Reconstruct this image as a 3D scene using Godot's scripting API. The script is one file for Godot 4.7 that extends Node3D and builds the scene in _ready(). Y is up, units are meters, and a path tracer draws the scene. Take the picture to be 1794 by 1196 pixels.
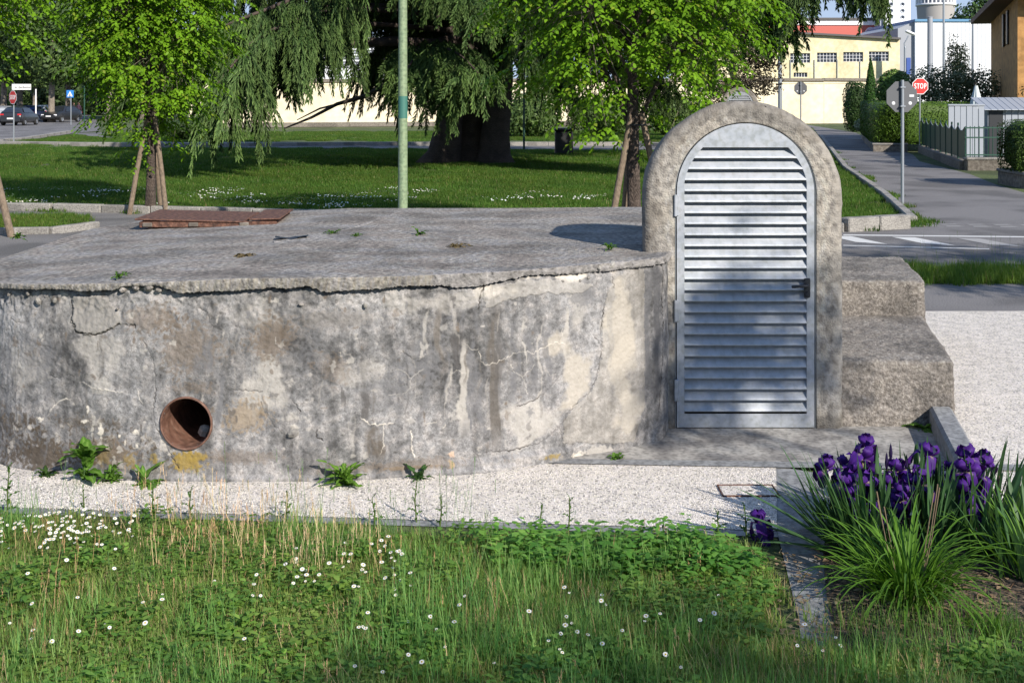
extends Node3D
# y is up, metres; the camera stands at the origin, looking along -z.

var rng := RandomNumberGenerator.new()
var M := {}
var taken := {}


# ------------------------------------------------------------------ shape builder
class Shape:
	var v := PackedVector3Array()
	var n := PackedVector3Array()
	var c := PackedColorArray()
	var t := PackedVector2Array()
	var i := PackedInt32Array()
	var col := Color(1, 1, 1)

	func vert(p: Vector3, nn: Vector3, uv := Vector2.ZERO) -> int:
		v.append(p)
		n.append(nn)
		c.append(col)
		t.append(uv)
		return v.size() - 1

	func tri(a: Vector3, b: Vector3, d: Vector3) -> void:
		var nn := (d - a).cross(b - a).normalized()
		var k := v.size()
		vert(a, nn)
		vert(b, nn)
		vert(d, nn)
		i.append_array([k, k + 1, k + 2])

	func quad(a: Vector3, b: Vector3, d: Vector3, e: Vector3, ua := Vector2.ZERO, ub := Vector2.ZERO, ud := Vector2.ZERO, ue := Vector2.ZERO) -> void:
		var nn := (d - a).cross(b - a)
		if nn.length_squared() < 1e-14:
			nn = (e - a).cross(d - a)
		nn = nn.normalized()
		var k := v.size()
		vert(a, nn, ua)
		vert(b, nn, ub)
		vert(d, nn, ud)
		vert(e, nn, ue)
		i.append_array([k, k + 1, k + 2, k, k + 2, k + 3])

	# a box with chamfered edges, placed by xf (centre at its origin)
	func box(xf: Transform3D, size: Vector3, bevel := 0.0) -> void:
		var h := size * 0.5
		var b := minf(bevel, minf(h.x, minf(h.y, h.z)) * 0.9)
		var faces := [[0, 1, 2], [1, 2, 0], [2, 0, 1]]
		for f in faces:
			for s in [-1.0, 1.0]:
				var q := []
				for k in [[-1.0, -1.0], [1.0, -1.0], [1.0, 1.0], [-1.0, 1.0]]:
					var p := Vector3.ZERO
					p[f[0]] = s * h[f[0]]
					p[f[1]] = k[0] * (h[f[1]] - b)
					p[f[2]] = k[1] * (h[f[2]] - b)
					q.append(xf * p)
				if s > 0:
					quad(q[3], q[2], q[1], q[0])
				else:
					quad(q[0], q[1], q[2], q[3])
		if b <= 0.0:
			return
		for f in faces:
			for s in [-1.0, 1.0]:
				for r in [-1.0, 1.0]:
					var e := []
					for w in [-1.0, 1.0]:
						var p1 := Vector3.ZERO
						p1[f[0]] = w * (h[f[0]] - b)
						p1[f[1]] = s * h[f[1]]
						p1[f[2]] = r * (h[f[2]] - b)
						var p2 := p1
						p2[f[1]] = s * (h[f[1]] - b)
						p2[f[2]] = r * h[f[2]]
						e.append([xf * p1, xf * p2])
					if s * r > 0:
						quad(e[0][0], e[1][0], e[1][1], e[0][1])
					else:
						quad(e[0][1], e[1][1], e[1][0], e[0][0])
		for sx in [-1.0, 1.0]:
			for sy in [-1.0, 1.0]:
				for sz in [-1.0, 1.0]:
					var a := xf * Vector3(sx * h.x, sy * (h.y - b), sz * (h.z - b))
					var d := xf * Vector3(sx * (h.x - b), sy * h.y, sz * (h.z - b))
					var e := xf * Vector3(sx * (h.x - b), sy * (h.y - b), sz * h.z)
					if sx * sy * sz > 0:
						tri(a, e, d)
					else:
						tri(a, d, e)

	func bx(lo: Vector3, hi: Vector3, bevel := 0.0) -> void:
		box(Transform3D(Basis(), (lo + hi) * 0.5), hi - lo, bevel)

	# bar of rectangular section between two points
	func bar(a: Vector3, b: Vector3, w: float, d: float, bevel := 0.0) -> void:
		var y := b - a
		var l := y.length()
		y /= l
		var x := Vector3(0, 0, 1).cross(y)
		if x.length() < 0.1:
			x = Vector3(1, 0, 0)
		x = x.normalized()
		box(Transform3D(Basis(x, y, x.cross(y)), (a + b) * 0.5), Vector3(w, l, d), bevel)

	func tube(path: Array, radii: Array, sides := 8, capped := true, wob := 0.0, wobseed := 0) -> void:
		var up := Vector3(0.13, 0.02, 1).normalized()
		var base := v.size()
		var np := path.size()
		var acc := 0.0
		for k in np:
			var dir: Vector3 = (path[mini(k + 1, np - 1)] - path[maxi(k - 1, 0)]).normalized()
			var x := up.cross(dir)
			if x.length() < 0.05:
				x = Vector3(1, 0, 0).cross(dir)
			x = x.normalized()
			var y := dir.cross(x)
			if k > 0:
				acc += (path[k] - path[k - 1]).length()
			for j in sides + 1:
				var a := TAU * (j % sides) / sides
				var o := x * cos(a) + y * sin(a)
				var r: float = radii[k]
				if wob > 0.0:
					r *= 1.0 + wob * (sin(a * 3.0 + k * 1.7 + wobseed) + 0.6 * sin(a * 5.0 - k * 2.3 + wobseed * 2.1))
				vert(path[k] + o * r, o, Vector2(float(j) / sides, acc))
		for k in np - 1:
			for j in sides:
				var a := base + k * (sides + 1) + j
				var b := a + sides + 1
				i.append_array([a, b, b + 1, a, b + 1, a + 1])
		if capped:
			for e in [0, np - 1]:
				var mid: Vector3 = path[e]
				var nn: Vector3 = (path[np - 1] - path[np - 2]).normalized() if e else (path[0] - path[1]).normalized()
				var m := vert(mid, nn)
				var first := v.size()
				for j in sides + 1:
					vert(v[base + e * (sides + 1) + j], nn)
				for j in sides:
					if e:
						i.append_array([m, first + j + 1, first + j])
					else:
						i.append_array([m, first + j, first + j + 1])

	# smooth grid of w x h points; uvs optional
	func grid(p: PackedVector3Array, w: int, h: int, uvs := PackedVector2Array(), cols := PackedColorArray(), skip := {}) -> void:
		var base := v.size()
		var nn := PackedVector3Array()
		nn.resize(w * h)
		for y in h - 1:
			for x in w - 1:
				var a := y * w + x
				var f := (p[a + w + 1] - p[a]).cross(p[a + 1] - p[a + w])
				f = -f
				nn[a] += f
				nn[a + 1] += f
				nn[a + w] += f
				nn[a + w + 1] += f
		for k in w * h:
			v.append(p[k])
			n.append(nn[k].normalized())
			c.append(cols[k] if cols.size() else col)
			t.append(uvs[k] if uvs.size() else Vector2.ZERO)
		for y in h - 1:
			for x in w - 1:
				var a := y * w + x
				if skip.has(a):
					continue
				i.append_array([base + a, base + a + w, base + a + w + 1, base + a, base + a + w + 1, base + a + 1])

	# turned shape about y: prof = [Vector2(radius, y)...] from bottom to top
	func lathe(prof: Array, sides := 16, at := Transform3D()) -> void:
		var p := PackedVector3Array()
		for q in prof:
			for j in sides + 1:
				var a := -TAU * j / sides
				p.append(at * Vector3(q.x * cos(a), q.y, q.x * sin(a)))
		grid(p, sides + 1, prof.size())

	# flat outline (seen from +z, any winding) pushed back by depth, placed by xf
	func prism(outline: PackedVector2Array, depth: float, xf := Transform3D()) -> void:
		var o := outline
		if Geometry2D.is_polygon_clockwise(o):
			o = o.duplicate()
			o.reverse()
		var ids := Geometry2D.triangulate_polygon(o)
		for k in range(0, ids.size(), 3):
			var a := o[ids[k]]
			var b := o[ids[k + 1]]
			var d := o[ids[k + 2]]
			if (b - a).cross(d - a) > 0:
				var s := b
				b = d
				d = s
			tri(xf * Vector3(a.x, a.y, 0), xf * Vector3(b.x, b.y, 0), xf * Vector3(d.x, d.y, 0))
			tri(xf * Vector3(a.x, a.y, -depth), xf * Vector3(d.x, d.y, -depth), xf * Vector3(b.x, b.y, -depth))
		for k in o.size():
			var a := o[k]
			var b := o[(k + 1) % o.size()]
			quad(xf * Vector3(a.x, a.y, 0), xf * Vector3(b.x, b.y, 0), xf * Vector3(b.x, b.y, -depth), xf * Vector3(a.x, a.y, -depth))

	# level sheet from an outline of Vector2(x, z)
	func sheet(outline: Array, y: float) -> void:
		var o := PackedVector2Array(outline)
		var ids := Geometry2D.triangulate_polygon(o)
		for k in range(0, ids.size(), 3):
			var a := o[ids[k]]
			var b := o[ids[k + 1]]
			var d := o[ids[k + 2]]
			if (b - a).cross(d - a) < 0:
				var s := b
				b = d
				d = s
			tri(Vector3(a.x, y, a.y), Vector3(b.x, y, b.y), Vector3(d.x, y, d.y))

	# curved blade: root, direction, length, width, bend (towards dir's horizontal part and down), 2*seg triangles
	func blade(root: Vector3, yaw: float, lean: float, length: float, width: float, bend: float, seg := 3, fold := 0.0, tip := 0.0) -> void:
		var out := Vector3(cos(yaw), 0, sin(yaw))
		var side := Vector3(-sin(yaw), 0, cos(yaw))
		var p := root
		var a := lean
		var base := v.size()
		for k in seg + 1:
			var f := float(k) / seg
			var w := width * 0.5 * (1.0 - (1.0 - tip) * pow(f, 1.6))
			var d := out * sin(a) + Vector3(0, cos(a), 0)
			var nn := (out * cos(a) - Vector3(0, sin(a), 0))
			vert(p - side * w, (nn - side * fold).normalized())
			vert(p + side * w, (nn + side * fold).normalized())
			p += d * length / seg
			a += bend / seg
		for k in seg:
			var q := base + k * 2
			i.append_array([q, q + 1, q + 3, q, q + 3, q + 2])

	# pointed leaf: xf maps +y along the leaf, +z its upper face
	func leaf(xf: Transform3D, length: float, width: float, curl := 0.25, fold := 0.2) -> void:
		var base := v.size()
		var rows := [[0.0, 0.06], [0.35, 0.5], [0.7, 0.36], [1.0, 0.0]]
		for r in rows:
			var y: float = r[0] * length
			var z: float = -curl * length * r[0] * r[0]
			var w: float = r[1] * width
			var nn := (xf.basis * Vector3(0, curl * r[0] * 1.5, 1)).normalized()
			vert(xf * Vector3(-w, y, z + fold * w), nn)
			vert(xf * Vector3(0, y, z), nn)
			vert(xf * Vector3(w, y, z + fold * w), nn)
		for k in 3:
			var q := base + k * 3
			i.append_array([q, q + 3, q + 4, q, q + 4, q + 1, q + 1, q + 4, q + 5, q + 1, q + 5, q + 2])

	func mesh() -> ArrayMesh:
		var a := []
		a.resize(Mesh.ARRAY_MAX)
		a[Mesh.ARRAY_VERTEX] = v
		a[Mesh.ARRAY_NORMAL] = n
		a[Mesh.ARRAY_COLOR] = c
		a[Mesh.ARRAY_TEX_UV] = t
		a[Mesh.ARRAY_INDEX] = i
		var m := ArrayMesh.new()
		m.add_surface_from_arrays(Mesh.PRIMITIVE_TRIANGLES, a)
		return m


# ------------------------------------------------------------------ objects
func numbered(called: String) -> String:
	taken[called] = taken.get(called, -1) + 1
	return called if taken[called] == 0 else "%s_%03d" % [called, taken[called]]


func obj(called: String, what, m: Material, parent: Node = null, kind := "") -> MeshInstance3D:
	var o := MeshInstance3D.new()
	o.mesh = what.mesh() if what is Shape else what
	o.material_override = m
	if parent == null:
		o.name = numbered(called)
		add_child(o)
	else:
		o.name = called
		parent.add_child(o, true)
	if kind:
		o.set_meta("kind", kind)
	return o


func tag(o: Node, label: String, category := "", group := "") -> Node:
	o.set_meta("label", label)
	if category:
		o.set_meta("category", category)
	if group:
		o.set_meta("group", group)
	return o


func thing(called: String, label: String, category: String, at := Vector3.ZERO, turn := 0.0, group := "") -> Node3D:
	var o := Node3D.new()
	o.name = numbered(called)
	add_child(o)
	o.position = at
	o.rotation.y = turn
	tag(o, label, category, group)
	return o


func copy_of(o: Node3D, label: String, at: Vector3, turn := 0.0, size := 1.0) -> Node3D:
	var r: Node3D = o.duplicate()
	r.name = numbered(String(o.name).rstrip("0123456789").trim_suffix("_"))
	add_child(r)
	r.position = at
	r.rotation.y = turn
	r.scale = Vector3.ONE * size
	r.set_meta("label", label)
	return r


func scatter(called: String, m: Mesh, mt: Material, xfs: Array, parent: Node, cols := []) -> MultiMeshInstance3D:
	var mm := MultiMesh.new()
	mm.transform_format = MultiMesh.TRANSFORM_3D
	mm.use_colors = cols.size() > 0
	mm.mesh = m
	mm.instance_count = xfs.size()
	for k in xfs.size():
		mm.set_instance_transform(k, xfs[k])
		if cols.size():
			mm.set_instance_color(k, cols[k])
	var o := MultiMeshInstance3D.new()
	o.multimesh = mm
	o.material_override = mt
	o.name = called if parent else numbered(called)
	if parent:
		parent.add_child(o, true)
	else:
		add_child(o)
	o.set_meta("kind", "stuff")
	return o


# ------------------------------------------------------------------ materials
func lin(r: float, g: float, b: float) -> Color:
	return Color(r, g, b).linear_to_srgb()


func noise(s: int, freq: float, oct := 4, type := FastNoiseLite.TYPE_SIMPLEX_SMOOTH) -> FastNoiseLite:
	var f := FastNoiseLite.new()
	f.seed = s
	f.frequency = freq
	f.noise_type = type
	f.fractal_octaves = oct
	f.fractal_type = FastNoiseLite.FRACTAL_FBM if oct > 1 else FastNoiseLite.FRACTAL_NONE
	return f


func ntex(s: int, freq: float, oct: int, ramp: Array, size := 512, type := FastNoiseLite.TYPE_SIMPLEX_SMOOTH) -> NoiseTexture2D:
	var x := NoiseTexture2D.new()
	x.width = size
	x.height = size
	x.seamless = true
	x.seamless_blend_skirt = 0.15
	x.noise = noise(s, freq, oct, type)
	if type == FastNoiseLite.TYPE_CELLULAR:
		x.noise.cellular_return_type = FastNoiseLite.RETURN_CELL_VALUE if oct == 0 else FastNoiseLite.RETURN_DISTANCE
		x.noise.fractal_type = FastNoiseLite.FRACTAL_NONE
	if ramp.size():
		var g := Gradient.new()
		var offs := PackedFloat32Array()
		var cols := PackedColorArray()
		for r in ramp:
			offs.append(r[0])
			cols.append(r[1])
		g.offsets = offs
		g.colors = cols
		x.color_ramp = g
	return x


func plain(called: String, color: Color, rough := 0.8, metal := 0.0) -> StandardMaterial3D:
	var m := StandardMaterial3D.new()
	m.resource_name = called
	m.albedo_color = color
	m.roughness = rough
	m.metallic = metal
	M[called] = m
	return m


func rocky(called: String, base: Texture2D, tile: float, over: Texture2D, over_tile: float, bump: Texture2D, bump_cm: float, rough := 0.9, vertex := false) -> StandardMaterial3D:
	var m := plain(called, Color.WHITE, rough)
	m.albedo_texture = base
	m.uv1_triplanar = true
	m.uv1_world_triplanar = true
	m.uv1_scale = Vector3.ONE / tile
	if over:
		m.detail_enabled = true
		m.detail_albedo = over
		m.detail_blend_mode = BaseMaterial3D.BLEND_MODE_MUL
		m.detail_uv_layer = BaseMaterial3D.DETAIL_UV_2
		m.uv2_triplanar = true
		m.uv2_world_triplanar = true
		m.uv2_scale = Vector3.ONE / over_tile
	if bump:
		m.heightmap_enabled = true
		m.heightmap_texture = bump
		m.heightmap_scale = bump_cm
	m.vertex_color_use_as_albedo = vertex
	return m


func leafy(called: String, color: Color, through := 0.5, rough := 0.6) -> StandardMaterial3D:
	var m := plain(called, color, rough)
	m.vertex_color_use_as_albedo = true
	m.cull_mode = BaseMaterial3D.CULL_DISABLED
	m.backlight_enabled = true
	m.backlight = Color(1.0, 1.0, 0.75).linear_to_srgb() * 1.0
	m.backlight = Color(through, through, through * 0.55).linear_to_srgb()
	m.metallic_specular = 0.35
	return m


func grey(x: float) -> Color:
	return Color(x, x, x).linear_to_srgb()


# closely packed small stones, repeating without a seam: [colour, relief]
func pebbles(size: int, cells: int, sd: int) -> Array:
	var g := RandomNumberGenerator.new()
	g.seed = sd
	var at := PackedVector2Array()
	var tone := PackedVector3Array()
	for k in cells * cells:
		at.append(Vector2(g.randf(), g.randf()))
		var v := 0.76 + 0.18 * g.randf()
		if g.randf() < 0.16:
			v = g.randf_range(0.3, 0.55)
		tone.append(Vector3(v * 1.03, v * 0.96, v * g.randf_range(0.82, 0.94)))
	var rgb := PackedByteArray()
	var hgt := PackedByteArray()
	rgb.resize(size * size * 3)
	hgt.resize(size * size)
	var f := float(cells) / size
	for y in size:
		for x in size:
			var px := x * f
			var py := y * f
			var cx := int(px)
			var cy := int(py)
			var d1 := 9.0
			var d2 := 9.0
			var best := 0
			for oy in range(-1, 2):
				for ox in range(-1, 2):
					var k := posmod(cy + oy, cells) * cells + posmod(cx + ox, cells)
					var dx := cx + ox + at[k].x - px
					var dy := cy + oy + at[k].y - py
					var d := dx * dx + dy * dy
					if d < d1:
						d2 = d1
						d1 = d
						best = k
					elif d < d2:
						d2 = d
			var edge := clampf((sqrt(d2) - sqrt(d1)) * 3.2, 0.0, 1.0)
			var m := 0.66 + 0.34 * edge
			var o := (y * size + x) * 3
			rgb[o] = int(255.0 * pow(tone[best].x * m, 0.4545))
			rgb[o + 1] = int(255.0 * pow(tone[best].y * m, 0.4545))
			rgb[o + 2] = int(255.0 * pow(tone[best].z * m, 0.4545))
			hgt[y * size + x] = int(255.0 * sqrt(edge))
	return [ImageTexture.create_from_image(Image.create_from_data(size, size, false, Image.FORMAT_RGB8, rgb)), ImageTexture.create_from_image(Image.create_from_data(size, size, false, Image.FORMAT_L8, hgt))]


func materials() -> void:
	var speck := ntex(3, 0.02, 5, [[0.25, grey(0.62)], [0.5, grey(0.9)], [0.75, grey(1.0)]])
	var blot := ntex(4, 0.006, 5, [[0.3, grey(0.6)], [0.5, grey(0.88)], [0.7, grey(1.0)]])
	var fine := ntex(5, 0.08, 3, [])
	var rough := ntex(6, 0.03, 5, [])
	var grit := ntex(7, 0.11, 4, [])
	rocky("concrete", ntex(11, 0.03, 5, [[0.2, lin(0.22, 0.208, 0.195)], [0.45, lin(0.34, 0.323, 0.3)], [0.75, lin(0.42, 0.4, 0.37)]]), 0.9, blot, 3.1, grit, 0.5, 0.95, true)
	rocky("slab_concrete", ntex(12, 0.05, 5, [[0.15, lin(0.1, 0.095, 0.092)], [0.4, lin(0.215, 0.205, 0.2)], [0.62, lin(0.265, 0.252, 0.245)], [0.85, lin(0.4, 0.38, 0.36)]]), 1.1, blot, 2.3, grit, 0.6, 0.95, true)
	rocky("step_concrete", ntex(13, 0.06, 5, [[0.2, lin(0.145, 0.133, 0.12)], [0.5, lin(0.26, 0.24, 0.22)], [0.68, lin(0.31, 0.29, 0.268)], [0.9, lin(0.47, 0.45, 0.43)]]), 0.8, blot, 1.9, grit, 0.5, 0.95, true)
	rocky("apron_concrete", ntex(14, 0.012, 5, [[0.25, lin(0.2, 0.19, 0.18)], [0.5, lin(0.3, 0.285, 0.265)], [0.7, lin(0.36, 0.345, 0.32)]]), 1.7, speck, 0.5, fine, 0.25, 0.85)
	rocky("border_concrete", ntex(15, 0.02, 4, [[0.3, lin(0.2, 0.205, 0.21)], [0.7, lin(0.27, 0.275, 0.28)]]), 1.3, speck, 0.45, fine, 0.2, 0.8)
	rocky("asphalt", ntex(16, 0.16, 3, [[0.25, lin(0.1, 0.098, 0.1)], [0.5, lin(0.16, 0.152, 0.152)], [0.8, lin(0.24, 0.23, 0.225)]]), 1.4, blot, 7.0, fine, 0.5, 0.9)
	rocky("kerb_stone", ntex(17, 0.05, 4, [[0.2, lin(0.18, 0.17, 0.16)], [0.6, lin(0.33, 0.315, 0.29)]]), 0.9, blot, 2.0, rough, 0.8, 0.9)
	rocky("soil", ntex(18, 0.06, 5, [[0.25, lin(0.03, 0.022, 0.016)], [0.55, lin(0.075, 0.055, 0.038)], [0.8, lin(0.16, 0.115, 0.08)]]), 0.8, blot, 2.6, rough, 3.0, 1.0)
	rocky("turf", ntex(19, 0.05, 5, [[0.25, lin(0.045, 0.065, 0.018)], [0.5, lin(0.075, 0.11, 0.028)], [0.8, lin(0.13, 0.15, 0.05)]]), 1.2, blot, 9.0, rough, 3.0, 1.0)
	var peb := pebbles(1024, 84, 20)
	rocky("gravel", peb[0], 0.8, ntex(21, 0.02, 4, [[0.25, grey(0.84)], [0.6, grey(1.0)]]), 1.7, peb[1], 0.7, 0.85)
	rocky("bark", ntex(22, 0.05, 5, [[0.2, lin(0.035, 0.025, 0.02)], [0.5, lin(0.1, 0.075, 0.06)], [0.8, lin(0.2, 0.16, 0.135)]]), 0.45, blot, 1.5, ntex(23, 0.04, 4, []), 3.0, 0.95)
	M.bark.uv1_scale = Vector3(3.4, 0.8, 3.4)
	rocky("pale_bark", ntex(24, 0.03, 5, [[0.2, lin(0.1, 0.085, 0.065)], [0.5, lin(0.24, 0.2, 0.16)], [0.8, lin(0.36, 0.32, 0.26)]]), 0.9, blot, 1.5, rough, 1.5, 0.95)
	rocky("timber", ntex(25, 0.03, 4, [[0.2, lin(0.13, 0.095, 0.065)], [0.7, lin(0.29, 0.225, 0.165)]]), 0.5, speck, 0.9, rough, 0.6, 0.9)
	M.timber.uv1_scale = Vector3(12, 0.7, 12)
	rocky("rust", ntex(26, 0.03, 5, [[0.2, lin(0.06, 0.028, 0.018)], [0.5, lin(0.125, 0.055, 0.035)], [0.8, lin(0.2, 0.1, 0.065)]]), 0.7, speck, 0.4, fine, 0.3, 0.75)
	rocky("clay", ntex(27, 0.03, 4, [[0.2, lin(0.1, 0.048, 0.032)], [0.6, lin(0.17, 0.085, 0.058)], [0.9, lin(0.25, 0.15, 0.11)]]), 0.9, speck, 0.5, null, 0.0, 0.65)
	rocky("cream_render", ntex(28, 0.02, 4, [[0.2, lin(0.7, 0.62, 0.44)], [0.7, lin(0.8, 0.72, 0.53)]]), 6.0, ntex(29, 0.01, 5, [[0.3, grey(0.82)], [0.6, grey(1.0)]]), 23.0, fine, 0.4, 0.9)
	rocky("yellow_render", ntex(30, 0.02, 4, [[0.2, lin(0.7, 0.61, 0.38)], [0.7, lin(0.8, 0.72, 0.48)]]), 6.0, ntex(31, 0.01, 5, [[0.3, grey(0.8)], [0.6, grey(1.0)]]), 19.0, fine, 0.4, 0.9)
	rocky("orange_render", ntex(32, 0.02, 4, [[0.2, lin(0.46, 0.24, 0.08)], [0.7, lin(0.56, 0.31, 0.11)]]), 3.0, speck, 5.0, fine, 0.4, 0.9)
	rocky("coping", ntex(33, 0.03, 4, [[0.2, lin(0.14, 0.12, 0.1)], [0.7, lin(0.25, 0.225, 0.19)]]), 2.0, blot, 9.0, rough, 1.0, 0.95)
	rocky("galvanised", ntex(34, 0.025, 5, [[0.2, lin(0.36, 0.39, 0.43)], [0.5, lin(0.4, 0.43, 0.47)], [0.8, lin(0.44, 0.46, 0.5)]]), 1.6, ntex(35, 0.012, 5, [[0.2, Color(0.9, 0.9, 0.88)], [0.5, Color(0.97, 0.97, 0.97)], [0.8, Color.WHITE]]), 0.31, null, 0.0, 0.42)
	M.galvanised.metallic = 0.35
	M.galvanised.roughness_texture = ntex(36, 0.03, 4, [[0.2, grey(0.75)], [0.8, grey(1.0)]])
	M.galvanised.roughness = 0.55
	rocky("post_green", ntex(37, 0.02, 4, [[0.3, lin(0.2, 0.28, 0.165)], [0.7, lin(0.26, 0.34, 0.2)]]), 0.8, speck, 0.6, null, 0.0, 0.55)
	plain("dark_metal", lin(0.03, 0.033, 0.038), 0.45, 0.3)
	plain("grey_metal", lin(0.36, 0.39, 0.42), 0.4, 0.6)
	plain("sign_back", lin(0.1, 0.105, 0.115), 0.5, 0.1)
	plain("sticker", lin(0.6, 0.62, 0.64), 0.5)
	plain("sign_red", lin(0.55, 0.03, 0.025), 0.4)
	plain("sign_white", lin(0.78, 0.78, 0.78), 0.4)
	plain("sign_blue", lin(0.03, 0.2, 0.55), 0.4)
	plain("ink", lin(0.06, 0.06, 0.07), 0.6)
	plain("dark_room", lin(0.02, 0.02, 0.02), 0.9)
	plain("glass", lin(0.035, 0.04, 0.055), 0.06)
	plain("white_metal", lin(0.72, 0.74, 0.77), 0.5)
	plain("white_tower", lin(0.78, 0.78, 0.79), 0.7)
	plain("grey_metal_wall", lin(0.3, 0.32, 0.36), 0.6)
	plain("blue_trim", lin(0.1, 0.25, 0.42), 0.5)
	plain("blue_door", lin(0.03, 0.08, 0.32), 0.5)
	plain("red_cladding", lin(0.5, 0.12, 0.095), 0.7)
	plain("roof_dark", lin(0.1, 0.095, 0.095), 0.8)
	plain("tower_grey", lin(0.36, 0.345, 0.335), 0.8)
	plain("road_paint", lin(0.55, 0.55, 0.54), 0.8)
	plain("worn_paint", lin(0.3, 0.295, 0.29), 0.85)
	plain("fence_green", lin(0.012, 0.06, 0.04), 0.5)
	plain("shed_metal", lin(0.3, 0.33, 0.38), 0.5, 0.2)
	plain("parasol_cloth", lin(0.55, 0.62, 0.64), 0.85)
	plain("stone_dark", lin(0.09, 0.09, 0.09), 0.9)
	plain("bin_black", lin(0.015, 0.016, 0.017), 0.5)
	plain("tyre", lin(0.018, 0.018, 0.018), 0.85)
	plain("rim", lin(0.35, 0.36, 0.38), 0.35, 0.7)
	plain("car_glass", lin(0.02, 0.024, 0.03), 0.05)
	plain("tail_red", lin(0.5, 0.02, 0.02), 0.3)
	plain("lamp_clear", lin(0.75, 0.76, 0.78), 0.2)
	plain("plate_white", lin(0.72, 0.72, 0.7), 0.5)
	plain("fabric", Color.WHITE, 0.9).vertex_color_use_as_albedo = true
	leafy("grass", Color.WHITE, 1.0)
	leafy("leaf", Color.WHITE, 0.75, 0.5)
	leafy("needle", Color.WHITE, 0.25, 0.7)
	leafy("hedge", Color.WHITE, 0.35, 0.55)
	leafy("petal", Color.WHITE, 0.4, 0.6)
	leafy("straw", Color.WHITE, 0.35, 0.8)


func _ready() -> void:
	rng.seed = 20240517
	# ---- camera: level, with the lens shifted down
	var cam := Camera3D.new()
	cam.name = "camera"
	cam.projection = Camera3D.PROJECTION_FRUSTUM
	cam.near = 0.1
	cam.far = 2000.0
	cam.size = 0.1 * 1196.0 / 2100.0
	cam.frustum_offset = Vector2(0, -0.1 * 423.0 / 2100.0)
	cam.position = Vector3(0, 2.0, 0)
	add_child(cam)
	cam.current = true
	# ---- sky
	var sky := ProceduralSkyMaterial.new()
	sky.sky_top_color = lin(0.16, 0.27, 0.5)
	sky.sky_horizon_color = lin(0.46, 0.57, 0.74)
	sky.sky_curve = 0.18
	sky.ground_horizon_color = lin(0.3, 0.32, 0.32)
	sky.ground_bottom_color = lin(0.12, 0.12, 0.1)
	sky.sun_angle_max = 3.0
	var env := Environment.new()
	env.background_mode = Environment.BG_SKY
	env.sky = Sky.new()
	env.sky.sky_material = sky
	env.tonemap_mode = Environment.TONE_MAPPER_LINEAR
	env.tonemap_exposure = 1.5
	env.background_energy_multiplier = 0.85
	env.sdfgi_enabled = true
	env.ssao_enabled = true
	env.ssil_enabled = true
	var around := WorldEnvironment.new()
	around.name = "environment"
	around.environment = env
	add_child(around)
	# ---- sun: from behind the camera's right shoulder, about 30 degrees up
	var sun := DirectionalLight3D.new()
	sun.name = "sun"
	sun.light_energy = 1.5
	sun.light_color = Color(1.0, 0.965, 0.915)
	sun.light_angular_distance = 0.5
	sun.shadow_enabled = true
	add_child(sun)
	sun.look_at_from_position(Vector3(0.5, 0.52, 0.7), Vector3.ZERO)

	materials()
	grounds()
	print("grounds ", Time.get_ticks_msec())
	bunker()
	print("bunker ", Time.get_ticks_msec())
	backdrop()
	print("backdrop ", Time.get_ticks_msec())
	street_things()
	print("street ", Time.get_ticks_msec())
	trees()
	print("trees ", Time.get_ticks_msec())
	grasses()
	print("grasses ", Time.get_ticks_msec())
	flowers()
	print("flowers ", Time.get_ticks_msec())


# ------------------------------------------------------------------ the ground and what is laid on it
func flat(called: String, outline: Array, y: float, m: Material) -> MeshInstance3D:
	var s := Shape.new()
	s.sheet(outline, y)
	return obj(called, s, m, null, "structure")


# a kerb of separate stones along a line of Vector2(x, z)
func kerb(called: String, line: Array, w: float, h: float, stone: float, m: Material) -> Node3D:
	var root := Node3D.new()
	root.name = numbered(called)
	add_child(root)
	root.set_meta("kind", "structure")
	for k in line.size() - 1:
		var a: Vector2 = line[k]
		var b: Vector2 = line[k + 1]
		var count := maxi(1, roundi(a.distance_to(b) / stone))
		var dir := (b - a).normalized()
		var s := Shape.new()
		var l := a.distance_to(b) / count
		s.box(Transform3D(), Vector3(l - 0.012, h + 0.1, w), 0.018)
		var mesh := s.mesh()
		for j in count:
			var p := a.lerp(b, (j + 0.5) / count)
			var o := obj("kerb_stone", mesh, m, root)
			o.position = Vector3(p.x, h * 0.5 - 0.05 + rng.randf_range(-0.006, 0.006), p.y)
			o.rotation.y = -dir.angle() + rng.randf_range(-0.006, 0.006)
	return root


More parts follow.
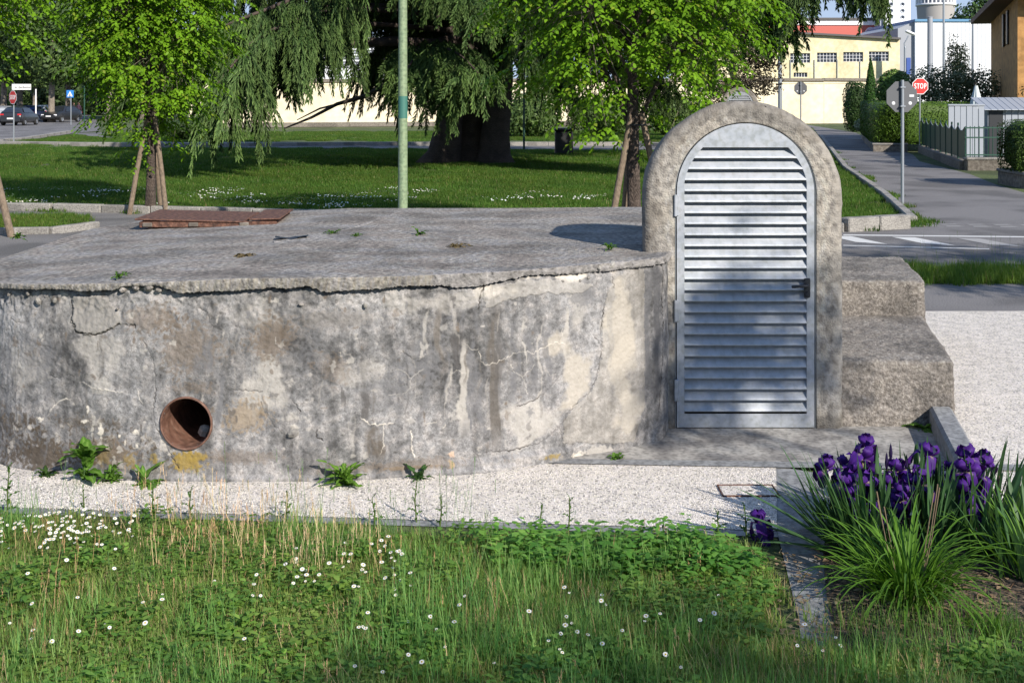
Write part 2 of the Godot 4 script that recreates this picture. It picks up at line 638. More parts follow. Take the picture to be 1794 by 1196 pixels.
func grounds() -> void:
	var s := Shape.new()
	for r in 40:
		var z0 := 14.0 - r * r * 0.5
		var z1 := 14.0 - (r + 1) * (r + 1) * 0.5
		s.quad(Vector3(-700, -0.02, z0), Vector3(-700, -0.02, z1), Vector3(700, -0.02, z1), Vector3(700, -0.02, z0))
	obj("ground", s, M.turf, null, "structure")
	# asphalt of the streets and footways round the shelter
	flat("road", [Vector2(-60, -11), Vector2(-10, -11), Vector2(60, -11.2), Vector2(60, -26.0), Vector2(11.143, -26.087), Vector2(11.537, -28.571), Vector2(12.450, -32.558), Vector2(13.364, -39.252), Vector2(14.800, -44.211), Vector2(17.040, -56.000), Vector2(21.158, -73.684), Vector2(24.5, -101.5), Vector2(22.0, -101.5), Vector2(22.000, -87.500), Vector2(9.880, -35.897), Vector2(6.654, -19.905), Vector2(5.092, -18.341), Vector2(-8.3, -21.8), Vector2(-60, -32)], -0.012, M.asphalt)
	flat("pavement", [Vector2(-40, -10.6), Vector2(40, -11.6), Vector2(5.571, -13.043), Vector2(4.442, -13.084), Vector2(-8, -18.5), Vector2(-40, -24)], 0.0, M.asphalt)
	flat("gravel", [Vector2(-3.396, -5.957), Vector2(1.230, -5.556), Vector2(1.445, -6.552), Vector2(0.3, -6.60), Vector2(0.6, -6.9), Vector2(0.5, -7.6), Vector2(-3.4, -8.2), Vector2(-5.4, -8.5)], 0.004, M.gravel)
	flat("gravel", [Vector2(1.698, -6.481), Vector2(4.271, -6.393), Vector2(3.844, -5.753), Vector2(1.559, -5.753)], 0.004, M.gravel)
	flat("gravel", [Vector2(2.430, -6.452), Vector2(4.284, -6.412), Vector2(7.584, -11.351), Vector2(3.790, -11.321), Vector2(2.6, -11.3), Vector2(2.2, -7.4), Vector2(2.62, -7.38)], 0.006, M.gravel)
	flat("lawn", [Vector2(-3.353, -5.882), Vector2(1.216, -5.490), Vector2(1.105, -4.615), Vector2(1.046, -4.308), Vector2(1.2, -3.0), Vector2(-6, -3.0)], -0.004, M.turf)
	flat("path", [Vector2(-3.398, -5.962), Vector2(1.228, -5.559), Vector2(1.219, -5.483), Vector2(-3.348, -5.874)], 0.001, M.border_concrete)
	# flush concrete borders and the narrow path to the door
	flat("path", [Vector2(1.445, -6.552), Vector2(1.230, -5.556), Vector2(1.105, -4.615), Vector2(1.046, -4.308), Vector2(1.329, -4.308), Vector2(1.559, -5.753), Vector2(1.677, -6.402)], 0.0, M.border_concrete)
	flat("path", [Vector2(0.197, -6.573), Vector2(1.433, -6.502), Vector2(4.258, -6.373), Vector2(4.337, -6.491), Vector2(1.456, -6.604), Vector2(0.326, -6.656)], 0.009, M.border_concrete)
	flat("apron", [Vector2(0.197, -6.583), Vector2(1.445, -6.552), Vector2(2.544, -6.491), Vector2(2.75, -7.42), Vector2(0.7, -7.42), Vector2(0.6, -6.9)], 0.005, M.apron_concrete)
	flat("path", [Vector2(1.541, -4.299), Vector2(2.468, -4.308), Vector2(2.382, -4.158), Vector2(1.496, -4.171)], 0.0, M.border_concrete)
	flat("flower_bed", [Vector2(1.521, -5.753), Vector2(1.555, -5.738), Vector2(3.833, -5.738), Vector2(2.884, -4.317), Vector2(1.178, -4.317), Vector2(1.250, -4.746), Vector2(1.354, -5.217)], 0.012, M.soil)
	# raised kerb beside the steps
	kerb("kerb", [Vector2(2.645, -7.42), Vector2(2.36, -6.14)], 0.135, 0.13, 1.4, M.border_concrete)
	# kerbs of the lawn and the verges
	kerb("kerb", [Vector2(-8.3, -21.75), Vector2(5.081, -18.301)], 0.16, 0.13, 1.0, M.kerb_stone)
	kerb("kerb", [Vector2(5.092, -18.341), Vector2(6.215, -18.834)], 0.2, 0.2, 0.8, M.kerb_stone)
	kerb("kerb", [Vector2(6.561, -19.626), Vector2(7.706, -24.706), Vector2(9.669, -34.711), Vector2(16.708, -64.615)], 0.16, 0.1, 1.2, M.kerb_stone)
	kerb("kerb", [Vector2(-20, -23.2), Vector2(-8.35, -21.75)], 0.16, 0.13, 1.0, M.kerb_stone)
	kerb("kerb", [Vector2(-9.602, -17.427), Vector2(-6.932, -17.949), Vector2(-6.520, -18.834)], 0.14, 0.1, 1.0, M.kerb_stone)
	kerb("kerb", [Vector2(-23.513, -53.846), Vector2(-14.561, -51.220), Vector2(-8.425, -52.500), Vector2(5.575, -52.500), Vector2(9.034, -48.276)], 0.3, 0.16, 2.0, M.kerb_stone)
	kerb("kerb", [Vector2(-24.069, -48.276), Vector2(-24.141, -59.155), Vector2(-26.793, -72.414)], 0.25, 0.16, 2.0, M.kerb_stone)
	# the road that runs off behind the cars, and a footway before the long wall
	flat("road", [Vector2(-27.517, -48.276), Vector2(-23.387, -56.000), Vector2(-26.448, -72.414), Vector2(-26.741, -77.778), Vector2(-41.657, -120.000), Vector2(-71.143, -200.000), Vector2(-111.600, -280.000), Vector2(-127.600, -280.000), Vector2(-69.850, -105.000)], 0.004, M.asphalt)
	flat("pavement", [Vector2(-26.793, -72.414), Vector2(-14.386, -50.602), Vector2(8.932, -47.727), Vector2(16.092, -64.615), Vector2(10.480, -56.000), Vector2(-9.108, -56.757), Vector2(-16.135, -56.757), Vector2(-24.807, -73.684)], 0.0, M.asphalt)
	# worn white paint
	var lines := [
		[Vector2(4.955, -17.910), Vector2(9.192, -17.500), Vector2(9.116, -17.355), Vector2(4.913, -17.759)],
		[Vector2(4.593, -16.601), Vector2(6.463, -16.216), Vector2(6.429, -16.129), Vector2(4.568, -16.509)],
	]
	for l in lines:
		flat("road_line", l, -0.008, M.road_paint)
	for k in 7:
		var u0 := 1.0 * k
		var a: Vector2 = Vector2(4.684, -17.722)
		var b: Vector2 = Vector2(5.573, -17.573)
		var step := b - a
		var p := a + step * u0
		flat("road_line", [p, p + step * 0.36, p + step * 0.62 + Vector2(0, 0.95), p + step * 0.18 + Vector2(0.02, 0.75)], -0.007, M.worn_paint if k % 3 == 2 else M.road_paint)
	# faded letters across the mouth of the side street
	for k in 7:
		var q: Vector2 = Vector2(6.471, -19.005) + Vector2(0.42, 0.02) * k
		flat("road_line", [q, q + Vector2(0.3, 0), q + Vector2(0.24, -0.13), q + Vector2(0.03, -0.12)], -0.007, M.worn_paint)
		flat("road_line", [q + Vector2(0.05, -0.3), q + Vector2(0.33, -0.32), q + Vector2(0.28, -0.42), q + Vector2(0.02, -0.4)], -0.007, M.worn_paint)
	# inspection cover let into the gravel: a thin steel frame filled with the same stones
	var cv := thing("inspection_cover", "gravel-filled inspection cover with thin rusty frame at the corner of the path", "cover", Vector3(1.17, 0.006, -6.115))
	var fr := Shape.new()
	for e in [[-0.108, 0.0, 0.005, 0.17], [0.178, 0.0, 0.005, 0.17], [0.035, -0.085, 0.29, 0.005], [0.035, 0.085, 0.29, 0.005]]:
		fr.box(Transform3D(Basis(), Vector3(e[0], 0.002, e[1])), Vector3(e[2], 0.009, e[3]), 0.001)
	obj("frame", fr, M.rust, cv)
	var fill := Shape.new()
	fill.box(Transform3D(Basis(), Vector3(0.035, -0.001, 0)), Vector3(0.274, 0.008, 0.158), 0.002)
	obj("lid", fill, M.gravel, cv)
	var eye := Shape.new()
	eye.box(Transform3D(Basis(), Vector3(0.045, 0.004, 0.01)), Vector3(0.022, 0.006, 0.014), 0.002)
	obj("lifting_eye", eye, M.dark_metal, cv)


# ------------------------------------------------------------------ the concrete shelter
const WALL := [Vector2(-3.300, -8.000), Vector2(-3.294, -7.916), Vector2(-3.288, -7.826), Vector2(-3.280, -7.734), Vector2(-3.271, -7.641), Vector2(-3.260, -7.549), Vector2(-3.248, -7.460), Vector2(-3.235, -7.376), Vector2(-3.220, -7.300), Vector2(-3.204, -7.231), Vector2(-3.187, -7.166), Vector2(-3.169, -7.106), Vector2(-3.149, -7.050), Vector2(-3.127, -6.997), Vector2(-3.104, -6.946), Vector2(-3.078, -6.897), Vector2(-3.050, -6.850), Vector2(-3.020, -6.804), Vector2(-2.988, -6.761), Vector2(-2.954, -6.721), Vector2(-2.917, -6.683), Vector2(-2.879, -6.646), Vector2(-2.839, -6.612), Vector2(-2.796, -6.580), Vector2(-2.750, -6.550), Vector2(-2.701, -6.522), Vector2(-2.649, -6.496), Vector2(-2.594, -6.473), Vector2(-2.538, -6.452), Vector2(-2.479, -6.432), Vector2(-2.420, -6.414), Vector2(-2.360, -6.397), Vector2(-2.300, -6.380), Vector2(-2.241, -6.364), Vector2(-2.181, -6.350), Vector2(-2.121, -6.337), Vector2(-2.059, -6.325), Vector2(-1.997, -6.314), Vector2(-1.933, -6.305), Vector2(-1.868, -6.297), Vector2(-1.800, -6.290), Vector2(-1.729, -6.285), Vector2(-1.654, -6.281), Vector2(-1.576, -6.278), Vector2(-1.498, -6.277), Vector2(-1.419, -6.277), Vector2(-1.343, -6.277), Vector2(-1.269, -6.278), Vector2(-1.200, -6.280), Vector2(-1.136, -6.282), Vector2(-1.077, -6.284), Vector2(-1.021, -6.287), Vector2(-0.966, -6.291), Vector2(-0.912, -6.296), Vector2(-0.857, -6.303), Vector2(-0.800, -6.310), Vector2(-0.740, -6.320), Vector2(-0.675, -6.332), Vector2(-0.606, -6.346), Vector2(-0.535, -6.361), Vector2(-0.463, -6.378), Vector2(-0.392, -6.396), Vector2(-0.324, -6.414), Vector2(-0.259, -6.432), Vector2(-0.200, -6.450), Vector2(-0.147, -6.468), Vector2(-0.099, -6.485), Vector2(-0.055, -6.503), Vector2(-0.013, -6.522), Vector2(0.027, -6.541), Vector2(0.067, -6.560), Vector2(0.108, -6.580), Vector2(0.150, -6.600), Vector2(0.195, -6.621), Vector2(0.240, -6.644), Vector2(0.286, -6.667), Vector2(0.332, -6.690), Vector2(0.377, -6.713), Vector2(0.420, -6.736), Vector2(0.462, -6.759), Vector2(0.500, -6.780), Vector2(0.536, -6.800), Vector2(0.570, -6.820), Vector2(0.602, -6.839), Vector2(0.632, -6.858), Vector2(0.661, -6.876), Vector2(0.689, -6.894), Vector2(0.715, -6.912), Vector2(0.740, -6.930), Vector2(0.764, -6.947), Vector2(0.786, -6.964), Vector2(0.807, -6.979), Vector2(0.826, -6.995), Vector2(0.844, -7.011), Vector2(0.861, -7.029), Vector2(0.876, -7.048), Vector2(0.890, -7.070), Vector2(0.903, -7.095), Vector2(0.913, -7.122), Vector2(0.923, -7.151), Vector2(0.931, -7.181), Vector2(0.938, -7.212), Vector2(0.944, -7.243), Vector2(0.950, -7.272), Vector2(0.955, -7.300)]
const WALL_H := 1.12
var wall_s := PackedFloat32Array()


func wall_length() -> float:
	if wall_s.is_empty():
		wall_s.append(0.0)
		for k in range(1, WALL.size()):
			wall_s.append(wall_s[k - 1] + WALL[k - 1].distance_to(WALL[k]))
	return wall_s[wall_s.size() - 1]


# [Vector2 place, Vector2 outward normal] at s metres along the wall
func wall_point(s: float) -> Array:
	var k := clampi(wall_s.bsearch(s) - 1, 0, WALL.size() - 2)
	var a: Vector2 = WALL[k]
	var b: Vector2 = WALL[k + 1]
	var f := (s - wall_s[k]) / (wall_s[k + 1] - wall_s[k])
	var ta: Vector2 = (b - WALL[maxi(k - 1, 0)]).normalized()
	var tb: Vector2 = (WALL[mini(k + 2, WALL.size() - 1)] - a).normalized()
	var t := ta.lerp(tb, f).normalized()
	return [a.lerp(b, f), Vector2(-t.y, t.x)]


# Paints colour and relief of a weathered wall, in metres along it and metres up.
class Painter:
	var w: int
	var h: int
	var sx: float
	var sy: float
	var top: float
	var r := PackedFloat32Array()
	var g := PackedFloat32Array()
	var b := PackedFloat32Array()
	var z := PackedFloat32Array()
	var grain: PackedByteArray
	var streaky: PackedByteArray
	var cloud: PackedByteArray
	var rng := RandomNumberGenerator.new()

	func px(p: Vector2) -> Vector2:
		return Vector2(p.x * sx, (top - p.y) * sy)

	func dab(k: int, col: Color, a: float) -> void:
		r[k] += (col.r - r[k]) * a
		g[k] += (col.g - g[k]) * a
		b[k] += (col.b - b[k]) * a

	# patch with a grainy, uneven outline
	func blotch(at: Vector2, rs: float, rv: float, col: Color, strength: float, use := 0, bite := 1.0, lift := 0.0) -> void:
		var c := px(at)
		var rx := rs * sx
		var ry := rv * sy
		for y in range(maxi(0, int(c.y - ry * 1.5)), mini(h, int(c.y + ry * 1.5))):
			for x in range(maxi(0, int(c.x - rx * 1.5)), mini(w, int(c.x + rx * 1.5))):
				var k := y * w + x
				var dx := (x - c.x) / rx
				var dy := (y - c.y) / ry
				var nn: float = (grain[k] if use == 0 else streaky[k] if use == 1 else cloud[k]) / 255.0
				var e := 1.0 - sqrt(dx * dx + dy * dy) + (nn - 0.5) * 1.6 * bite + (cloud[k] / 255.0 - 0.5) * 1.0
				var a := clampf(e * 2.2, 0.0, 1.0) * strength
				if a > 0.0:
					dab(k, col, a)
					z[k] += lift * a

	# run of stain down the wall; a few runs paint shade instead
	func streak(a: Vector2, e: Vector2, width: float, col: Color, strength: float) -> void:
		var p := px(a)
		var q := px(e)
		var hw := width * sx * 0.5
		for y in range(maxi(0, int(p.y) - 6), mini(h, int(q.y) + 14)):
			var f := (y - p.y) / maxf(1.0, q.y - p.y)
			var ends := clampf(f * 6.0 + 0.4, 0.0, 1.0) * clampf((1.08 - f) * 3.5, 0.0, 1.0)
			var mid := lerpf(p.x, q.x, f)
			for x in range(maxi(0, int(mid - hw * 1.7)), mini(w, int(mid + hw * 1.7))):
				var k := y * w + x
				var e2 := 1.0 - absf(x - mid + (cloud[k] - 128) * 0.12) / hw + (streaky[k] / 255.0 - 0.5) * 1.7 + (grain[k] / 255.0 - 0.5) * 0.5
				dab(k, col, clampf(e2 * 1.6, 0.0, 1.0) * ends * strength)

	# crack (depth > 0) or a raised vein of lime (depth < 0)
	func line(pts: Array, width: float, col: Color, strength: float, depth: float) -> void:
		for j in pts.size() - 1:
			var a := px(pts[j])
			var e := px(pts[j + 1])
			var steps := maxi(2, int(a.distance_to(e) / 1.2))
			var nrm := (e - a).orthogonal().normalized()
			for s in steps:
				var f := float(s) / steps
				var k0 := clampi(int(lerpf(a.y, e.y, f)), 0, h - 1) * w + clampi(int(lerpf(a.x, e.x, f)), 0, w - 1)
				var p := a.lerp(e, f) + nrm * (grain[k0] / 255.0 - 0.5) * 6.0
				var fade := clampf((cloud[k0] / 255.0 - 0.3) * 3.5 + (streaky[k0] / 255.0 - 0.5) * 1.6, 0.5, 1.0)
				var rr := maxf(0.55, width * sx * 0.5 * (0.2 + 1.6 * grain[k0] / 255.0))
				for y in range(maxi(0, int(p.y - rr - 1)), mini(h, int(p.y + rr + 2))):
					for x in range(maxi(0, int(p.x - rr - 1)), mini(w, int(p.x + rr + 2))):
						var d := Vector2(x + 0.5, y + 0.5).distance_to(p)
						var al := clampf(rr + 0.5 - d, 0.0, 1.0) * strength * fade
						if al > 0.0:
							dab(y * w + x, col, al)
							z[y * w + x] -= depth * al

	# closed outline: smoother skin of plaster
	func patch(outline: Array, col: Color, strength: float, lift: float) -> void:
		var poly := PackedVector2Array()
		var lo := Vector2(1e9, 1e9)
		var hi := Vector2.ZERO
		for p in outline:
			var q := px(p)
			poly.append(q)
			lo = lo.min(q)
			hi = hi.max(q)
		for y in range(maxi(0, int(lo.y)), mini(h, int(hi.y) + 1)):
			for x in range(maxi(0, int(lo.x)), mini(w, int(hi.x) + 1)):
				var k := y * w + x
				var jit := Vector2(grain[k] - 128, streaky[k] - 128) * 0.035
				if Geometry2D.is_point_in_polygon(Vector2(x, y) + jit, poly):
					dab(k, col, strength * (0.65 + 0.5 * (streaky[k] / 255.0)))
					z[k] += lift


func paint_wall() -> Painter:
	var p := Painter.new()
	p.w = 2048
	p.h = 400
	p.top = WALL_H
	p.sx = p.w / wall_length()
	p.sy = p.h / WALL_H
	p.rng.seed = 77
	var count := p.w * p.h
	p.grain = noise(101, 0.09, 4).get_image(p.w, p.h).get_data()
	p.cloud = noise(102, 0.008, 5).get_image(p.w, p.h).get_data()
	# streaks: noise that is long downwards
	var tall := noise(103, 0.035, 4).get_image(p.w, p.h / 10 + 1)
	tall.resize(p.w, p.h, Image.INTERPOLATE_CUBIC)
	p.streaky = tall.get_data()
	var broad := noise(104, 0.0035, 4).get_image(p.w, p.h).get_data()
	var pits := noise(105, 0.16, 3).get_image(p.w, p.h).get_data()
	var crisp := noise(107, 0.3, 3).get_image(p.w, p.h).get_data()
	var mott := noise(106, 0.03, 5).get_image(p.w, p.h).get_data()
	for a in [p.r, p.g, p.b, p.z]:
		a.resize(count)
	p.r.resize(count)
	p.g.resize(count)
	p.b.resize(count)
	p.z.resize(count)
	for y in p.h:
		for x in p.w:
			var k := y * p.w + x
			var a := p.streaky[k] / 255.0 * 0.2 + broad[k] / 255.0 * 0.32 + p.cloud[k] / 255.0 * 0.18 + mott[k] / 255.0 * 0.3
			a = clampf((a - 0.3) * 2.7, 0.0, 1.0)
			var gr := p.grain[k] / 255.0
			var v := lerpf(0.075, 0.335, a) * (0.66 + 0.68 * gr) * (0.72 + 0.56 * crisp[k] / 255.0) * p.rng.randf_range(0.86, 1.14)
			var warm := lerpf(0.99, 1.06, clampf((mott[k] / 255.0 - 0.45) * 3.0, 0.0, 1.0))
			var pit := pits[k] / 255.0
			if pit < 0.36:
				v *= 0.42 + pit * 1.6
			p.r[k] = v * 0.985 * warm
			p.g[k] = v * 0.965 * (0.5 + 0.5 * warm)
			p.b[k] = v * 0.965
			p.z[k] = 0.5 + (gr - 0.5) * 0.25 + (mott[k] / 255.0 - 0.5) * 0.14 + minf(0.0, pit - 0.36) * 0.8
	var dark := Color(0.085, 0.08, 0.078)
	var slate := Color(0.14, 0.14, 0.148)
	var brown := Color(0.14, 0.107, 0.078)
	var mud := Color(0.075, 0.058, 0.042)
	var pale := Color(0.42, 0.395, 0.36)
	var beige := Color(0.43, 0.39, 0.33)
	var lime := Color(0.66, 0.61, 0.53)
	var ochre := Color(0.26, 0.185, 0.045)
	var crack := Color(0.035, 0.03, 0.026)
	# broad pale and dirty areas
	for e in [[Vector2(2.169, 0.637), 0.2, 0.13, pale, 0.6], [Vector2(1.728, 0.530), 0.13, 0.1, pale, 0.35], [Vector2(3.162, 0.430), 0.13, 0.16, pale, 0.75], [Vector2(3.637, 0.602), 0.1, 0.08, pale, 0.5], [Vector2(4.825, 0.485), 0.13, 0.24, beige, 0.85], [Vector2(4.556, 0.215), 0.17, 0.1, pale, 0.75], [Vector2(4.843, 0.771), 0.08, 0.13, pale, 0.6], [Vector2(4.384, 0.978), 0.12, 0.045, lime, 0.6], [Vector2(4.733, 1.040), 0.18, 0.04, lime, 0.75], [Vector2(5.132, 0.745), 0.09, 0.2, beige, 0.8], [Vector2(5.152, 0.351), 0.14, 0.2, beige, 0.75], [Vector2(4.032, 0.919), 0.2, 0.05, pale, 0.5], [Vector2(3.013, 0.849), 0.16, 0.08, pale, 0.35], [Vector2(1.958, 0.823), 0.1, 0.07, pale, 0.4]]:
		p.blotch(e[0], e[1], e[2], e[3], e[4] * 0.85, 2)
	for e in [[Vector2(1.808, 0.106), 0.3, 0.11, mud, 0.9], [Vector2(2.270, 0.143), 0.26, 0.09, brown, 0.85], [Vector2(1.639, 0.225), 0.15, 0.07, mud, 0.7], [Vector2(2.064, 0.281), 0.2, 0.05, mud, 0.6], [Vector2(2.712, 0.699), 0.2, 0.16, brown, 0.65], [Vector2(3.162, 0.759), 0.14, 0.11, brown, 0.7], [Vector2(2.496, 0.845), 0.16, 0.08, brown, 0.6], [Vector2(3.042, 0.341), 0.13, 0.09, Color(0.24, 0.175, 0.1), 0.6], [Vector2(2.742, 0.489), 0.16, 0.05, brown, 0.5], [Vector2(3.459, 0.607), 0.1, 0.09, brown, 0.45], [Vector2(1.847, 0.633), 0.12, 0.12, slate, 0.4], [Vector2(3.340, 0.668), 0.12, 0.14, slate, 0.4], [Vector2(3.940, 0.588), 0.16, 0.13, slate, 0.55], [Vector2(3.757, 0.446), 0.14, 0.1, slate, 0.45], [Vector2(3.518, 0.845), 0.24, 0.05, Color(0.17, 0.155, 0.14), 0.5], [Vector2(4.880, 0.896), 0.1, 0.07, slate, 0.65], [Vector2(2.983, 0.132), 0.3, 0.04, brown, 0.5], [Vector2(3.818, 0.065), 0.5, 0.035, brown, 0.5], [Vector2(2.773, 0.609), 0.05, 0.06, slate, 0.6]]:
		p.blotch(e[0], e[1], e[2], e[3], e[4], 0)
	# lichen specks low on the left half
	for k in 120:
		var at: Vector2 = Vector2(1.589, 0.171).lerp(Vector2(2.620, 0.128), p.rng.randf()) + Vector2(0, p.rng.randf_range(-0.09, 0.17))
		p.blotch(at, p.rng.randf_range(0.008, 0.03), p.rng.randf_range(0.01, 0.035), mud if k % 3 else pale, 0.65, 0, 1.4)
	for k in 420:
		var at := Vector2(p.rng.randf_range(1.2, 4.6), p.rng.randf_range(0.1, 0.98))
		p.blotch(at, p.rng.randf_range(0.004, 0.024), p.rng.randf_range(0.004, 0.028), [brown, dark, pale, slate, dark][k % 5], p.rng.randf_range(0.3, 0.7), 0, 1.4)
	# runs of grime; blue-grey ones nearest the door paint corner shade and dapples
	for e in [[Vector2(4.116, 0.747), Vector2(4.110, 0.548), 0.036, dark, 0.9], [Vector2(4.337, 0.873), Vector2(4.344, 0.100), 0.085, Color(0.1, 0.088, 0.076), 0.85], [Vector2(4.377, 0.808), Vector2(4.384, 0.374), 0.05, dark, 0.6], [Vector2(4.220, 0.849), Vector2(4.227, 0.326), 0.07, slate, 0.7], [Vector2(4.469, 0.801), Vector2(4.462, 0.366), 0.04, slate, 0.7], [Vector2(4.556, 0.731), Vector2(4.549, 0.388), 0.06, slate, 0.75], [Vector2(4.669, 0.754), Vector2(4.662, 0.376), 0.045, slate, 0.7], [Vector2(4.038, 0.873), Vector2(4.038, 0.522), 0.05, Color(0.14, 0.12, 0.1), 0.65], [Vector2(3.652, 0.466), Vector2(3.646, 0.307), 0.07, dark, 0.85], [Vector2(3.688, 0.275), Vector2(3.682, 0.103), 0.075, Color(0.1, 0.085, 0.07), 0.92], [Vector2(3.236, 0.220), Vector2(3.233, 0.077), 0.03, dark, 0.6], [Vector2(3.468, 0.211), Vector2(3.468, 0.109), 0.02, dark, 0.7], [Vector2(3.527, 0.545), Vector2(3.524, 0.389), 0.016, dark, 0.7], [Vector2(2.824, 0.753), Vector2(2.833, 0.565), 0.05, slate, 0.85], [Vector2(2.872, 0.565), Vector2(2.875, 0.251), 0.045, slate, 0.8], [Vector2(1.639, 0.708), Vector2(1.629, 0.551), 0.04, slate, 0.7], [Vector2(1.903, 0.728), Vector2(1.899, 0.330), 0.05, slate, 0.6], [Vector2(4.269, 0.492), Vector2(4.246, 0.232), 0.06, slate, 0.75], [Vector2(4.182, 0.329), Vector2(4.173, 0.208), 0.04, slate, 0.8], [Vector2(3.818, 0.594), Vector2(3.818, 0.232), 0.05, slate, 0.5], [Vector2(3.955, 0.588), Vector2(3.946, 0.254), 0.04, slate, 0.5], [Vector2(5.346, 1.021), Vector2(5.324, 0.262), 0.09, Color(0.1, 0.1, 0.105), 0.8], [Vector2(5.429, 1.047), Vector2(5.418, 0.180), 0.1, Color(0.075, 0.075, 0.08), 0.8], [Vector2(5.092, 0.814), Vector2(5.092, 0.489), 0.05, Color(0.2, 0.2, 0.205), 0.5], [Vector2(2.134, 0.968), Vector2(2.134, 0.832), 0.05, dark, 0.35], [Vector2(4.770, 0.840), Vector2(4.762, 0.523), 0.03, pale, 0.8], [Vector2(4.521, 0.797), Vector2(4.514, 0.548), 0.02, pale, 0.7], [Vector2(4.616, 0.789), Vector2(4.605, 0.162), 0.025, pale, 0.6], [Vector2(4.157, 0.699), Vector2(4.163, 0.208), 0.045, pale, 0.75], [Vector2(4.079, 0.581), Vector2(4.082, 0.275), 0.03, pale, 0.6], [Vector2(3.964, 0.891), Vector2(3.971, 0.648), 0.03, pale, 0.5], [Vector2(3.578, 0.333), Vector2(3.572, 0.123), 0.04, pale, 0.4], [Vector2(3.400, 0.368), Vector2(3.400, 0.158), 0.05, slate, 0.4], [Vector2(1.903, 0.253), Vector2(1.896, 0.038), 0.03, slate, 0.6]]:
		p.streak(e[0], e[1], e[2], e[3], e[4])
	# fine runs everywhere the water comes over the edge
	for k in 70:
		var s := p.rng.randf_range(1.6, 4.7)
		var y0 := p.rng.randf_range(0.45, 0.9)
		p.streak(Vector2(s, y0), Vector2(s + p.rng.randf_range(-0.01, 0.01), y0 - p.rng.randf_range(0.1, 0.4)), p.rng.randf_range(0.008, 0.022), [dark, slate, Color(0.3, 0.28, 0.255), Color(0.13, 0.115, 0.1)][k % 4], p.rng.randf_range(0.25, 0.55))
	# lime and ochre
	for e in [[Vector2(1.847, 0.282), 0.028, 0.016, lime, 0.9], [Vector2(2.117, 0.291), 0.024, 0.014, lime, 0.9], [Vector2(2.141, 0.359), 0.008, 0.02, lime, 0.8], [Vector2(2.220, 0.246), 0.016, 0.034, lime, 0.75], [Vector2(2.420, 0.250), 0.022, 0.03, lime, 0.95], [Vector2(2.426, 0.182), 0.014, 0.03, lime, 0.6], [Vector2(2.329, 0.228), 0.009, 0.01, lime, 0.9], [Vector2(2.362, 0.185), 0.008, 0.03, lime, 0.75], [Vector2(1.777, 0.232), 0.016, 0.014, lime, 0.7], [Vector2(2.169, 0.252), 0.01, 0.02, lime, 0.5], [Vector2(2.471, 0.310), 0.02, 0.02, lime, 0.5], [Vector2(4.098, 0.103), 0.02, 0.025, Color(0.55, 0.4, 0.3), 0.9], [Vector2(4.094, 0.055), 0.018, 0.02, Color(0.4, 0.29, 0.15), 0.7], [Vector2(2.712, 0.100), 0.1, 0.055, ochre, 0.9], [Vector2(2.757, 0.131), 0.07, 0.03, ochre, 0.8], [Vector2(2.524, 0.119), 0.035, 0.05, ochre, 0.75], [Vector2(2.394, 0.105), 0.05, 0.05, ochre, 0.5], [Vector2(2.236, 0.111), 0.04, 0.05, ochre, 0.35], [Vector2(4.680, 0.036), 0.08, 0.02, ochre, 0.75], [Vector2(4.843, 0.011), 0.06, 0.02, lime, 0.7], [Vector2(4.994, 0.015), 0.1, 0.03, pale, 0.7], [Vector2(3.818, 0.050), 0.2, 0.01, Color(0.2, 0.15, 0.1), 0.6], [Vector2(3.266, 0.280), 0.03, 0.025, lime, 0.4], [Vector2(3.251, 0.340), 0.06, 0.03, pale, 0.6]]:
		p.blotch(e[0], e[1], e[2], e[3], e[4], 0, 0.7, 0.08)
	# smoother skins of old plaster
	p.patch([Vector2(2.033, 0.943), Vector2(2.043, 0.873), Vector2(2.036, 0.821), Vector2(2.068, 0.768), Vector2(2.134, 0.756), Vector2(2.189, 0.753), Vector2(2.243, 0.770), Vector2(2.290, 0.796), Vector2(2.342, 0.822), Vector2(2.319, 0.876), Vector2(2.290, 0.905), Vector2(2.256, 0.958), Vector2(2.134, 0.962)], Color(0.27, 0.255, 0.235), 0.85, 0.55)
	p.patch([Vector2(5.056, 0.927), Vector2(5.025, 0.803), Vector2(5.013, 0.627), Vector2(4.998, 0.483), Vector2(4.956, 0.375), Vector2(4.843, 0.305), Vector2(4.762, 0.231), Vector2(4.752, 0.096), Vector2(5.235, 0.028), Vector2(5.324, 0.262), Vector2(5.315, 1.024), Vector2(5.193, 1.034)], Color(0.4, 0.365, 0.31), 0.35, 0.2)
	p.patch([Vector2(4.272, 0.963), Vector2(4.469, 1.013), Vector2(4.662, 1.013), Vector2(4.843, 0.994), Vector2(4.956, 0.954), Vector2(4.843, 0.914), Vector2(4.662, 0.937), Vector2(4.452, 0.921), Vector2(4.285, 0.876)], pale, 0.5, 0.25)
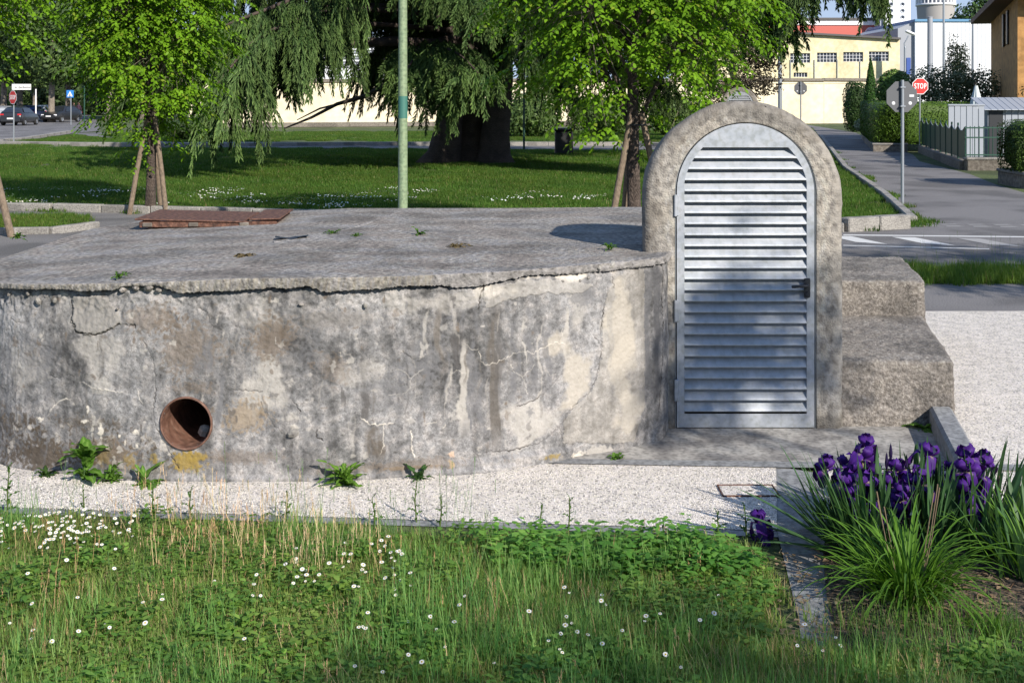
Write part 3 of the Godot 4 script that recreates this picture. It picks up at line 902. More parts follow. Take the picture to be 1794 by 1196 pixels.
	# cracks
	for e in [[[Vector2(2.029, 0.927), Vector2(2.043, 0.873), Vector2(2.036, 0.827), Vector2(2.064, 0.792), Vector2(2.068, 0.765), Vector2(2.100, 0.754), Vector2(2.134, 0.759), Vector2(2.186, 0.753), Vector2(2.236, 0.767), Vector2(2.286, 0.793), Vector2(2.336, 0.819), Vector2(2.375, 0.814), Vector2(2.416, 0.809), Vector2(2.426, 0.798)], 0.0085], [[Vector2(2.464, 0.733), Vector2(2.489, 0.694), Vector2(2.511, 0.650), Vector2(2.521, 0.614), Vector2(2.527, 0.545), Vector2(2.533, 0.456), Vector2(2.521, 0.380), Vector2(2.527, 0.305), Vector2(2.558, 0.240), Vector2(2.589, 0.193), Vector2(2.620, 0.128), Vector2(2.657, 0.063)], 0.0055], [[Vector2(2.736, 0.914), Vector2(2.773, 0.905), Vector2(2.812, 0.885), Vector2(2.818, 0.843), Vector2(2.839, 0.813), Vector2(2.899, 0.789)], 0.0055], [[Vector2(5.052, 0.937), Vector2(5.048, 0.882), Vector2(5.021, 0.804), Vector2(5.013, 0.724), Vector2(5.006, 0.660), Vector2(5.013, 0.610), Vector2(4.994, 0.499), Vector2(4.975, 0.421), Vector2(4.937, 0.361), Vector2(4.843, 0.308), Vector2(4.770, 0.237), Vector2(4.733, 0.184)], 0.0055], [[Vector2(4.733, 0.184), Vector2(4.662, 0.139), Vector2(4.609, 0.114), Vector2(4.556, 0.105), Vector2(4.417, 0.091), Vector2(4.285, 0.100)], 0.006], [[Vector2(4.752, 0.477), Vector2(4.715, 0.440), Vector2(4.662, 0.401), Vector2(4.591, 0.352), Vector2(4.521, 0.334), Vector2(4.469, 0.328)], 0.0055], [[Vector2(1.907, 0.529), Vector2(1.940, 0.510), Vector2(1.994, 0.520), Vector2(2.029, 0.537), Vector2(2.064, 0.524)], 0.004], [[Vector2(4.220, 0.112), Vector2(4.246, 0.079), Vector2(4.253, 0.032), Vector2(4.269, 0.009)], 0.0055], [[Vector2(4.253, 0.985), Vector2(4.350, 1.011), Vector2(4.452, 1.020), Vector2(4.556, 1.038), Vector2(4.697, 1.020), Vector2(4.806, 1.029), Vector2(4.956, 1.031), Vector2(5.092, 1.028), Vector2(5.193, 1.034), Vector2(5.244, 1.089)], 0.007], [[Vector2(4.285, 0.999), Vector2(4.262, 0.939), Vector2(4.246, 0.869)], 0.008], [[Vector2(4.733, 0.184), Vector2(4.752, 0.112), Vector2(4.733, 0.076)], 0.0055], [[Vector2(1.625, 0.806), Vector2(1.685, 0.790), Vector2(1.769, 0.802)], 0.0035], [[Vector2(5.481, 1.075), Vector2(5.498, 0.972), Vector2(5.481, 0.840), Vector2(5.518, 0.700), Vector2(5.498, 0.501), Vector2(5.473, 0.303), Vector2(5.440, 0.169)], 0.012], [[Vector2(2.923, 0.485), Vector2(3.013, 0.479), Vector2(3.102, 0.472)], 0.005], [[Vector2(3.257, 0.430), Vector2(3.287, 0.384), Vector2(3.299, 0.357)], 0.006], [[Vector2(3.833, 0.669), Vector2(3.885, 0.628), Vector2(3.940, 0.625)], 0.003], [[Vector2(4.967, 0.663), Vector2(5.013, 0.607)], 0.005], [[Vector2(5.084, 0.993), Vector2(5.096, 0.927)], 0.005], [[Vector2(3.385, 0.273), Vector2(3.379, 0.234), Vector2(3.417, 0.212)], 0.006], [[Vector2(1.847, 0.679), Vector2(1.914, 0.674)], 0.003], [[Vector2(4.662, 0.786), Vector2(4.609, 0.812), Vector2(4.573, 0.799)], 0.003], [[Vector2(3.087, 0.416), Vector2(3.162, 0.296), Vector2(3.221, 0.244)], 0.004]]:
		p.line(e[0], e[1] * 0.7, crack, 0.85, 0.5)
	# veins of lime
	for e in [[[Vector2(3.614, 0.326), Vector2(3.652, 0.294), Vector2(3.697, 0.283), Vector2(3.788, 0.288)], 0.007], [[Vector2(3.733, 0.282), Vector2(3.736, 0.191), Vector2(3.718, 0.126)], 0.006], [[Vector2(3.879, 0.243), Vector2(3.885, 0.182), Vector2(3.879, 0.152), Vector2(3.897, 0.100)], 0.009], [[Vector2(4.400, 0.595), Vector2(4.452, 0.616), Vector2(4.504, 0.627), Vector2(4.573, 0.611), Vector2(4.662, 0.644), Vector2(4.715, 0.655), Vector2(4.777, 0.640)], 0.005], [[Vector2(4.246, 0.647), Vector2(4.259, 0.600), Vector2(4.285, 0.568), Vector2(4.350, 0.578), Vector2(4.400, 0.602)], 0.004], [[Vector2(4.428, 0.556), Vector2(4.469, 0.505), Vector2(4.504, 0.492), Vector2(4.556, 0.518), Vector2(4.581, 0.547)], 0.004], [[Vector2(4.504, 0.492), Vector2(4.521, 0.438), Vector2(4.542, 0.382)], 0.0035], [[Vector2(3.803, 0.574), Vector2(3.848, 0.563), Vector2(3.879, 0.522), Vector2(3.925, 0.559), Vector2(3.946, 0.573)], 0.004], [[Vector2(3.879, 0.522), Vector2(3.873, 0.471), Vector2(3.833, 0.436)], 0.0035], [[Vector2(4.079, 0.520), Vector2(4.126, 0.557), Vector2(4.163, 0.530)], 0.004], [[Vector2(1.896, 0.308), Vector2(1.921, 0.347), Vector2(1.958, 0.380), Vector2(2.001, 0.398), Vector2(2.043, 0.407)], 0.009], [[Vector2(2.100, 0.502), Vector2(2.169, 0.476), Vector2(2.286, 0.461), Vector2(2.352, 0.458)], 0.005], [[Vector2(2.432, 0.482), Vector2(2.445, 0.423), Vector2(2.471, 0.403)], 0.004], [[Vector2(4.644, 0.519), Vector2(4.680, 0.475), Vector2(4.719, 0.483)], 0.0035], [[Vector2(4.752, 0.731), Vector2(4.744, 0.652)], 0.003], [[Vector2(4.173, 0.698), Vector2(4.208, 0.659), Vector2(4.246, 0.656)], 0.0035], [[Vector2(3.955, 0.278), Vector2(4.017, 0.286)], 0.005], [[Vector2(4.051, 0.247), Vector2(4.066, 0.270)], 0.005], [[Vector2(3.757, 0.437), Vector2(3.818, 0.443)], 0.004]]:
		p.line(e[0], e[1] * 0.7, lime, 0.7, -0.2)
	return p


# slab edge: [s, underside] where the photographed edge has broken away
func slab_under(s: float) -> float:
	var tab := [Vector2(1.540, 0.970), Vector2(1.808, 0.981), Vector2(1.958, 0.991), Vector2(2.134, 0.987), Vector2(2.319, 0.999), Vector2(2.384, 1.031), Vector2(2.527, 1.034), Vector2(2.583, 1.017), Vector2(2.682, 0.988), Vector2(2.803, 0.998), Vector2(2.983, 1.005), Vector2(3.162, 1.022), Vector2(3.221, 1.013), Vector2(3.340, 1.027), Vector2(3.429, 0.994), Vector2(3.518, 1.001), Vector2(3.667, 1.004), Vector2(3.818, 1.015), Vector2(4.032, 1.013), Vector2(4.126, 0.994), Vector2(4.253, 0.997), Vector2(4.384, 1.018), Vector2(4.556, 1.038), Vector2(4.806, 1.029), Vector2(5.033, 1.029), Vector2(5.193, 1.034)]
	if s <= tab[0].x:
		return tab[0].y
	for k in tab.size() - 1:
		if s < tab[k + 1].x:
			return lerpf(tab[k].y, tab[k + 1].y, (s - tab[k].x) / (tab[k + 1].x - tab[k].x))
	return tab[tab.size() - 1].y


func slab_top(x: float) -> float:
	return lerpf(0.99, 1.072, clampf((x + 3.0) / 1.6, 0.0, 1.0)) + 0.008 * clampf(x, 0.0, 1.0)


func bunker() -> void:
	var at := Vector3(-0.6, 0, -8.5)
	var root := thing("air_raid_shelter", "weathered grey concrete shelter with flat roof and arched louvred door", "shelter", at)
	# ---- curved wall
	var length := wall_length()
	var paint := paint_wall()
	print("painted ", Time.get_ticks_msec())
	var img := Image.create(paint.w, paint.h, false, Image.FORMAT_RGB8)
	var rel := Image.create(paint.w, paint.h, false, Image.FORMAT_L8)
	var bytes := PackedByteArray()
	bytes.resize(paint.w * paint.h * 3)
	var zb := PackedByteArray()
	zb.resize(paint.w * paint.h)
	for k in paint.w * paint.h:
		bytes[k * 3] = clampi(int(pow(maxf(paint.r[k], 0.0), 0.4545) * 255.0), 0, 255)
		bytes[k * 3 + 1] = clampi(int(pow(maxf(paint.g[k], 0.0), 0.4545) * 255.0), 0, 255)
		bytes[k * 3 + 2] = clampi(int(pow(maxf(paint.b[k], 0.0), 0.4545) * 255.0), 0, 255)
		zb[k] = clampi(int(paint.z[k] * 128.0), 0, 255)
	img.set_data(paint.w, paint.h, false, Image.FORMAT_RGB8, bytes)
	rel.set_data(paint.w, paint.h, false, Image.FORMAT_L8, zb)
	var wm := plain("old_wall", Color.WHITE, 0.95)
	wm.albedo_texture = ImageTexture.create_from_image(img)
	wm.heightmap_enabled = true
	wm.heightmap_texture = ImageTexture.create_from_image(rel)
	wm.heightmap_scale = 1.6
	wm.metallic_specular = 0.3
	var cols := 760
	var rows := 150
	var pts := PackedVector3Array()
	var uvs := PackedVector2Array()
	var soft := noise(201, 2.2, 3)
	var lumpy := noise(202, 11.0, 3)
	var crag := noise(203, 26.0, 3)
	var pipe: Vector2 = Vector2(2.700, 0.306)
	var skip := {}
	for y in rows:
		for x in cols:
			var s := length * x / (cols - 1)
			var hgt := -0.06 + (slab_under(s) + 0.02 + 0.06) * y / (rows - 1)
			var wp := wall_point(s)
			var zi := clampi(int((WALL_H - hgt) * paint.sy), 0, paint.h - 1) * paint.w + clampi(int(s * paint.sx), 0, paint.w - 1)
			var topband := smoothstep(0.74, 0.93, hgt) * (1.0 - smoothstep(4.3, 4.7, s))
			var o := soft.get_noise_2d(s, hgt) * 0.012 + lumpy.get_noise_2d(s, hgt * 0.8) * (0.002 + 0.006 * topband) + crag.get_noise_2d(s, hgt) * (0.0016 + 0.007 * topband)
			o += (paint.z[zi] - 0.5) * 0.012
			o -= 0.014 * topband + 0.02 * smoothstep(slab_under(s) - 0.02, slab_under(s), hgt)
			if s < 4.45:
				o += 0.016 * (1.0 - smoothstep(0.022, 0.03, hgt))
			o += 0.035 * (1.0 - smoothstep(0.055 + 0.01 * soft.get_noise_1d(s * 4.0), 0.07, hgt)) * smoothstep(4.02, 4.1, s) * (1.0 - smoothstep(4.78, 4.84, s))
			var q: Vector2 = wp[0] + wp[1] * o
			pts.append(Vector3(q.x, hgt, q.y) - at)
			uvs.append(Vector2(s / length, clampf(1.0 - hgt / WALL_H, 0.001, 0.999)))
			if x < cols - 1 and y < rows - 1 and Vector2(s + 0.5 * length / cols, hgt + 0.004).distance_to(pipe) < 0.131:
				skip[y * cols + x] = true
	var ws := Shape.new()
	ws.grid(pts, cols, rows, uvs, PackedColorArray(), skip)
	obj("wall", ws, wm, root)
	# ---- drain pipe let into the wall
	var pw := wall_point(pipe.x)
	var pn := Vector3(pw[1].x, 0, pw[1].y)
	var pc := Vector3(pw[0].x, pipe.y, pw[0].y) - at
	var pf := Transform3D(Basis(Vector3(-pn.z, 0, pn.x), pn, Vector3(0, -1, 0)).orthonormalized(), pc)
	var ps := Shape.new()
	var prof := []
	for e in [[0.141, -0.06], [0.141, 0.006], [0.139, 0.012], [0.1335, 0.013], [0.1305, 0.010], [0.129, 0.0], [0.128, -0.3], [0.128, -0.9]]:
		prof.append(Vector2(e[0], e[1]))
	ps.lathe(prof, 48, pf)
	var pipe_o := obj("drain_pipe", ps, M.clay, root)
	var end_cap := Shape.new()  # dark disc added to close the pipe, standing in for its unlit depth
	end_cap.lathe([Vector2(0.126, -0.8), Vector2(0.06, -0.79), Vector2(0.001, -0.8)], 24, pf)
	obj("dark_end_cap", end_cap, M.stone_dark, pipe_o)
	var stone := Shape.new()
	stone.box(pf * Transform3D(Basis.from_euler(Vector3(0.4, 0.5, 0.3)), Vector3(-0.055, -0.13, 0.075)), Vector3(0.06, 0.05, 0.075), 0.018)
	tag(obj("stone", stone, M.kerb_stone, pipe_o), "grey stone lying inside the drain pipe")
	# ---- roof slab with its broken edge
	var loop := []
	var seg := 620
	for k in seg:
		var s := 0.6 + (length - 0.62) * k / (seg - 1)
		var wp := wall_point(s)
		loop.append([wp[0], wp[1], s])
	for e in [[0.93, -7.5, 1.0, 0.0, 6], [0.95, -7.78, 1.0, 0.0, 6], [2.0, -7.8, 0.0, 1.0, 12], [2.1, -10.15, 1.0, 0.0, 50], [1.9, -10.3, 0.0, -1.0, 10], [-2.8, -10.25, 0.0, -1.0, 80], [-3.1, -10.0, -0.7, -0.7, 10], [-3.28, -9.4, -1.0, 0.0, 14]]:
		var from: Vector2 = loop[-1][0]
		for k in e[4]:
			loop.append([from.lerp(Vector2(e[0], e[1]), (k + 1.0) / e[4]), Vector2(e[2], e[3]).normalized(), -1.0])
	var first: Vector2 = loop[0][0]
	var last: Vector2 = loop[-1][0]
	for k in 16:
		loop.append([last.lerp(first, (k + 1.0) / 16.0), Vector2(-1, 0), -1.0])
	var n := loop.size()
	var mid := Vector2(-0.7, -8.7)
	var rings := 64
	pts = PackedVector3Array()
	var tint := PackedColorArray()
	var big := noise(211, 0.9, 4)
	var gritty := noise(212, 17.0, 4)
	for r in rings + 7:
		for k in n:
			var e: Array = loop[k]
			var s: float = e[2]
			var under: float = slab_under(s) if s >= 0.0 else 0.98
			var place: Vector2 = e[0]
			var topy := slab_top(place.x)
			if s >= 0.0:
				under += crag.get_noise_1d(s * 3.0) * 0.008 + gritty.get_noise_1d(s * 2.0) * 0.004
			under = minf(under, topy - 0.02)
			var over: float = lerpf(0.026, 0.008, smoothstep(3.8, 4.2, s)) + 0.007 * lumpy.get_noise_1d(s * 2.0)
			var q := place
			var y := topy
			var shade := 1.0
			var jag := gritty.get_noise_3d(place.x * 1.3, r * 0.02, place.y * 1.3) * 0.006
			if s >= 0.0 and s > 4.0:
				jag = lumpy.get_noise_3d(place.x * 1.6, r * 0.04, place.y * 1.6) * 0.02
			if r == 0:
				q += e[1] * -0.07
				y = under + 0.02
			elif r == 1:
				q += e[1] * (over - 0.008 + jag)
				y = under + 0.001
			elif r == 2:
				q += e[1] * (over - 0.001 + jag)
				y = under + 0.002
			elif r == 3:
				q += e[1] * (over + jag)
				y = lerpf(under, topy, 0.5)
			elif r == 4:
				q += e[1] * (over + jag)
				y = topy - 0.006
			elif r == 5:
				q += e[1] * (over - 0.002 + jag)
				y = topy - 0.002
			elif r == 6:
				q += e[1] * (over - 0.008 + jag)
				y = topy
			else:
				var f := pow((r - 6.0) / rings, 1.25)
				q = (place + e[1] * (over - 0.008)).lerp(mid, f)
				y = slab_top(q.x) + big.get_noise_2dv(q) * 0.012 * minf(1.0, f * 20.0) + gritty.get_noise_2dv(q) * 0.003
			if r < 6:
				# bare broken face: warm and pale with grains
				var gg := gritty.get_noise_3d(q.x * 4.0, y * 40.0, q.y * 4.0)
				var warm := Color(1.25, 1.17, 1.02) if s < 4.0 else Color(1.75, 1.62, 1.42)
				tint.append(warm * (0.9 + 0.5 * gg))
			else:
				var bb := big.get_noise_2d(q.x * 1.7 + 5.0, q.y * 3.0)
				var gg := gritty.get_noise_2d(q.x * 0.5, q.y * 1.6)
				shade = 0.97 + 0.45 * bb + 0.32 * gg
				var cc := Color(shade * 1.06, shade * 0.985, shade * 0.9)
				if s > 4.0 and r < 16:
					cc = cc.lerp(Color(1.6, 1.5, 1.35), 0.5 * (1.0 - (r - 6) / 10.0))
				tint.append(cc)
			pts.append(Vector3(q.x, y, q.y) - at)
	var ss := Shape.new()
	ss.grid(pts, n, rings + 7, PackedVector2Array(), tint)
	obj("roof_slab", ss, M.slab_concrete, root)
	# raised mortar joint across the roof
	var jn := Shape.new()
	var jp := []
	var jr := []
	var jl := [Vector3(-1.565, 1.066, -7.846), Vector3(-1.393, 1.066, -7.973), Vector3(-1.263, 1.068, -8.364), Vector3(-1.096, 1.070, -8.959), Vector3(-0.933, 1.072, -9.943)]
	for k in 33:
		var f := k / 32.0 * 4.0
		var q: Vector3 = (jl[mini(int(f), 3)] as Vector3).lerp(jl[mini(int(f), 3) + 1], f - mini(int(f), 3))
		jp.append(q - at + Vector3(gritty.get_noise_1d(k * 3.0) * 0.03, -0.008, gritty.get_noise_1d(k * 5.0 + 40.0) * 0.03))
		jr.append(0.016 + 0.008 * gritty.get_noise_1d(k * 7.0))
	jn.col = Color(1.25, 1.2, 1.1)
	jn.tube(jp, jr, 8)
	obj("mortar_joint", jn, M.slab_concrete, root)
	# loose lumps of aggregate under the edge
	var lump := Shape.new()
	lump.box(Transform3D(), Vector3(1, 0.8, 0.9), 0.28)
	var lm := lump.mesh()
	for e in [[Vector2(1.832, 0.917), 0.036, 0], [Vector2(1.940, 0.926), 0.028, 0], [Vector2(1.615, 0.939), 0.022, 1], [Vector2(2.319, 0.897), 0.02, 1], [Vector2(2.358, 1.006), 0.045, 1], [Vector2(2.426, 1.014), 0.05, 1], [Vector2(2.496, 1.016), 0.055, 1], [Vector2(2.552, 1.002), 0.03, 1], [Vector2(3.302, 0.929), 0.022, 1], [Vector2(1.761, 0.956), 0.026, 1], [Vector2(3.637, 0.917), 0.024, 0], [Vector2(5.080, 1.062), 0.045, 0], [Vector2(4.994, 1.055), 0.035, 0], [Vector2(5.152, 1.050), 0.03, 0], [Vector2(4.918, 1.002), 0.028, 1], [Vector2(4.862, 0.987), 0.024, 1], [Vector2(4.752, 0.994), 0.02, 1], [Vector2(3.266, 0.256), 0.06, 0]]:
		var wp := wall_point(e[0].x)
		var o := obj("stone", lm, M.kerb_stone if e[2] == 0 else M.step_concrete, root)
		o.position = Vector3(wp[0].x, e[0].y, wp[0].y) - at
		o.scale = Vector3(e[1] * 1.2, e[1] * 0.9, e[1] * 0.8)
		o.rotation = Vector3(rng.randf() * 3, rng.randf() * 3, rng.randf() * 3)
	# ---- arched surround and its door
	surround(root, Vector3(1.42, 0, -7.28) - at)
	louvred_door(root, Vector3(1.42, 0, -7.28) - at)
	# ---- two massive blocks stepping down beside the entrance
	rough_block("step_block", root, -at, Vector2(1.9, 2.71), Vector2(1.9, 3.06), -7.33, -8.95, 0.405, 0.028, 301)
	rough_block("step_block", root, -at, Vector2(1.9, 3.06), Vector2(1.9, 3.33), -8.86, -10.25, 0.663, 0.022, 302)
	# ---- twin exit far back on the lawn
	var far := thing("shelter_exit", "small arched concrete shelter exit seen just over the top of the near doorway", "shelter", Vector3(7.42, 0.42, -39.0), -0.18)
	surround(far, Vector3.ZERO)
	louvred_door(far, Vector3.ZERO)
	var plinth := Shape.new()
	plinth.bx(Vector3(-0.9, -0.45, -1.2), Vector3(0.9, 0.0, 0.5), 0.03)
	obj("plinth", plinth, M.concrete, far)
	# ---- on the roof: rusty hatch and a broken piece of sheet
	var hatch := thing("roof_hatch", "low rusty brown metal hatch lying on the flat concrete roof", "hatch", Vector3(-2.36, 1.035, -9.6), 0.05)
	hatch.scale = Vector3(0.92, 0.9, 0.85)
	var fr := Shape.new()
	for e in [[0.0, 0.42, 1.14, 0.05], [0.0, -0.42, 1.14, 0.05], [-0.545, 0.0, 0.05, 0.79], [0.545, 0.0, 0.05, 0.79]]:
		fr.box(Transform3D(Basis(), Vector3(e[0], 0.008, e[1])), Vector3(e[2], 0.05, e[3]), 0.006)
	obj("frame", fr, M.rust, hatch)
	for k in 2:
		var lid := Shape.new()
		lid.box(Transform3D(Basis.from_euler(Vector3(0, 0, 0.02 if k else -0.03)), Vector3(-0.155 if k == 0 else 0.47, 0.042 + 0.01 * k, 0)), Vector3(0.9 if k == 0 else 0.26, 0.014, 0.92), 0.005)
		obj("lid", lid, M.rust, hatch)
	for x in [-0.5, -0.12, 0.3]:
		var lg := Shape.new()
		lg.box(Transform3D(Basis(), Vector3(x, 0.008, 0.45)), Vector3(0.08, 0.035, 0.02), 0.006)
		obj("lug", lg, M.coping, hatch)
	var bit := thing("roofing_scrap", "thin dark curled scrap of roofing sheet on the concrete roof", "scrap", Vector3(-1.48, 1.07, -8.05), 0.15)
	var bs := Shape.new()
	var bp := PackedVector3Array()
	for y in 5:
		for x in 11:
			bp.append(Vector3((x - 5) * 0.022, 0.004 + 0.018 * pow((x - 4) / 6.0, 2) + 0.004 * sin(y * 2.0 + x), (2 - y) * 0.022 * (1.0 + 0.2 * sin(x * 1.3))))
	bs.grid(bp, 11, 5)
	obj("sheet", bs, M.dark_metal, bit)


# the arched concrete ring round the door; origin at the middle of the threshold
func surround(root: Node3D, at: Vector3) -> void:
	var p := PackedVector3Array()
	var tint := PackedColorArray()
	var big := noise(221, 2.6, 4)
	var gr := noise(222, 19.0, 4)
	var count := 170
	var inn := [0.0, 0.43, 1.432]
	var out := [-0.01, 0.612, 1.385]
	var cross_n := 30
	for c in cross_n:
		for k in count:
			var f := float(k) / (count - 1)
			var ends := []
			for e in [inn, out]:
				var q: Vector2
				if f < 0.3:
					q = Vector2(e[0] - e[1], lerpf(-0.03, e[2], f / 0.3))
				elif f > 0.7:
					q = Vector2(e[0] + e[1], lerpf(e[2], -0.03, (f - 0.7) / 0.3))
				else:
					var a := PI * (1.0 - (f - 0.3) / 0.4)
					q = Vector2(e[0] + cos(a) * e[1], e[2] + sin(a) * e[1])
				ends.append(q)
			var a2: Vector2 = ends[0]
			var b2: Vector2 = ends[1]
			var dir := (b2 - a2).normalized()
			var wide := a2.distance_to(b2)
			var bev := 0.06
			var q := a2
			var z := 0.0
			if c == 0:
				z = -0.4
			elif c == 1:
				z = -0.05
			elif c == 2:
				z = -0.004
			elif c < 14:
				q = a2 + dir * (0.004 + (wide - bev) * (c - 3) / 11.0)
			elif c < 20:
				var b := PI * 0.5 * (c - 13) / 6.0
				q = a2 + dir * (wide - bev + bev * sin(b))
				z = -bev + bev * cos(b)
			else:
				q = b2 - dir * 0.045 * (c - 19) / 10.0
				z = -bev - 0.4 * (c - 19) / 10.0
			var nz := big.get_noise_3d(q.x, q.y, z) * 0.008 + gr.get_noise_3d(q.x * 1.2, q.y * 1.2, z) * 0.0045 - 0.012 * maxf(0.0, gr.get_noise_3d(q.x * 0.6 + 7.0, q.y * 0.6, z * 0.6) - 0.28) * (1.0 if c > 12 and c < 21 else 0.0) * 4.0
			if c > 3:
				if c < 17:
					z += nz
				else:
					q += dir * nz
			p.append(Vector3(q.x, q.y, z) + at)
			# skins of matter: pale plaster towards the opening, lichen on the weather side of the arch
			var m := big.get_noise_3d(q.x * 1.1 + 9.0, q.y * 1.1, z)
			var g2 := gr.get_noise_3d(q.x, q.y * 0.6, z + 3.0)
			var across := clampf((c - 3.0) / 15.0, 0.0, 1.0)
			var col := Color(0.84, 0.82, 0.79) * (0.98 + 0.5 * g2)
			var pl := clampf((0.55 - across + m * 0.9 + g2 * 0.6) * 5.0, 0.0, 1.0)
			col = col.lerp(Color(1.18, 1.12, 1.03) * (0.95 + 0.35 * g2), pl * 0.75)
			var lich := 0.8 * clampf((across - 0.5 + m * 0.8 + g2 * 1.1 - 0.35 * absf(f - 0.45)) * 3.5, 0.0, 1.0) * (1.0 if f < 0.62 else 0.45)
			col = col.lerp(Color(0.42, 0.39, 0.35), lich * 0.9)
			var bluish := clampf((0.95 + m * 0.6 - q.y) * 3.0, 0.0, 1.0) * clampf((f - 0.72) * 20.0, 0.0, 1.0) * clampf((across - 0.3 + g2) * 4.0, 0.0, 1.0)
			col = col.lerp(Color(1.2, 1.2, 1.18), bluish * 0.8)
			var damp := clampf((0.14 + g2 * 0.2 + m * 0.12 - q.y) * 9.0, 0.0, 1.0)
			col = col.lerp(Color(0.35, 0.33, 0.3), damp * 0.8)
			tint.append(col)
	var s := Shape.new()
	s.grid(p, count, cross_n, PackedVector2Array(), tint)
	# back wall of the little house
	s.col = Color(1, 0.95, 0.88)
	var poly := PackedVector2Array()
	for k in count:
		poly.append(Vector2(p[(cross_n - 1) * count + k].x, p[(cross_n - 1) * count + k].y))
	s.prism(poly, 0.01, Transform3D(Basis(), Vector3(0, 0, at.z - 0.455)))
	obj("surround", s, M.concrete, root)
	var lining := Shape.new()
	var arch := PackedVector2Array([Vector2(-0.45, -0.02), Vector2(0.45, -0.02)])
	for k in 25:
		arch.append(Vector2(cos(PI * k / 24), sin(PI * k / 24)) * 0.45 + Vector2(0, 1.432))
	lining.prism(arch, 0.04, Transform3D(Basis(), at + Vector3(0, 0, -0.393)))
	obj("lining", lining, M.coping, root)


func louvred_door(root: Node3D, at: Vector3) -> void:
	var door := Node3D.new()
	door.name = "door"
	root.add_child(door, true)
	door.position = at
	door.set_meta("label", "galvanised steel door with horizontal louvres")
	var half := 0.4175
	var spring := 1.44
	var outer := func(y: float) -> float: return half if y < spring else sqrt(maxf(0.0, half * half - (y - spring) * (y - spring)))
	var inner := func(y: float) -> float: return minf(0.372, maxf(0.0, sqrt(maxf(0.0, 0.41 * 0.41 - (y + 0.018 - spring) * (y + 0.018 - spring))) - 0.03) if y > spring - 0.05 else 0.372)
	var y0 := 0.095
	var y1 := 1.712
	# skin of the leaf: two stiles, bottom rail, arched head
	var s := Shape.new()
	var ys := [0.012]
	for k in 60:
		ys.append(y0 + (y1 - y0) * k / 59.0)
	var strip := func(sh: Shape, ya: float, yb: float, xa0: float, xa1: float, xb0: float, xb1: float) -> void:
		sh.quad(Vector3(xa0, ya, 0), Vector3(xb0, yb, 0), Vector3(xb1, yb, 0), Vector3(xa1, ya, 0))
		sh.quad(Vector3(xa0, ya, -0.035), Vector3(xb0, yb, -0.035), Vector3(xb0, yb, 0), Vector3(xa0, ya, 0))
		sh.quad(Vector3(xa1, ya, 0), Vector3(xb1, yb, 0), Vector3(xb1, yb, -0.035), Vector3(xa1, ya, -0.035))
	strip.call(s, 0.012, y0, -half, half, -half, half)
	for k in range(1, ys.size() - 1):
		var a: float = ys[k]
		var b: float = ys[k + 1]
		strip.call(s, a, b, -outer.call(a), -inner.call(a), -outer.call(b), -inner.call(b))
		strip.call(s, a, b, inner.call(a), outer.call(a), inner.call(b), outer.call(b))
	var top := 26
	for k in top:
		var a := lerpf(y1, spring + half - 0.0005, sin(PI * 0.5 * k / top))
		var b := lerpf(y1, spring + half - 0.0005, sin(PI * 0.5 * (k + 1) / top))
		strip.call(s, a, b, -outer.call(a), outer.call(a), -outer.call(b), outer.call(b))
	obj("leaf_frame", s, M.galvanised, door)
	# slats, each a sheet bent out at its foot
	var pitch := (y1 - y0 - 0.012) / 24.0
	for k in 25:
		var yt := y1 - 0.012 - pitch * (k - 1) - 0.0 if k > 0 else y1 + 0.002
		if k == 0:
			continue
		var yb := yt - pitch + 0.012
		var xa: float = inner.call(yt) + 0.004
		var xb: float = inner.call(yb) - 0.001
		var sl := Shape.new()
		var rowsz := [[yt + 0.006, -0.036, xa], [yt - 0.004, -0.031, xa], [lerpf(yt, yb, 0.45), -0.016, lerpf(xa, xb, 0.5)], [yb + 0.014, -0.003, xb], [yb + 0.005, 0.001, xb], [yb, 0.0005, xb], [yb - 0.001, -0.004, xb]]
		var q := PackedVector3Array()
		for r in range(rowsz.size() - 1, -1, -1):
			var e: Array = rowsz[r]
			for x in [-1.0, -0.5, 0.0, 0.5, 1.0]:
				q.append(Vector3(x * e[2], e[0] + rng.randf_range(-0.0004, 0.0004), e[1] + rng.randf_range(-0.0007, 0.0007)))
		sl.grid(q, 5, rowsz.size())
		obj("slat", sl, M.galvanised, door)
	# frame angle round the leaf, hinges, handle
	var fa := Shape.new()
	var path := []
	for k in 41:
		var a := PI * (1.0 - k / 40.0)
		path.append(Vector3(cos(a) * 0.4255, spring + sin(a) * 0.4255, -0.012))
	path.push_front(Vector3(-0.4255, 0.0, -0.012))
	path.append(Vector3(0.4255, 0.0, -0.012))
	var rad := []
	for k in path.size():
		rad.append(0.0035)
	fa.tube(path, rad, 6)
	obj("door_frame", fa, M.grey_metal, door)
	for y in [0.24, 0.72, 1.36]:
		var hg := Shape.new()
		hg.box(Transform3D(Basis(), Vector3(-0.418, y, 0.006)), Vector3(0.022, 0.13, 0.02), 0.005)
		hg.tube([Vector3(-0.428, y - 0.065, 0.009), Vector3(-0.428, y + 0.065, 0.009)], [0.009, 0.009], 10)
		obj("hinge", hg, M.galvanised, door)
	var hd := Node3D.new()
	hd.name = "handle"
	door.add_child(hd, true)
	hd.position = Vector3(0.36, 0.86, 0.004)
	var pl := Shape.new()
	pl.box(Transform3D(Basis(), Vector3(0.012, 0.0, 0.006)), Vector3(0.038, 0.12, 0.014), 0.006)
	obj("plate", pl, M.dark_metal, hd)
	var lv := Shape.new()
	lv.tube([Vector3(0.012, 0.018, 0.01), Vector3(0.012, 0.018, 0.034), Vector3(0.005, 0.018, 0.045), Vector3(-0.03, 0.017, 0.049), Vector3(-0.075, 0.014, 0.049), Vector3(-0.092, 0.013, 0.046)], [0.011, 0.0105, 0.011, 0.0105, 0.01, 0.008], 12)
	obj("lever", lv, M.dark_metal, hd)
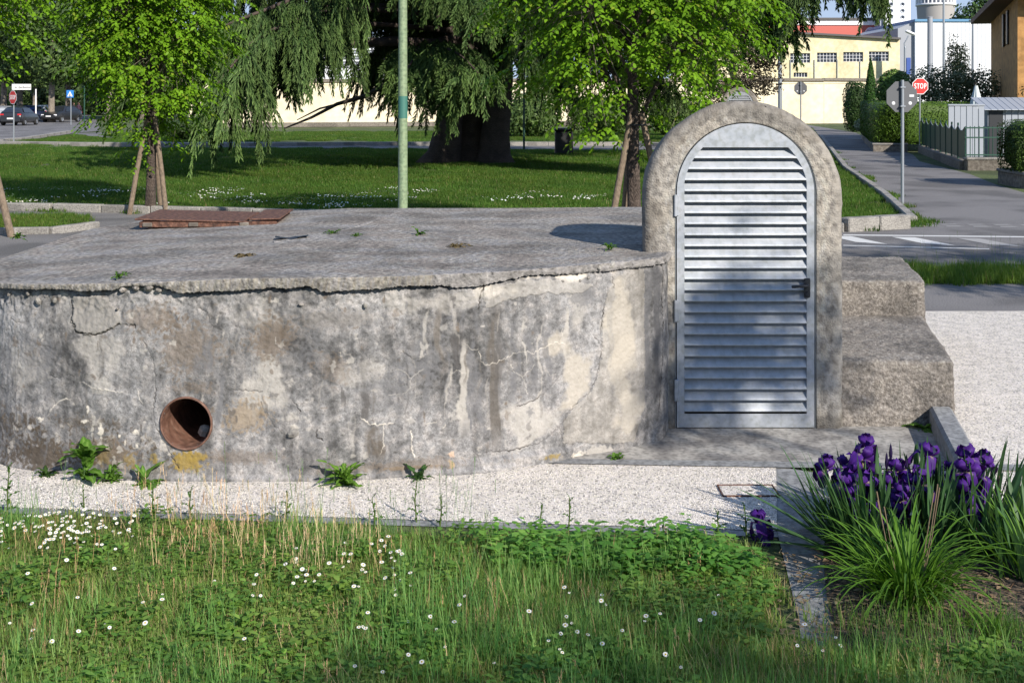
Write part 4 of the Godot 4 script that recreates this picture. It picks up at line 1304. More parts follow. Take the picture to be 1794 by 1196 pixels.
	var cy := Shape.new()
	cy.tube([Vector3(0.012, -0.034, 0.01), Vector3(0.012, -0.034, 0.03)], [0.014, 0.013], 14)
	obj("lock_cylinder", cy, M.dark_metal, hd)


# heavy block with worn, rounded edges; widths at its front and back, rough skin
func rough_block(called: String, root: Node3D, off: Vector3, front: Vector2, back: Vector2, z0: float, z1: float, h: float, r: float, sd: int) -> void:
	var s := Shape.new()
	var big := noise(sd, 3.0, 4)
	var gr := noise(sd + 50, 24.0, 4)
	var size := Vector3(1.2, h + 0.12, absf(z1 - z0))
	var half := size * 0.5
	for f in [[0, 1, 2, 1.0], [1, 2, 0, 1.0], [2, 0, 1, 1.0]]:
		var na := 70
		var nb := 70
		var p := PackedVector3Array()
		var tint := PackedColorArray()
		for b in nb:
			for a in na:
				var q := Vector3.ZERO
				q[f[0]] = half[f[0]] * f[3]
				q[f[1]] = half[f[1]] * (2.0 * a / (na - 1) - 1.0)
				q[f[2]] = half[f[2]] * (2.0 * b / (nb - 1) - 1.0)
				var e := q.clamp(-half + Vector3.ONE * r, half - Vector3.ONE * r)
				var d := (q - e).normalized() if q != e else Vector3.ZERO
				if f[0] == 0 and (q - e).length() < 0.0001:
					d = Vector3(1, 0, 0)
				q = e + d * r
				var fz := (half.z - q.z) / size.z
				var fx := (q.x + half.x) / size.x
				var lo := lerpf(front.x, back.x, fz)
				var hi := lerpf(front.y, back.y, fz)
				var w := Vector3(lerpf(lo, hi, fx), q.y + half.y - 0.12, lerpf(z0, z1, fz))
				w += d * (big.get_noise_3dv(w) * 0.012 + gr.get_noise_3dv(w) * 0.008 - 0.03 * maxf(0.0, gr.get_noise_3dv(w * 0.45) - 0.22))
				p.append(w + off)
				var g2 := gr.get_noise_3dv(w * 0.8)
				var lit := Color(0.78, 0.76, 0.74) * (1.0 + 0.6 * g2)
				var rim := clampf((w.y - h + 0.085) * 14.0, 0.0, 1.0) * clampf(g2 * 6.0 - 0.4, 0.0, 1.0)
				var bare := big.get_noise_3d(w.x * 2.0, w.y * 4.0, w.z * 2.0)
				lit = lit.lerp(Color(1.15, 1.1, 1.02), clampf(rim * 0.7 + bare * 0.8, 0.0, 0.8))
				tint.append(lit)
		s.grid(p, na, nb, PackedVector2Array(), tint)
	obj(called, s, M.step_concrete, root)


# ------------------------------------------------------------------ buildings, walls, hedges
# frame of reference for something that stands turned: x along, y up, z towards the viewer
func frame(a: Vector3, b: Vector3) -> Transform3D:
	var x := (b - a)
	x.y = 0
	x = x.normalized()
	return Transform3D(Basis(x, Vector3.UP, x.cross(Vector3.UP)), a)


# window of several panes in a metal grid, set into a recess: child parts of root
func grid_window(root: Node3D, xf: Transform3D, w: float, h: float, nx: int, ny: int, bar: Material) -> void:
	var win := Node3D.new()
	win.name = "window"
	root.add_child(win, true)
	win.transform = xf
	var f := Shape.new()
	for k in nx + 1:
		var x := -w / 2 + w * k / nx
		f.box(Transform3D(Basis(), Vector3(x, 0, 0.02)), Vector3(0.05, h, 0.08), 0.01)
	for k in ny + 1:
		var y := -h / 2 + h * k / ny
		f.box(Transform3D(Basis(), Vector3(0, y, 0.024)), Vector3(w, 0.04, 0.07), 0.01)
	obj("frame", f, bar, win)
	var g := Shape.new()
	g.bx(Vector3(-w / nx / 2 + 0.02, -h / ny / 2 + 0.02, -0.02), Vector3(w / nx / 2 - 0.02, h / ny / 2 - 0.02, 0.0))
	var gm := g.mesh()
	for y in ny:
		for x in nx:
			var p := obj("pane", gm, M.glass, win)
			p.position = Vector3(-w / 2 + w * (x + 0.5) / nx, -h / 2 + h * (y + 0.5) / ny, 0.0)
			p.rotation = Vector3(rng.randf_range(-0.02, 0.02), rng.randf_range(-0.02, 0.02), 0)


# wall with rectangular openings, in its own frame: holes = [x0, y0, x1, y1]
func pierced(s: Shape, w: float, h: float, holes: Array, thick: float, x0 := 0.0, y0 := 0.0) -> void:
	var xs := [x0, x0 + w]
	var ys := [y0, y0 + h]
	for e in holes:
		xs.append_array([e[0], e[2]])
		ys.append_array([e[1], e[3]])
	xs.sort()
	ys.sort()
	for j in ys.size() - 1:
		for k in xs.size() - 1:
			if xs[k + 1] - xs[k] < 0.001 or ys[j + 1] - ys[j] < 0.001:
				continue
			var c := Vector2(xs[k] + xs[k + 1], ys[j] + ys[j + 1]) * 0.5
			var open := false
			for e in holes:
				if c.x > e[0] and c.x < e[2] and c.y > e[1] and c.y < e[3]:
					open = true
			if not open:
				s.quad(Vector3(xs[k], ys[j], 0), Vector3(xs[k], ys[j + 1], 0), Vector3(xs[k + 1], ys[j + 1], 0), Vector3(xs[k + 1], ys[j], 0))
	for e in holes:
		for q in [[e[0], e[1], e[0], e[3]], [e[0], e[3], e[2], e[3]], [e[2], e[3], e[2], e[1]], [e[2], e[1], e[0], e[1]]]:
			s.quad(Vector3(q[0], q[1], 0), Vector3(q[2], q[3], 0), Vector3(q[2], q[3], -thick), Vector3(q[0], q[1], -thick))


# leaves over a rounded body: e = 2 for a ball, more for a clipped box
func leaf_body(s: Shape, c: Vector3, r: Vector3, count: int, size: float, dark: Color, light: Color, e := 2.0, deep := 0.16, taper := 0.0, lumps := 0.12, sd := 1) -> void:
	var n := noise(sd, 1.3 / maxf(0.3, (r.x + r.y + r.z) / 3.0), 3)
	for k in count:
		var d := Vector3(rng.randfn(), rng.randfn(), rng.randfn()).normalized()
		var m := pow(pow(absf(d.x), e) + pow(absf(d.y), e) + pow(absf(d.z), e), -1.0 / e)
		var u := d * m * (1.0 - deep * rng.randf() * rng.randf() * 2.0)
		var thin := 1.0 - taper * (u.y * 0.5 + 0.5)
		var p := Vector3(u.x * thin, u.y, u.z * thin) * r
		p *= 1.0 + lumps * n.get_noise_3dv(p + c)
		var nn := Vector3(d.x / r.x, d.y / r.y, d.z / r.z).normalized() + Vector3(rng.randf_range(-0.8, 0.8), rng.randf_range(-0.3, 0.9), rng.randf_range(-0.8, 0.8))
		nn = nn.normalized()
		var t := nn.cross(Vector3(rng.randf_range(-1, 1), rng.randf_range(-1, 1), rng.randf_range(-1, 1))).normalized()
		var b := nn.cross(t)
		var l := size * rng.randf_range(0.7, 1.3)
		s.col = dark.lerp(light, rng.randf())
		var q := c + p
		var v0 := s.vert(q - t * l * 0.5, nn)
		s.vert(q + b * l * 0.3, nn)
		s.vert(q + t * l * 0.5, nn)
		s.vert(q - b * l * 0.3, nn)
		s.i.append_array([v0, v0 + 1, v0 + 2, v0, v0 + 2, v0 + 3])


func core(s: Shape, c: Vector3, r: Vector3, e := 2.0, taper := 0.0) -> void:
	var p := PackedVector3Array()
	var nx := 18
	var ny := 12
	for y in ny:
		for x in nx + 1:
			var a := -TAU * x / nx
			var h := PI * (float(y) / (ny - 1) - 0.5)
			var d := Vector3(cos(a) * cos(h), sin(h), sin(a) * cos(h))
			var m := pow(pow(absf(d.x), e) + pow(absf(d.y), e) + pow(absf(d.z), e), -1.0 / e)
			var u := d * m
			var thin := 1.0 - taper * (u.y * 0.5 + 0.5)
			p.append(c + Vector3(u.x * thin, u.y, u.z * thin) * r)
	s.grid(p, nx + 1, ny)


func bush(called: String, label: String, category: String, at: Vector3, c: Vector3, r: Vector3, count: int, size: float, dark: Color, light: Color, e := 2.0, taper := 0.0, turn := 0.0, lumps := 0.12, deep := 0.16) -> Node3D:
	var t := thing(called, label, category, at, turn)
	var inner := Shape.new()
	inner.col = dark.lerp(light, 0.5)
	core(inner, c, r * (0.93 if e > 6.0 else 0.8), e, taper)
	obj("inner_twigs", inner, M.hedge, t)
	var s := Shape.new()
	leaf_body(s, c, r, count, size, dark, light, e, deep, taper, lumps, int(absf(at.x * 31.0 + at.z * 17.0)))
	obj("foliage", s, M.hedge, t, "stuff")
	if c.y - r.y > 0.05:
		var st := Shape.new()
		st.tube([Vector3(0, -0.05, 0), Vector3(0.02, c.y * 0.5, 0.01), Vector3(0, c.y, 0)], [0.09, 0.07, 0.05], 8)
		obj("stem", st, M.bark, t)
	return t


func backdrop() -> void:
	# ---- long cream wall across the far side
	var wa: Vector3 = Vector3(-23.220, 9.167, -86.000) * Vector3(1, 0, 1)
	var wb: Vector3 = Vector3(31.937, 10.625, -103.500) * Vector3(1, 0, 1)
	var lw := thing("boundary_wall", "long cream rendered wall with dark coping behind the big cedar", "wall", wa)
	var fx := frame(Vector3.ZERO, wb - wa)
	var run := wa.distance_to(wb)
	var bays := 10
	for k in bays:
		var hh := lerpf(3.25, 3.62, (k + 0.5) / bays)
		var s := Shape.new()
		s.box(fx * Transform3D(Basis(), Vector3(run * (k + 0.5) / bays, hh / 2, 0)), Vector3(run / bays - 0.015, hh, 0.3), 0.01)
		obj("panel", s, M.cream_render, lw)
		var c := Shape.new()
		c.box(fx * Transform3D(Basis(), Vector3(run * (k + 0.5) / bays, hh + 0.13, 0.04)), Vector3(run / bays - 0.01, 0.26, 0.48), 0.03)
		obj("coping", c, M.coping, lw)
		var mo := Shape.new()
		mo.box(fx * Transform3D(Basis(), Vector3(run * (k + 0.5) / bays, hh - 0.16, 0.17)), Vector3(run / bays - 0.012, 0.07, 0.06), 0.015)
		obj("moulding", mo, M.cream_render, lw)
		if k < 7:
			var pl := Shape.new()
			pl.box(fx * Transform3D(Basis(), Vector3(run * (k + 0.5) / bays, 0.17, 0.17)), Vector3(run / bays - 0.012, 0.36, 0.08), 0.02)
			obj("plinth", pl, M.coping, lw)
	# ---- yellow factory behind it
	var org := Vector3(16.845, 0, -125)
	var yf := thing("factory", "pale yellow factory with a row of four wide barred windows", "building", org)
	var x1: float = 40.476 - 16.845
	var holes := []
	var base_x: float = 16.845
	holes.append([29.048 - base_x, 5.869, 31.131 - base_x, 6.881])
	holes.append([31.845 - base_x, 5.929, 33.929 - base_x, 6.940])
	holes.append([34.583 - base_x, 5.988, 36.667 - base_x, 7.000])
	holes.append([37.262 - base_x, 6.048, 39.345 - base_x, 7.060])
	holes.append([29.405 - base_x, 4.381, 30.833 - base_x, 4.857])
	var ws := Shape.new()
	pierced(ws, x1, 8.3, holes, 0.35)
	ws.quad(Vector3(x1, 0, 0), Vector3(x1, 8.3, 0), Vector3(x1, 8.3, -14), Vector3(x1, 0, -14))
	ws.tri(Vector3(0, 8.3, 0), Vector3(12.0, 8.95, 0), Vector3(x1, 8.3, 0))
	obj("wall", ws, M.yellow_render, yf)
	for k in holes.size():
		var e: Array = holes[k]
		grid_window(yf, Transform3D(Basis(), Vector3((e[0] + e[2]) / 2, (e[1] + e[3]) / 2, -0.2)), e[2] - e[0], e[3] - e[1], 6 if k < 4 else 5, 3 if k < 4 else 1, M.white_metal)
	for e in [[0.0, 8.3, 12.0, 8.95], [12.0, 8.95, x1, 8.3]]:
		var rf := Shape.new()
		var a := Vector3(e[0], e[1], 0.3)
		var b := Vector3(e[2], e[3], 0.3)
		rf.quad(a, a + Vector3(0, 0, -15), b + Vector3(0, 0, -15), b)
		rf.bar(a + Vector3(0, 0.08, 0), b + Vector3(0, 0.08, 0), 0.22, 0.2, 0.02)
		obj("roof", rf, M.roof_dark, yf)
	for u in [29.048, 31.548, 33.929, 36.310]:
		var dp := Shape.new()
		dp.tube([Vector3(u - base_x, 3.0, 0.08), Vector3(u - base_x, 6.2, 0.08)], [0.05, 0.05], 6)
		obj("drain_pipe", dp, M.grey_metal, yf)
	# ---- white workshop seen through the cedar
	var org2 := Vector3(-23.993, 0, -118)
	var wk := thing("workshop", "white workshop with grey ribbed upper wall glimpsed through the cedar branches", "building", org2)
	var b2 := Shape.new()
	b2.bx(Vector3(0, 0, -12), Vector3(15, 5.1, 0), 0.02)
	obj("wall", b2, M.white_metal, wk)
	for k in 11:
		var r2 := Shape.new()
		r2.box(Transform3D(Basis(), Vector3(7.5, 5.3 + 0.28 * k, -0.2)), Vector3(15, 0.2, 0.3), 0.05)
		obj("rib", r2, M.grey_metal_wall if k % 2 else M.white_metal, wk)
	var up := Shape.new()
	up.bx(Vector3(0, 5.1, -11.5), Vector3(15, 8.3, -0.4), 0.02)
	obj("upper_wall", up, M.grey_metal_wall, wk)
	# ---- red hall with a round emblem
	var rh := thing("red_hall", "red clad hall with white band and round white emblem", "building", Vector3(33.583, 0, -175))
	var rx: float = 54.083 - 33.583
	var rb := Shape.new()
	rb.bx(Vector3(0, 0, -20), Vector3(rx, 12.9, 0), 0.05)
	obj("wall", rb, M.red_cladding, rh)
	var wb2 := Shape.new()
	wb2.bx(Vector3(-0.1, 12.9, -20), Vector3(rx + 0.1, 13.6, 0.15), 0.05)
	obj("band", wb2, M.sign_white, rh)
	var rr := Shape.new()
	rr.bx(Vector3(-0.2, 13.6, -20), Vector3(rx + 0.2, 14.0, 0.3), 0.05)
	obj("roof", rr, M.roof_dark, rh)
	var em := Node3D.new()
	em.name = "emblem"
	rh.add_child(em, true)
	em.position = Vector3(52.417 - 33.583, 11.750, 0.06)
	var ring := Shape.new()
	var rp := []
	var rr2 := []
	for k in 33:
		rp.append(Vector3(cos(TAU * k / 32) * 0.78, sin(TAU * k / 32) * 0.82, 0))
		rr2.append(0.06)
	ring.tube(rp, rr2, 6, false)
	obj("ring", ring, M.sign_white, em)
	for e in [[-0.22, -0.08, 0.12, 0.62], [0.04, -0.02, 0.12, 0.8], [0.26, -0.02, 0.12, 0.72], [-0.06, 0.34, 0.42, 0.1], [-0.3, -0.36, 0.24, 0.1]]:
		var st := Shape.new()
		st.box(Transform3D(Basis(), Vector3(e[0], e[1], 0)), Vector3(e[2], e[3], 0.06), 0.02)
		obj("stroke", st, M.sign_white, em)
	# ---- white stair tower with portholes
	var tw := thing("stair_tower", "tall white tower with two columns of round portholes", "tower", Vector3(53.402, 0, -172))
	var tx: float = 57.251 - 53.402
	var tb := Shape.new()
	tb.bx(Vector3(0, 0, -4), Vector3(tx, 24, 0), 0.03)
	obj("wall", tb, M.white_tower, tw)
	var tg := Shape.new()
	tg.bx(Vector3(-0.42, 0, -4), Vector3(-0.02, 24, -0.4), 0.02)
	obj("side_wall", tg, M.grey_metal_wall, tw)
	for cx in [54.467, 56.105]:
		for k in 8:
			var port := Node3D.new()
			port.name = "window"
			tw.add_child(port, true)
			port.position = Vector3(cx - 53.402, 13.876 + 0.93 * k, 0.0)
			var rg := Shape.new()
			rg.lathe([Vector2(0.2, 0.0), Vector2(0.3, 0.0), Vector2(0.32, 0.05), Vector2(0.28, 0.08), Vector2(0.2, 0.05)], 20, Transform3D(Basis(Vector3(1, 0, 0), Vector3(0, 0, 1), Vector3(0, -1, 0)), Vector3.ZERO))
			obj("frame", rg, M.grey_metal, port)
			var gl := Shape.new()
			gl.lathe([Vector2(0.2, 0.02), Vector2(0.001, 0.03)], 20, Transform3D(Basis(Vector3(1, 0, 0), Vector3(0, 0, 1), Vector3(0, -1, 0)), Vector3.ZERO))
			obj("pane", gl, M.glass, port)
	# ---- ribbed water tower
	var wt := thing("water_tower", "round grey water tower with white ribs under its tank", "tower", Vector3(91.990, 0, -260))
	var shaft := Shape.new()
	shaft.lathe([Vector2(3.4, 0), Vector2(3.5, 15), Vector2(3.95, 22.0), Vector2(3.95, 22.4)], 32)
	obj("shaft", shaft, M.tower_grey, wt)
	var wr := Shape.new()
	wr.lathe([Vector2(3.95, 22.4), Vector2(4.2, 22.4), Vector2(4.2, 22.8), Vector2(3.8, 22.8)], 32)
	obj("ring", wr, M.white_tower, wt)
	var tk := Shape.new()
	tk.lathe([Vector2(3.6, 22.8), Vector2(3.6, 30), Vector2(0.2, 33)], 32)
	obj("tank", tk, M.grey_metal_wall, wt)
	var rib := Shape.new()
	rib.box(Transform3D(), Vector3(0.3, 5.2, 0.5), 0.05)
	var rm := rib.mesh()
	for k in 30:
		var a := TAU * k / 30
		var o := obj("rib", rm, M.white_tower, wt)
		o.position = Vector3(cos(a) * 3.9, 25.4, sin(a) * 3.9)
		o.rotation.y = PI / 2 - a
	# ---- white warehouse with blue eaves
	var wh := thing("warehouse", "white ribbed metal warehouse with a grey end wall and blue eaves", "building", Vector3(50.500, 0, -150))
	var hx: float = 61.643 - 50.500
	var hh2: float = 11.786
	var hb := Shape.new()
	hb.bx(Vector3(0, 0, -20), Vector3(hx, hh2, 0), 0.03)
	obj("wall", hb, M.white_metal, wh)
	for k in 22:
		var rs := Shape.new()
		rs.box(Transform3D(Basis(), Vector3(hx * (k + 0.5) / 22, hh2 / 2, 0.02)), Vector3(0.05, hh2 - 0.1, 0.06), 0.01)
		obj("rib", rs, M.white_metal, wh)
	var tr := Shape.new()
	tr.bx(Vector3(-0.1, hh2, -20), Vector3(hx, hh2 + 0.32, 0.2), 0.03)
	obj("eaves", tr, M.blue_trim, wh)
	var ev := Shape.new()
	ev.prism(PackedVector2Array([Vector2(-2.0, 0), Vector2(-0.05, 0), Vector2(-0.05, hh2), Vector2(-2.0, hh2 - 0.8)]), 20, Transform3D(Basis(), Vector3(0, 0, -0.5)))
	obj("end_wall", ev, M.grey_metal_wall, wh)
	var bd := Shape.new()
	bd.bx(Vector3(-0.95, 5.2, -0.48), Vector3(-0.4, 7.3, -0.42), 0.02)
	obj("door", bd, M.blue_door, wh)
	# ---- orange house at the edge of the picture
	var ho := thing("house", "tan rendered house with tall narrow shuttered window and overhanging roof", "house", Vector3(19.0, 0, -45.0), 0.0)
	var hf := frame(Vector3(5.2, 0, -15.5), Vector3.ZERO)
	var hl := Vector3(5.2, 0, -15.5).length()
	var hs := Shape.new()
	pierced(hs, hl, 5.9, [[hl - 6.6, 4.3, hl - 4.9, 5.65]], 0.25)
	var hs2 := Shape.new()
	for k in hs.v.size():
		hs.v[k] = hf * hs.v[k]
		hs.n[k] = hf.basis * hs.n[k]
	obj("wall", hs, M.orange_render, ho)
	hs2.quad(Vector3(0, 0, 0), Vector3(0, 5.9, 0), Vector3(8, 5.9, 2.0), Vector3(8, 0, 2.0))
	hs2.quad(Vector3(5.2, 0, -15.5), Vector3(13.2, 0, -13.5), Vector3(13.2, 5.9, -13.5), Vector3(5.2, 5.9, -15.5))
	obj("gable_wall", hs2, M.orange_render, ho)
	var hr := Shape.new()
	hr.sheet([Vector2(-0.9, 0.6), Vector2(8.5, 3.2), Vector2(14.0, -14.0), Vector2(4.6, -16.6)], 5.9)
	hr.sheet([Vector2(-0.9, 0.6), Vector2(8.5, 3.2), Vector2(14.0, -14.0), Vector2(4.6, -16.6)], 6.15)
	var ec := [Vector3(-0.9, 5.9, 0.6), Vector3(8.5, 5.9, 3.2), Vector3(14.0, 5.9, -14.0), Vector3(4.6, 5.9, -16.6)]
	for k in 4:
		var a: Vector3 = ec[k]
		var b: Vector3 = ec[(k + 1) % 4]
		hr.quad(a, a + Vector3(0, 0.25, 0), b + Vector3(0, 0.25, 0), b)
	for k in 4:
		var a: Vector3 = ec[k] + Vector3(0, 0.25, 0)
		var b: Vector3 = ec[(k + 1) % 4] + Vector3(0, 0.25, 0)
		hr.tri(a, Vector3(6.5, 8.4, -6.7), b)
	obj("roof", hr, M.rust, ho)
	for x in [hl - 6.95, hl - 4.55]:
		var sh := Shape.new()
		sh.box(hf * Transform3D(Basis(), Vector3(x, 4.98, 0.05)), Vector3(0.7, 1.4, 0.06), 0.01)
		obj("shutter", sh, M.dark_metal, ho)
	var hw := Shape.new()
	hw.box(hf * Transform3D(Basis(), Vector3(hl - 5.75, 4.98, -0.2)), Vector3(1.7, 1.35, 0.04))
	obj("window", hw, M.glass, ho)
	# ---- hedges and shrubs of the gardens on the right
	var d1 := Color(0.014, 0.032, 0.006)
	var l1 := Color(0.12, 0.22, 0.028)
	bush("clipped_column_hedge", "tall clipped dark hedge with rounded top at the end of the side street", "hedge", Vector3(21.823, 0, -76), Vector3(0, 1.6, 0), Vector3(0.72, 1.55, 0.8), 5000, 0.11, d1, Color(0.04, 0.085, 0.018), 4.0)
	bush("cypress", "slim pointed green cypress beside the tall clipped hedge", "tree", Vector3(20.967, 0, -70), Vector3(0, 2.25, 0), Vector3(0.66, 2.2, 0.66), 6000, 0.1, Color(0.015, 0.04, 0.008), Color(0.05, 0.13, 0.02), 2.0, 0.82, 0.0, 0.05)
	bush("shrub", "pale flowering shrub at the foot of the cypress", "shrub", Vector3(19.360, 0, -66), Vector3(0, 0.6, 0), Vector3(0.5, 0.38, 0.4), 1200, 0.12, Color(0.12, 0.17, 0.06), Color(0.42, 0.45, 0.3))
	bush("shrub", "light green rounded shrub between cypress and grey sign", "shrub", Vector3(19.810, 0, -62), Vector3(0, 2.5, 0), Vector3(0.95, 1.1, 0.9), 3600, 0.15, Color(0.04, 0.09, 0.015), Color(0.16, 0.26, 0.05))
	# hedge on a low wall: the side along the street and the side towards us
	var hp: Vector3 = Vector3(14.744, 5.892, -46.700) * Vector3(1, 0, 1)
	var hq := Vector3(18.7, 0, -61.8)
	var hmid := (hp + hq) * 0.5
	bush("hedge", "long clipped green hedge along the side street", "hedge", hmid, Vector3(0, 1.13, 0), Vector3(0.75, 0.83, 7.9), 26000, 0.07, d1, l1, 14.0, 0.0, atan2(hp.x - hq.x, hp.z - hq.z), 0.0, 0.03)
	bush("hedge", "clipped hedge behind the green scalloped fence", "hedge", Vector3(16.75, 0, -47.3), Vector3(0, 1.1, 0), Vector3(1.9, 0.83, 0.7), 12000, 0.06, d1, l1, 14.0, 0.0, 0.0, 0.0, 0.04)
	bush("hedge", "dark clipped hedge on a low wall at the edge of the picture", "hedge", Vector3(13.7, 0, -27.9), Vector3(0, 0.92, 0), Vector3(2.1, 0.63, 0.9), 16000, 0.05, d1, Color(0.08, 0.14, 0.022), 14.0, 0.0, -0.06, 0.0, 0.05)
	for e in [["low_wall", "low stone wall under the long hedge by the side street", hmid, Vector3(1.35, 0.3, 15.8), atan2(hp.x - hq.x, hp.z - hq.z)], ["low_wall", "low dark wall under the hedge at the edge of the picture", Vector3(13.8, 0, -27.9), Vector3(4.3, 0.34, 1.9), -0.06], ["low_wall", "low wall carrying the barred end of the green fence", Vector3(14.55, 0, -34.4), Vector3(3.1, 0.34, 0.35), 0.0]]:
		var t := thing(e[0], e[1], "wall", e[2], e[4])
		var b := Shape.new()
		b.box(Transform3D(Basis(), Vector3(0, e[3].y / 2 - 0.05, 0)), e[3] + Vector3(-0.06, 0.0, -0.06), 0.02)
		obj("base", b, M.coping, t)
		var c := Shape.new()
		c.box(Transform3D(Basis(), Vector3(0, e[3].y - 0.02, 0)), Vector3(e[3].x, 0.07, e[3].z), 0.015)
		obj("capping", c, M.kerb_stone, t)
	# ---- green fence with scalloped sheeting
	var fa := Vector3(15.75, 0, -46.0)
	var fb := Vector3(13.05, 0, -34.5)
	var fe := thing("garden_fence", "dark green metal fence with scalloped top and sheet panels", "fence", fa)
	var ff := frame(Vector3.ZERO, fb - fa)
	var fl := fa.distance_to(fb)
	var fwall := Shape.new()
	fwall.box(ff * Transform3D(Basis(), Vector3(fl / 2, 0.1, 0)), Vector3(fl, 0.3, 0.3), 0.02)
	obj("footing", fwall, M.coping, fe)
	var np := 8
	for k in np:
		var pl := Shape.new()
		var out := PackedVector2Array([Vector2(0.02, 0.0), Vector2(fl / np - 0.02, 0.0)])
		for j in 13:
			out.append(Vector2(lerpf(fl / np - 0.02, 0.02, j / 12.0), 0.92 - 0.13 * sin(PI * j / 12.0)))
		pl.prism(out, 0.012, ff * Transform3D(Basis(), Vector3(fl * k / np, 0.3, 0.0)))
		obj("panel", pl, M.fence_green, fe)
		var trim := Shape.new()
		var tp := []
		var trr := []
		for j in 13:
			tp.append(ff * Vector3(fl * k / np + lerpf(0.02, fl / np - 0.02, j / 12.0), 1.235 - 0.13 * sin(PI * j / 12.0), 0.0))
			trr.append(0.012)
		trim.tube(tp, trr, 5)
		obj("trim", trim, M.grey_metal, fe)
		var po := Shape.new()
		po.tube([ff * Vector3(fl * k / np, 0.1, 0), ff * Vector3(fl * k / np, 1.32, 0)], [0.03, 0.03], 6)
		obj("post", po, M.fence_green, fe)
	var bars := thing("barred_fence", "dark green fence of upright bars on the low wall", "fence", Vector3(13.05, 0, -34.45))
	for k in 23:
		var br := Shape.new()
		br.tube([Vector3(0.13 * k, 0.3, 0), Vector3(0.13 * k, 1.25, 0)], [0.012, 0.012], 5)
		obj("bar", br, M.fence_green, bars)
	for y in [0.42, 0.92, 1.2]:
		var rl := Shape.new()
		rl.box(Transform3D(Basis(), Vector3(1.45, y, 0)), Vector3(2.95, 0.04, 0.02), 0.004)
		obj("rail", rl, M.fence_green, bars)
	# ---- metal screen, shed and folded parasol
	var scn := thing("metal_screen", "grey ribbed metal screen standing behind the green fence", "screen", Vector3(14.571, 0, -40))
	for k in 6:
		var sp := Shape.new()
		sp.box(Transform3D(Basis(), Vector3(0.1 + 0.2 * k, 0.95, 0.012 * (k % 2))), Vector3(0.19, 1.7, 0.03), 0.008)
		obj("panel", sp, M.shed_metal, scn)
	var sr := Shape.new()
	sr.bx(Vector3(-0.02, 1.8, -0.03), Vector3(1.22, 1.86, 0.05), 0.01)
	obj("rail", sr, M.shed_metal, scn)
	var shd := thing("shed", "small grey metal garden shed with ribbed pitched roof", "shed", Vector3(16.185, 0, -41))
	var sb := Shape.new()
	sb.bx(Vector3(0.1, 0, -2.0), Vector3(2.3, 1.68, 0), 0.01)
	obj("wall", sb, M.shed_metal, shd)
	for k in 7:
		var sp := Shape.new()
		sp.box(Transform3D(Basis(), Vector3(0.8 + 0.22 * k, 0.84, 0.015)), Vector3(0.2, 1.62, 0.025), 0.006)
		obj("panel", sp, M.shed_metal, shd)
	var dr := Shape.new()
	dr.bx(Vector3(0.14, 0.05, 0.0), Vector3(0.62, 1.64, 0.03), 0.005)
	obj("door", dr, M.dark_metal, shd)
	for k in 11:
		var rp2 := Shape.new()
		rp2.bar(Vector3(0.0 + 0.235 * k, 1.66, 0.25), Vector3(0.0 + 0.235 * k, 2.08, -1.0), 0.225, 0.03, 0.01)
		obj("roof_sheet", rp2, M.shed_metal, shd)
	var par := thing("parasol", "folded pale parasol standing beside the metal screen", "parasol", Vector3(17.830, 0, -46))
	var pp := Shape.new()
	var pg := PackedVector3Array()
	for y in 12:
		for k in 25:
			var a := -TAU * k / 24
			var f := y / 11.0
			var r := (0.05 + 0.17 * sin(PI * pow(f, 0.7)) * (1.0 - 0.25 * f)) * (1.0 + 0.22 * sin(a * 8.0))
			pg.append(Vector3(cos(a) * r, 1.15 + 1.4 * f, sin(a) * r))
	pp.grid(pg, 25, 12)
	obj("canopy", pp, M.parasol_cloth, par)
	var pole := Shape.new()
	pole.tube([Vector3(0, 0, 0), Vector3(0, 1.2, 0)], [0.025, 0.025], 8)
	obj("pole", pole, M.grey_metal, par)
	var foot := Shape.new()
	foot.lathe([Vector2(0.25, 0), Vector2(0.25, 0.06), Vector2(0.03, 0.1)], 16)
	obj("base", foot, M.stone_dark, par)


# ------------------------------------------------------------------ signs, poles, cars, people
func octagon(r: float) -> PackedVector2Array:
	var o := PackedVector2Array()
	for k in 8:
		var a := TAU * (k + 0.5) / 8.0
		o.append(Vector2(cos(a), sin(a)) * r / cos(PI / 8.0))
	return o


func lettering(text: String, size: float, m: Material, root: Node3D, at: Vector3, wide := 1.0, called := "lettering", turn := 0.0) -> void:
	var tm := TextMesh.new()
	var font := SystemFont.new()
	font.font_names = PackedStringArray(["Droid Sans"])
	font.font_weight = 700
	tm.font = font
	tm.text = text
	tm.font_size = 64
	tm.pixel_size = size / 46.0
	tm.depth = 0.004
	var o := obj(called, tm, m, root)
	o.position = at
	o.scale = Vector3(wide, 1, 1)
	o.rotation.y = turn


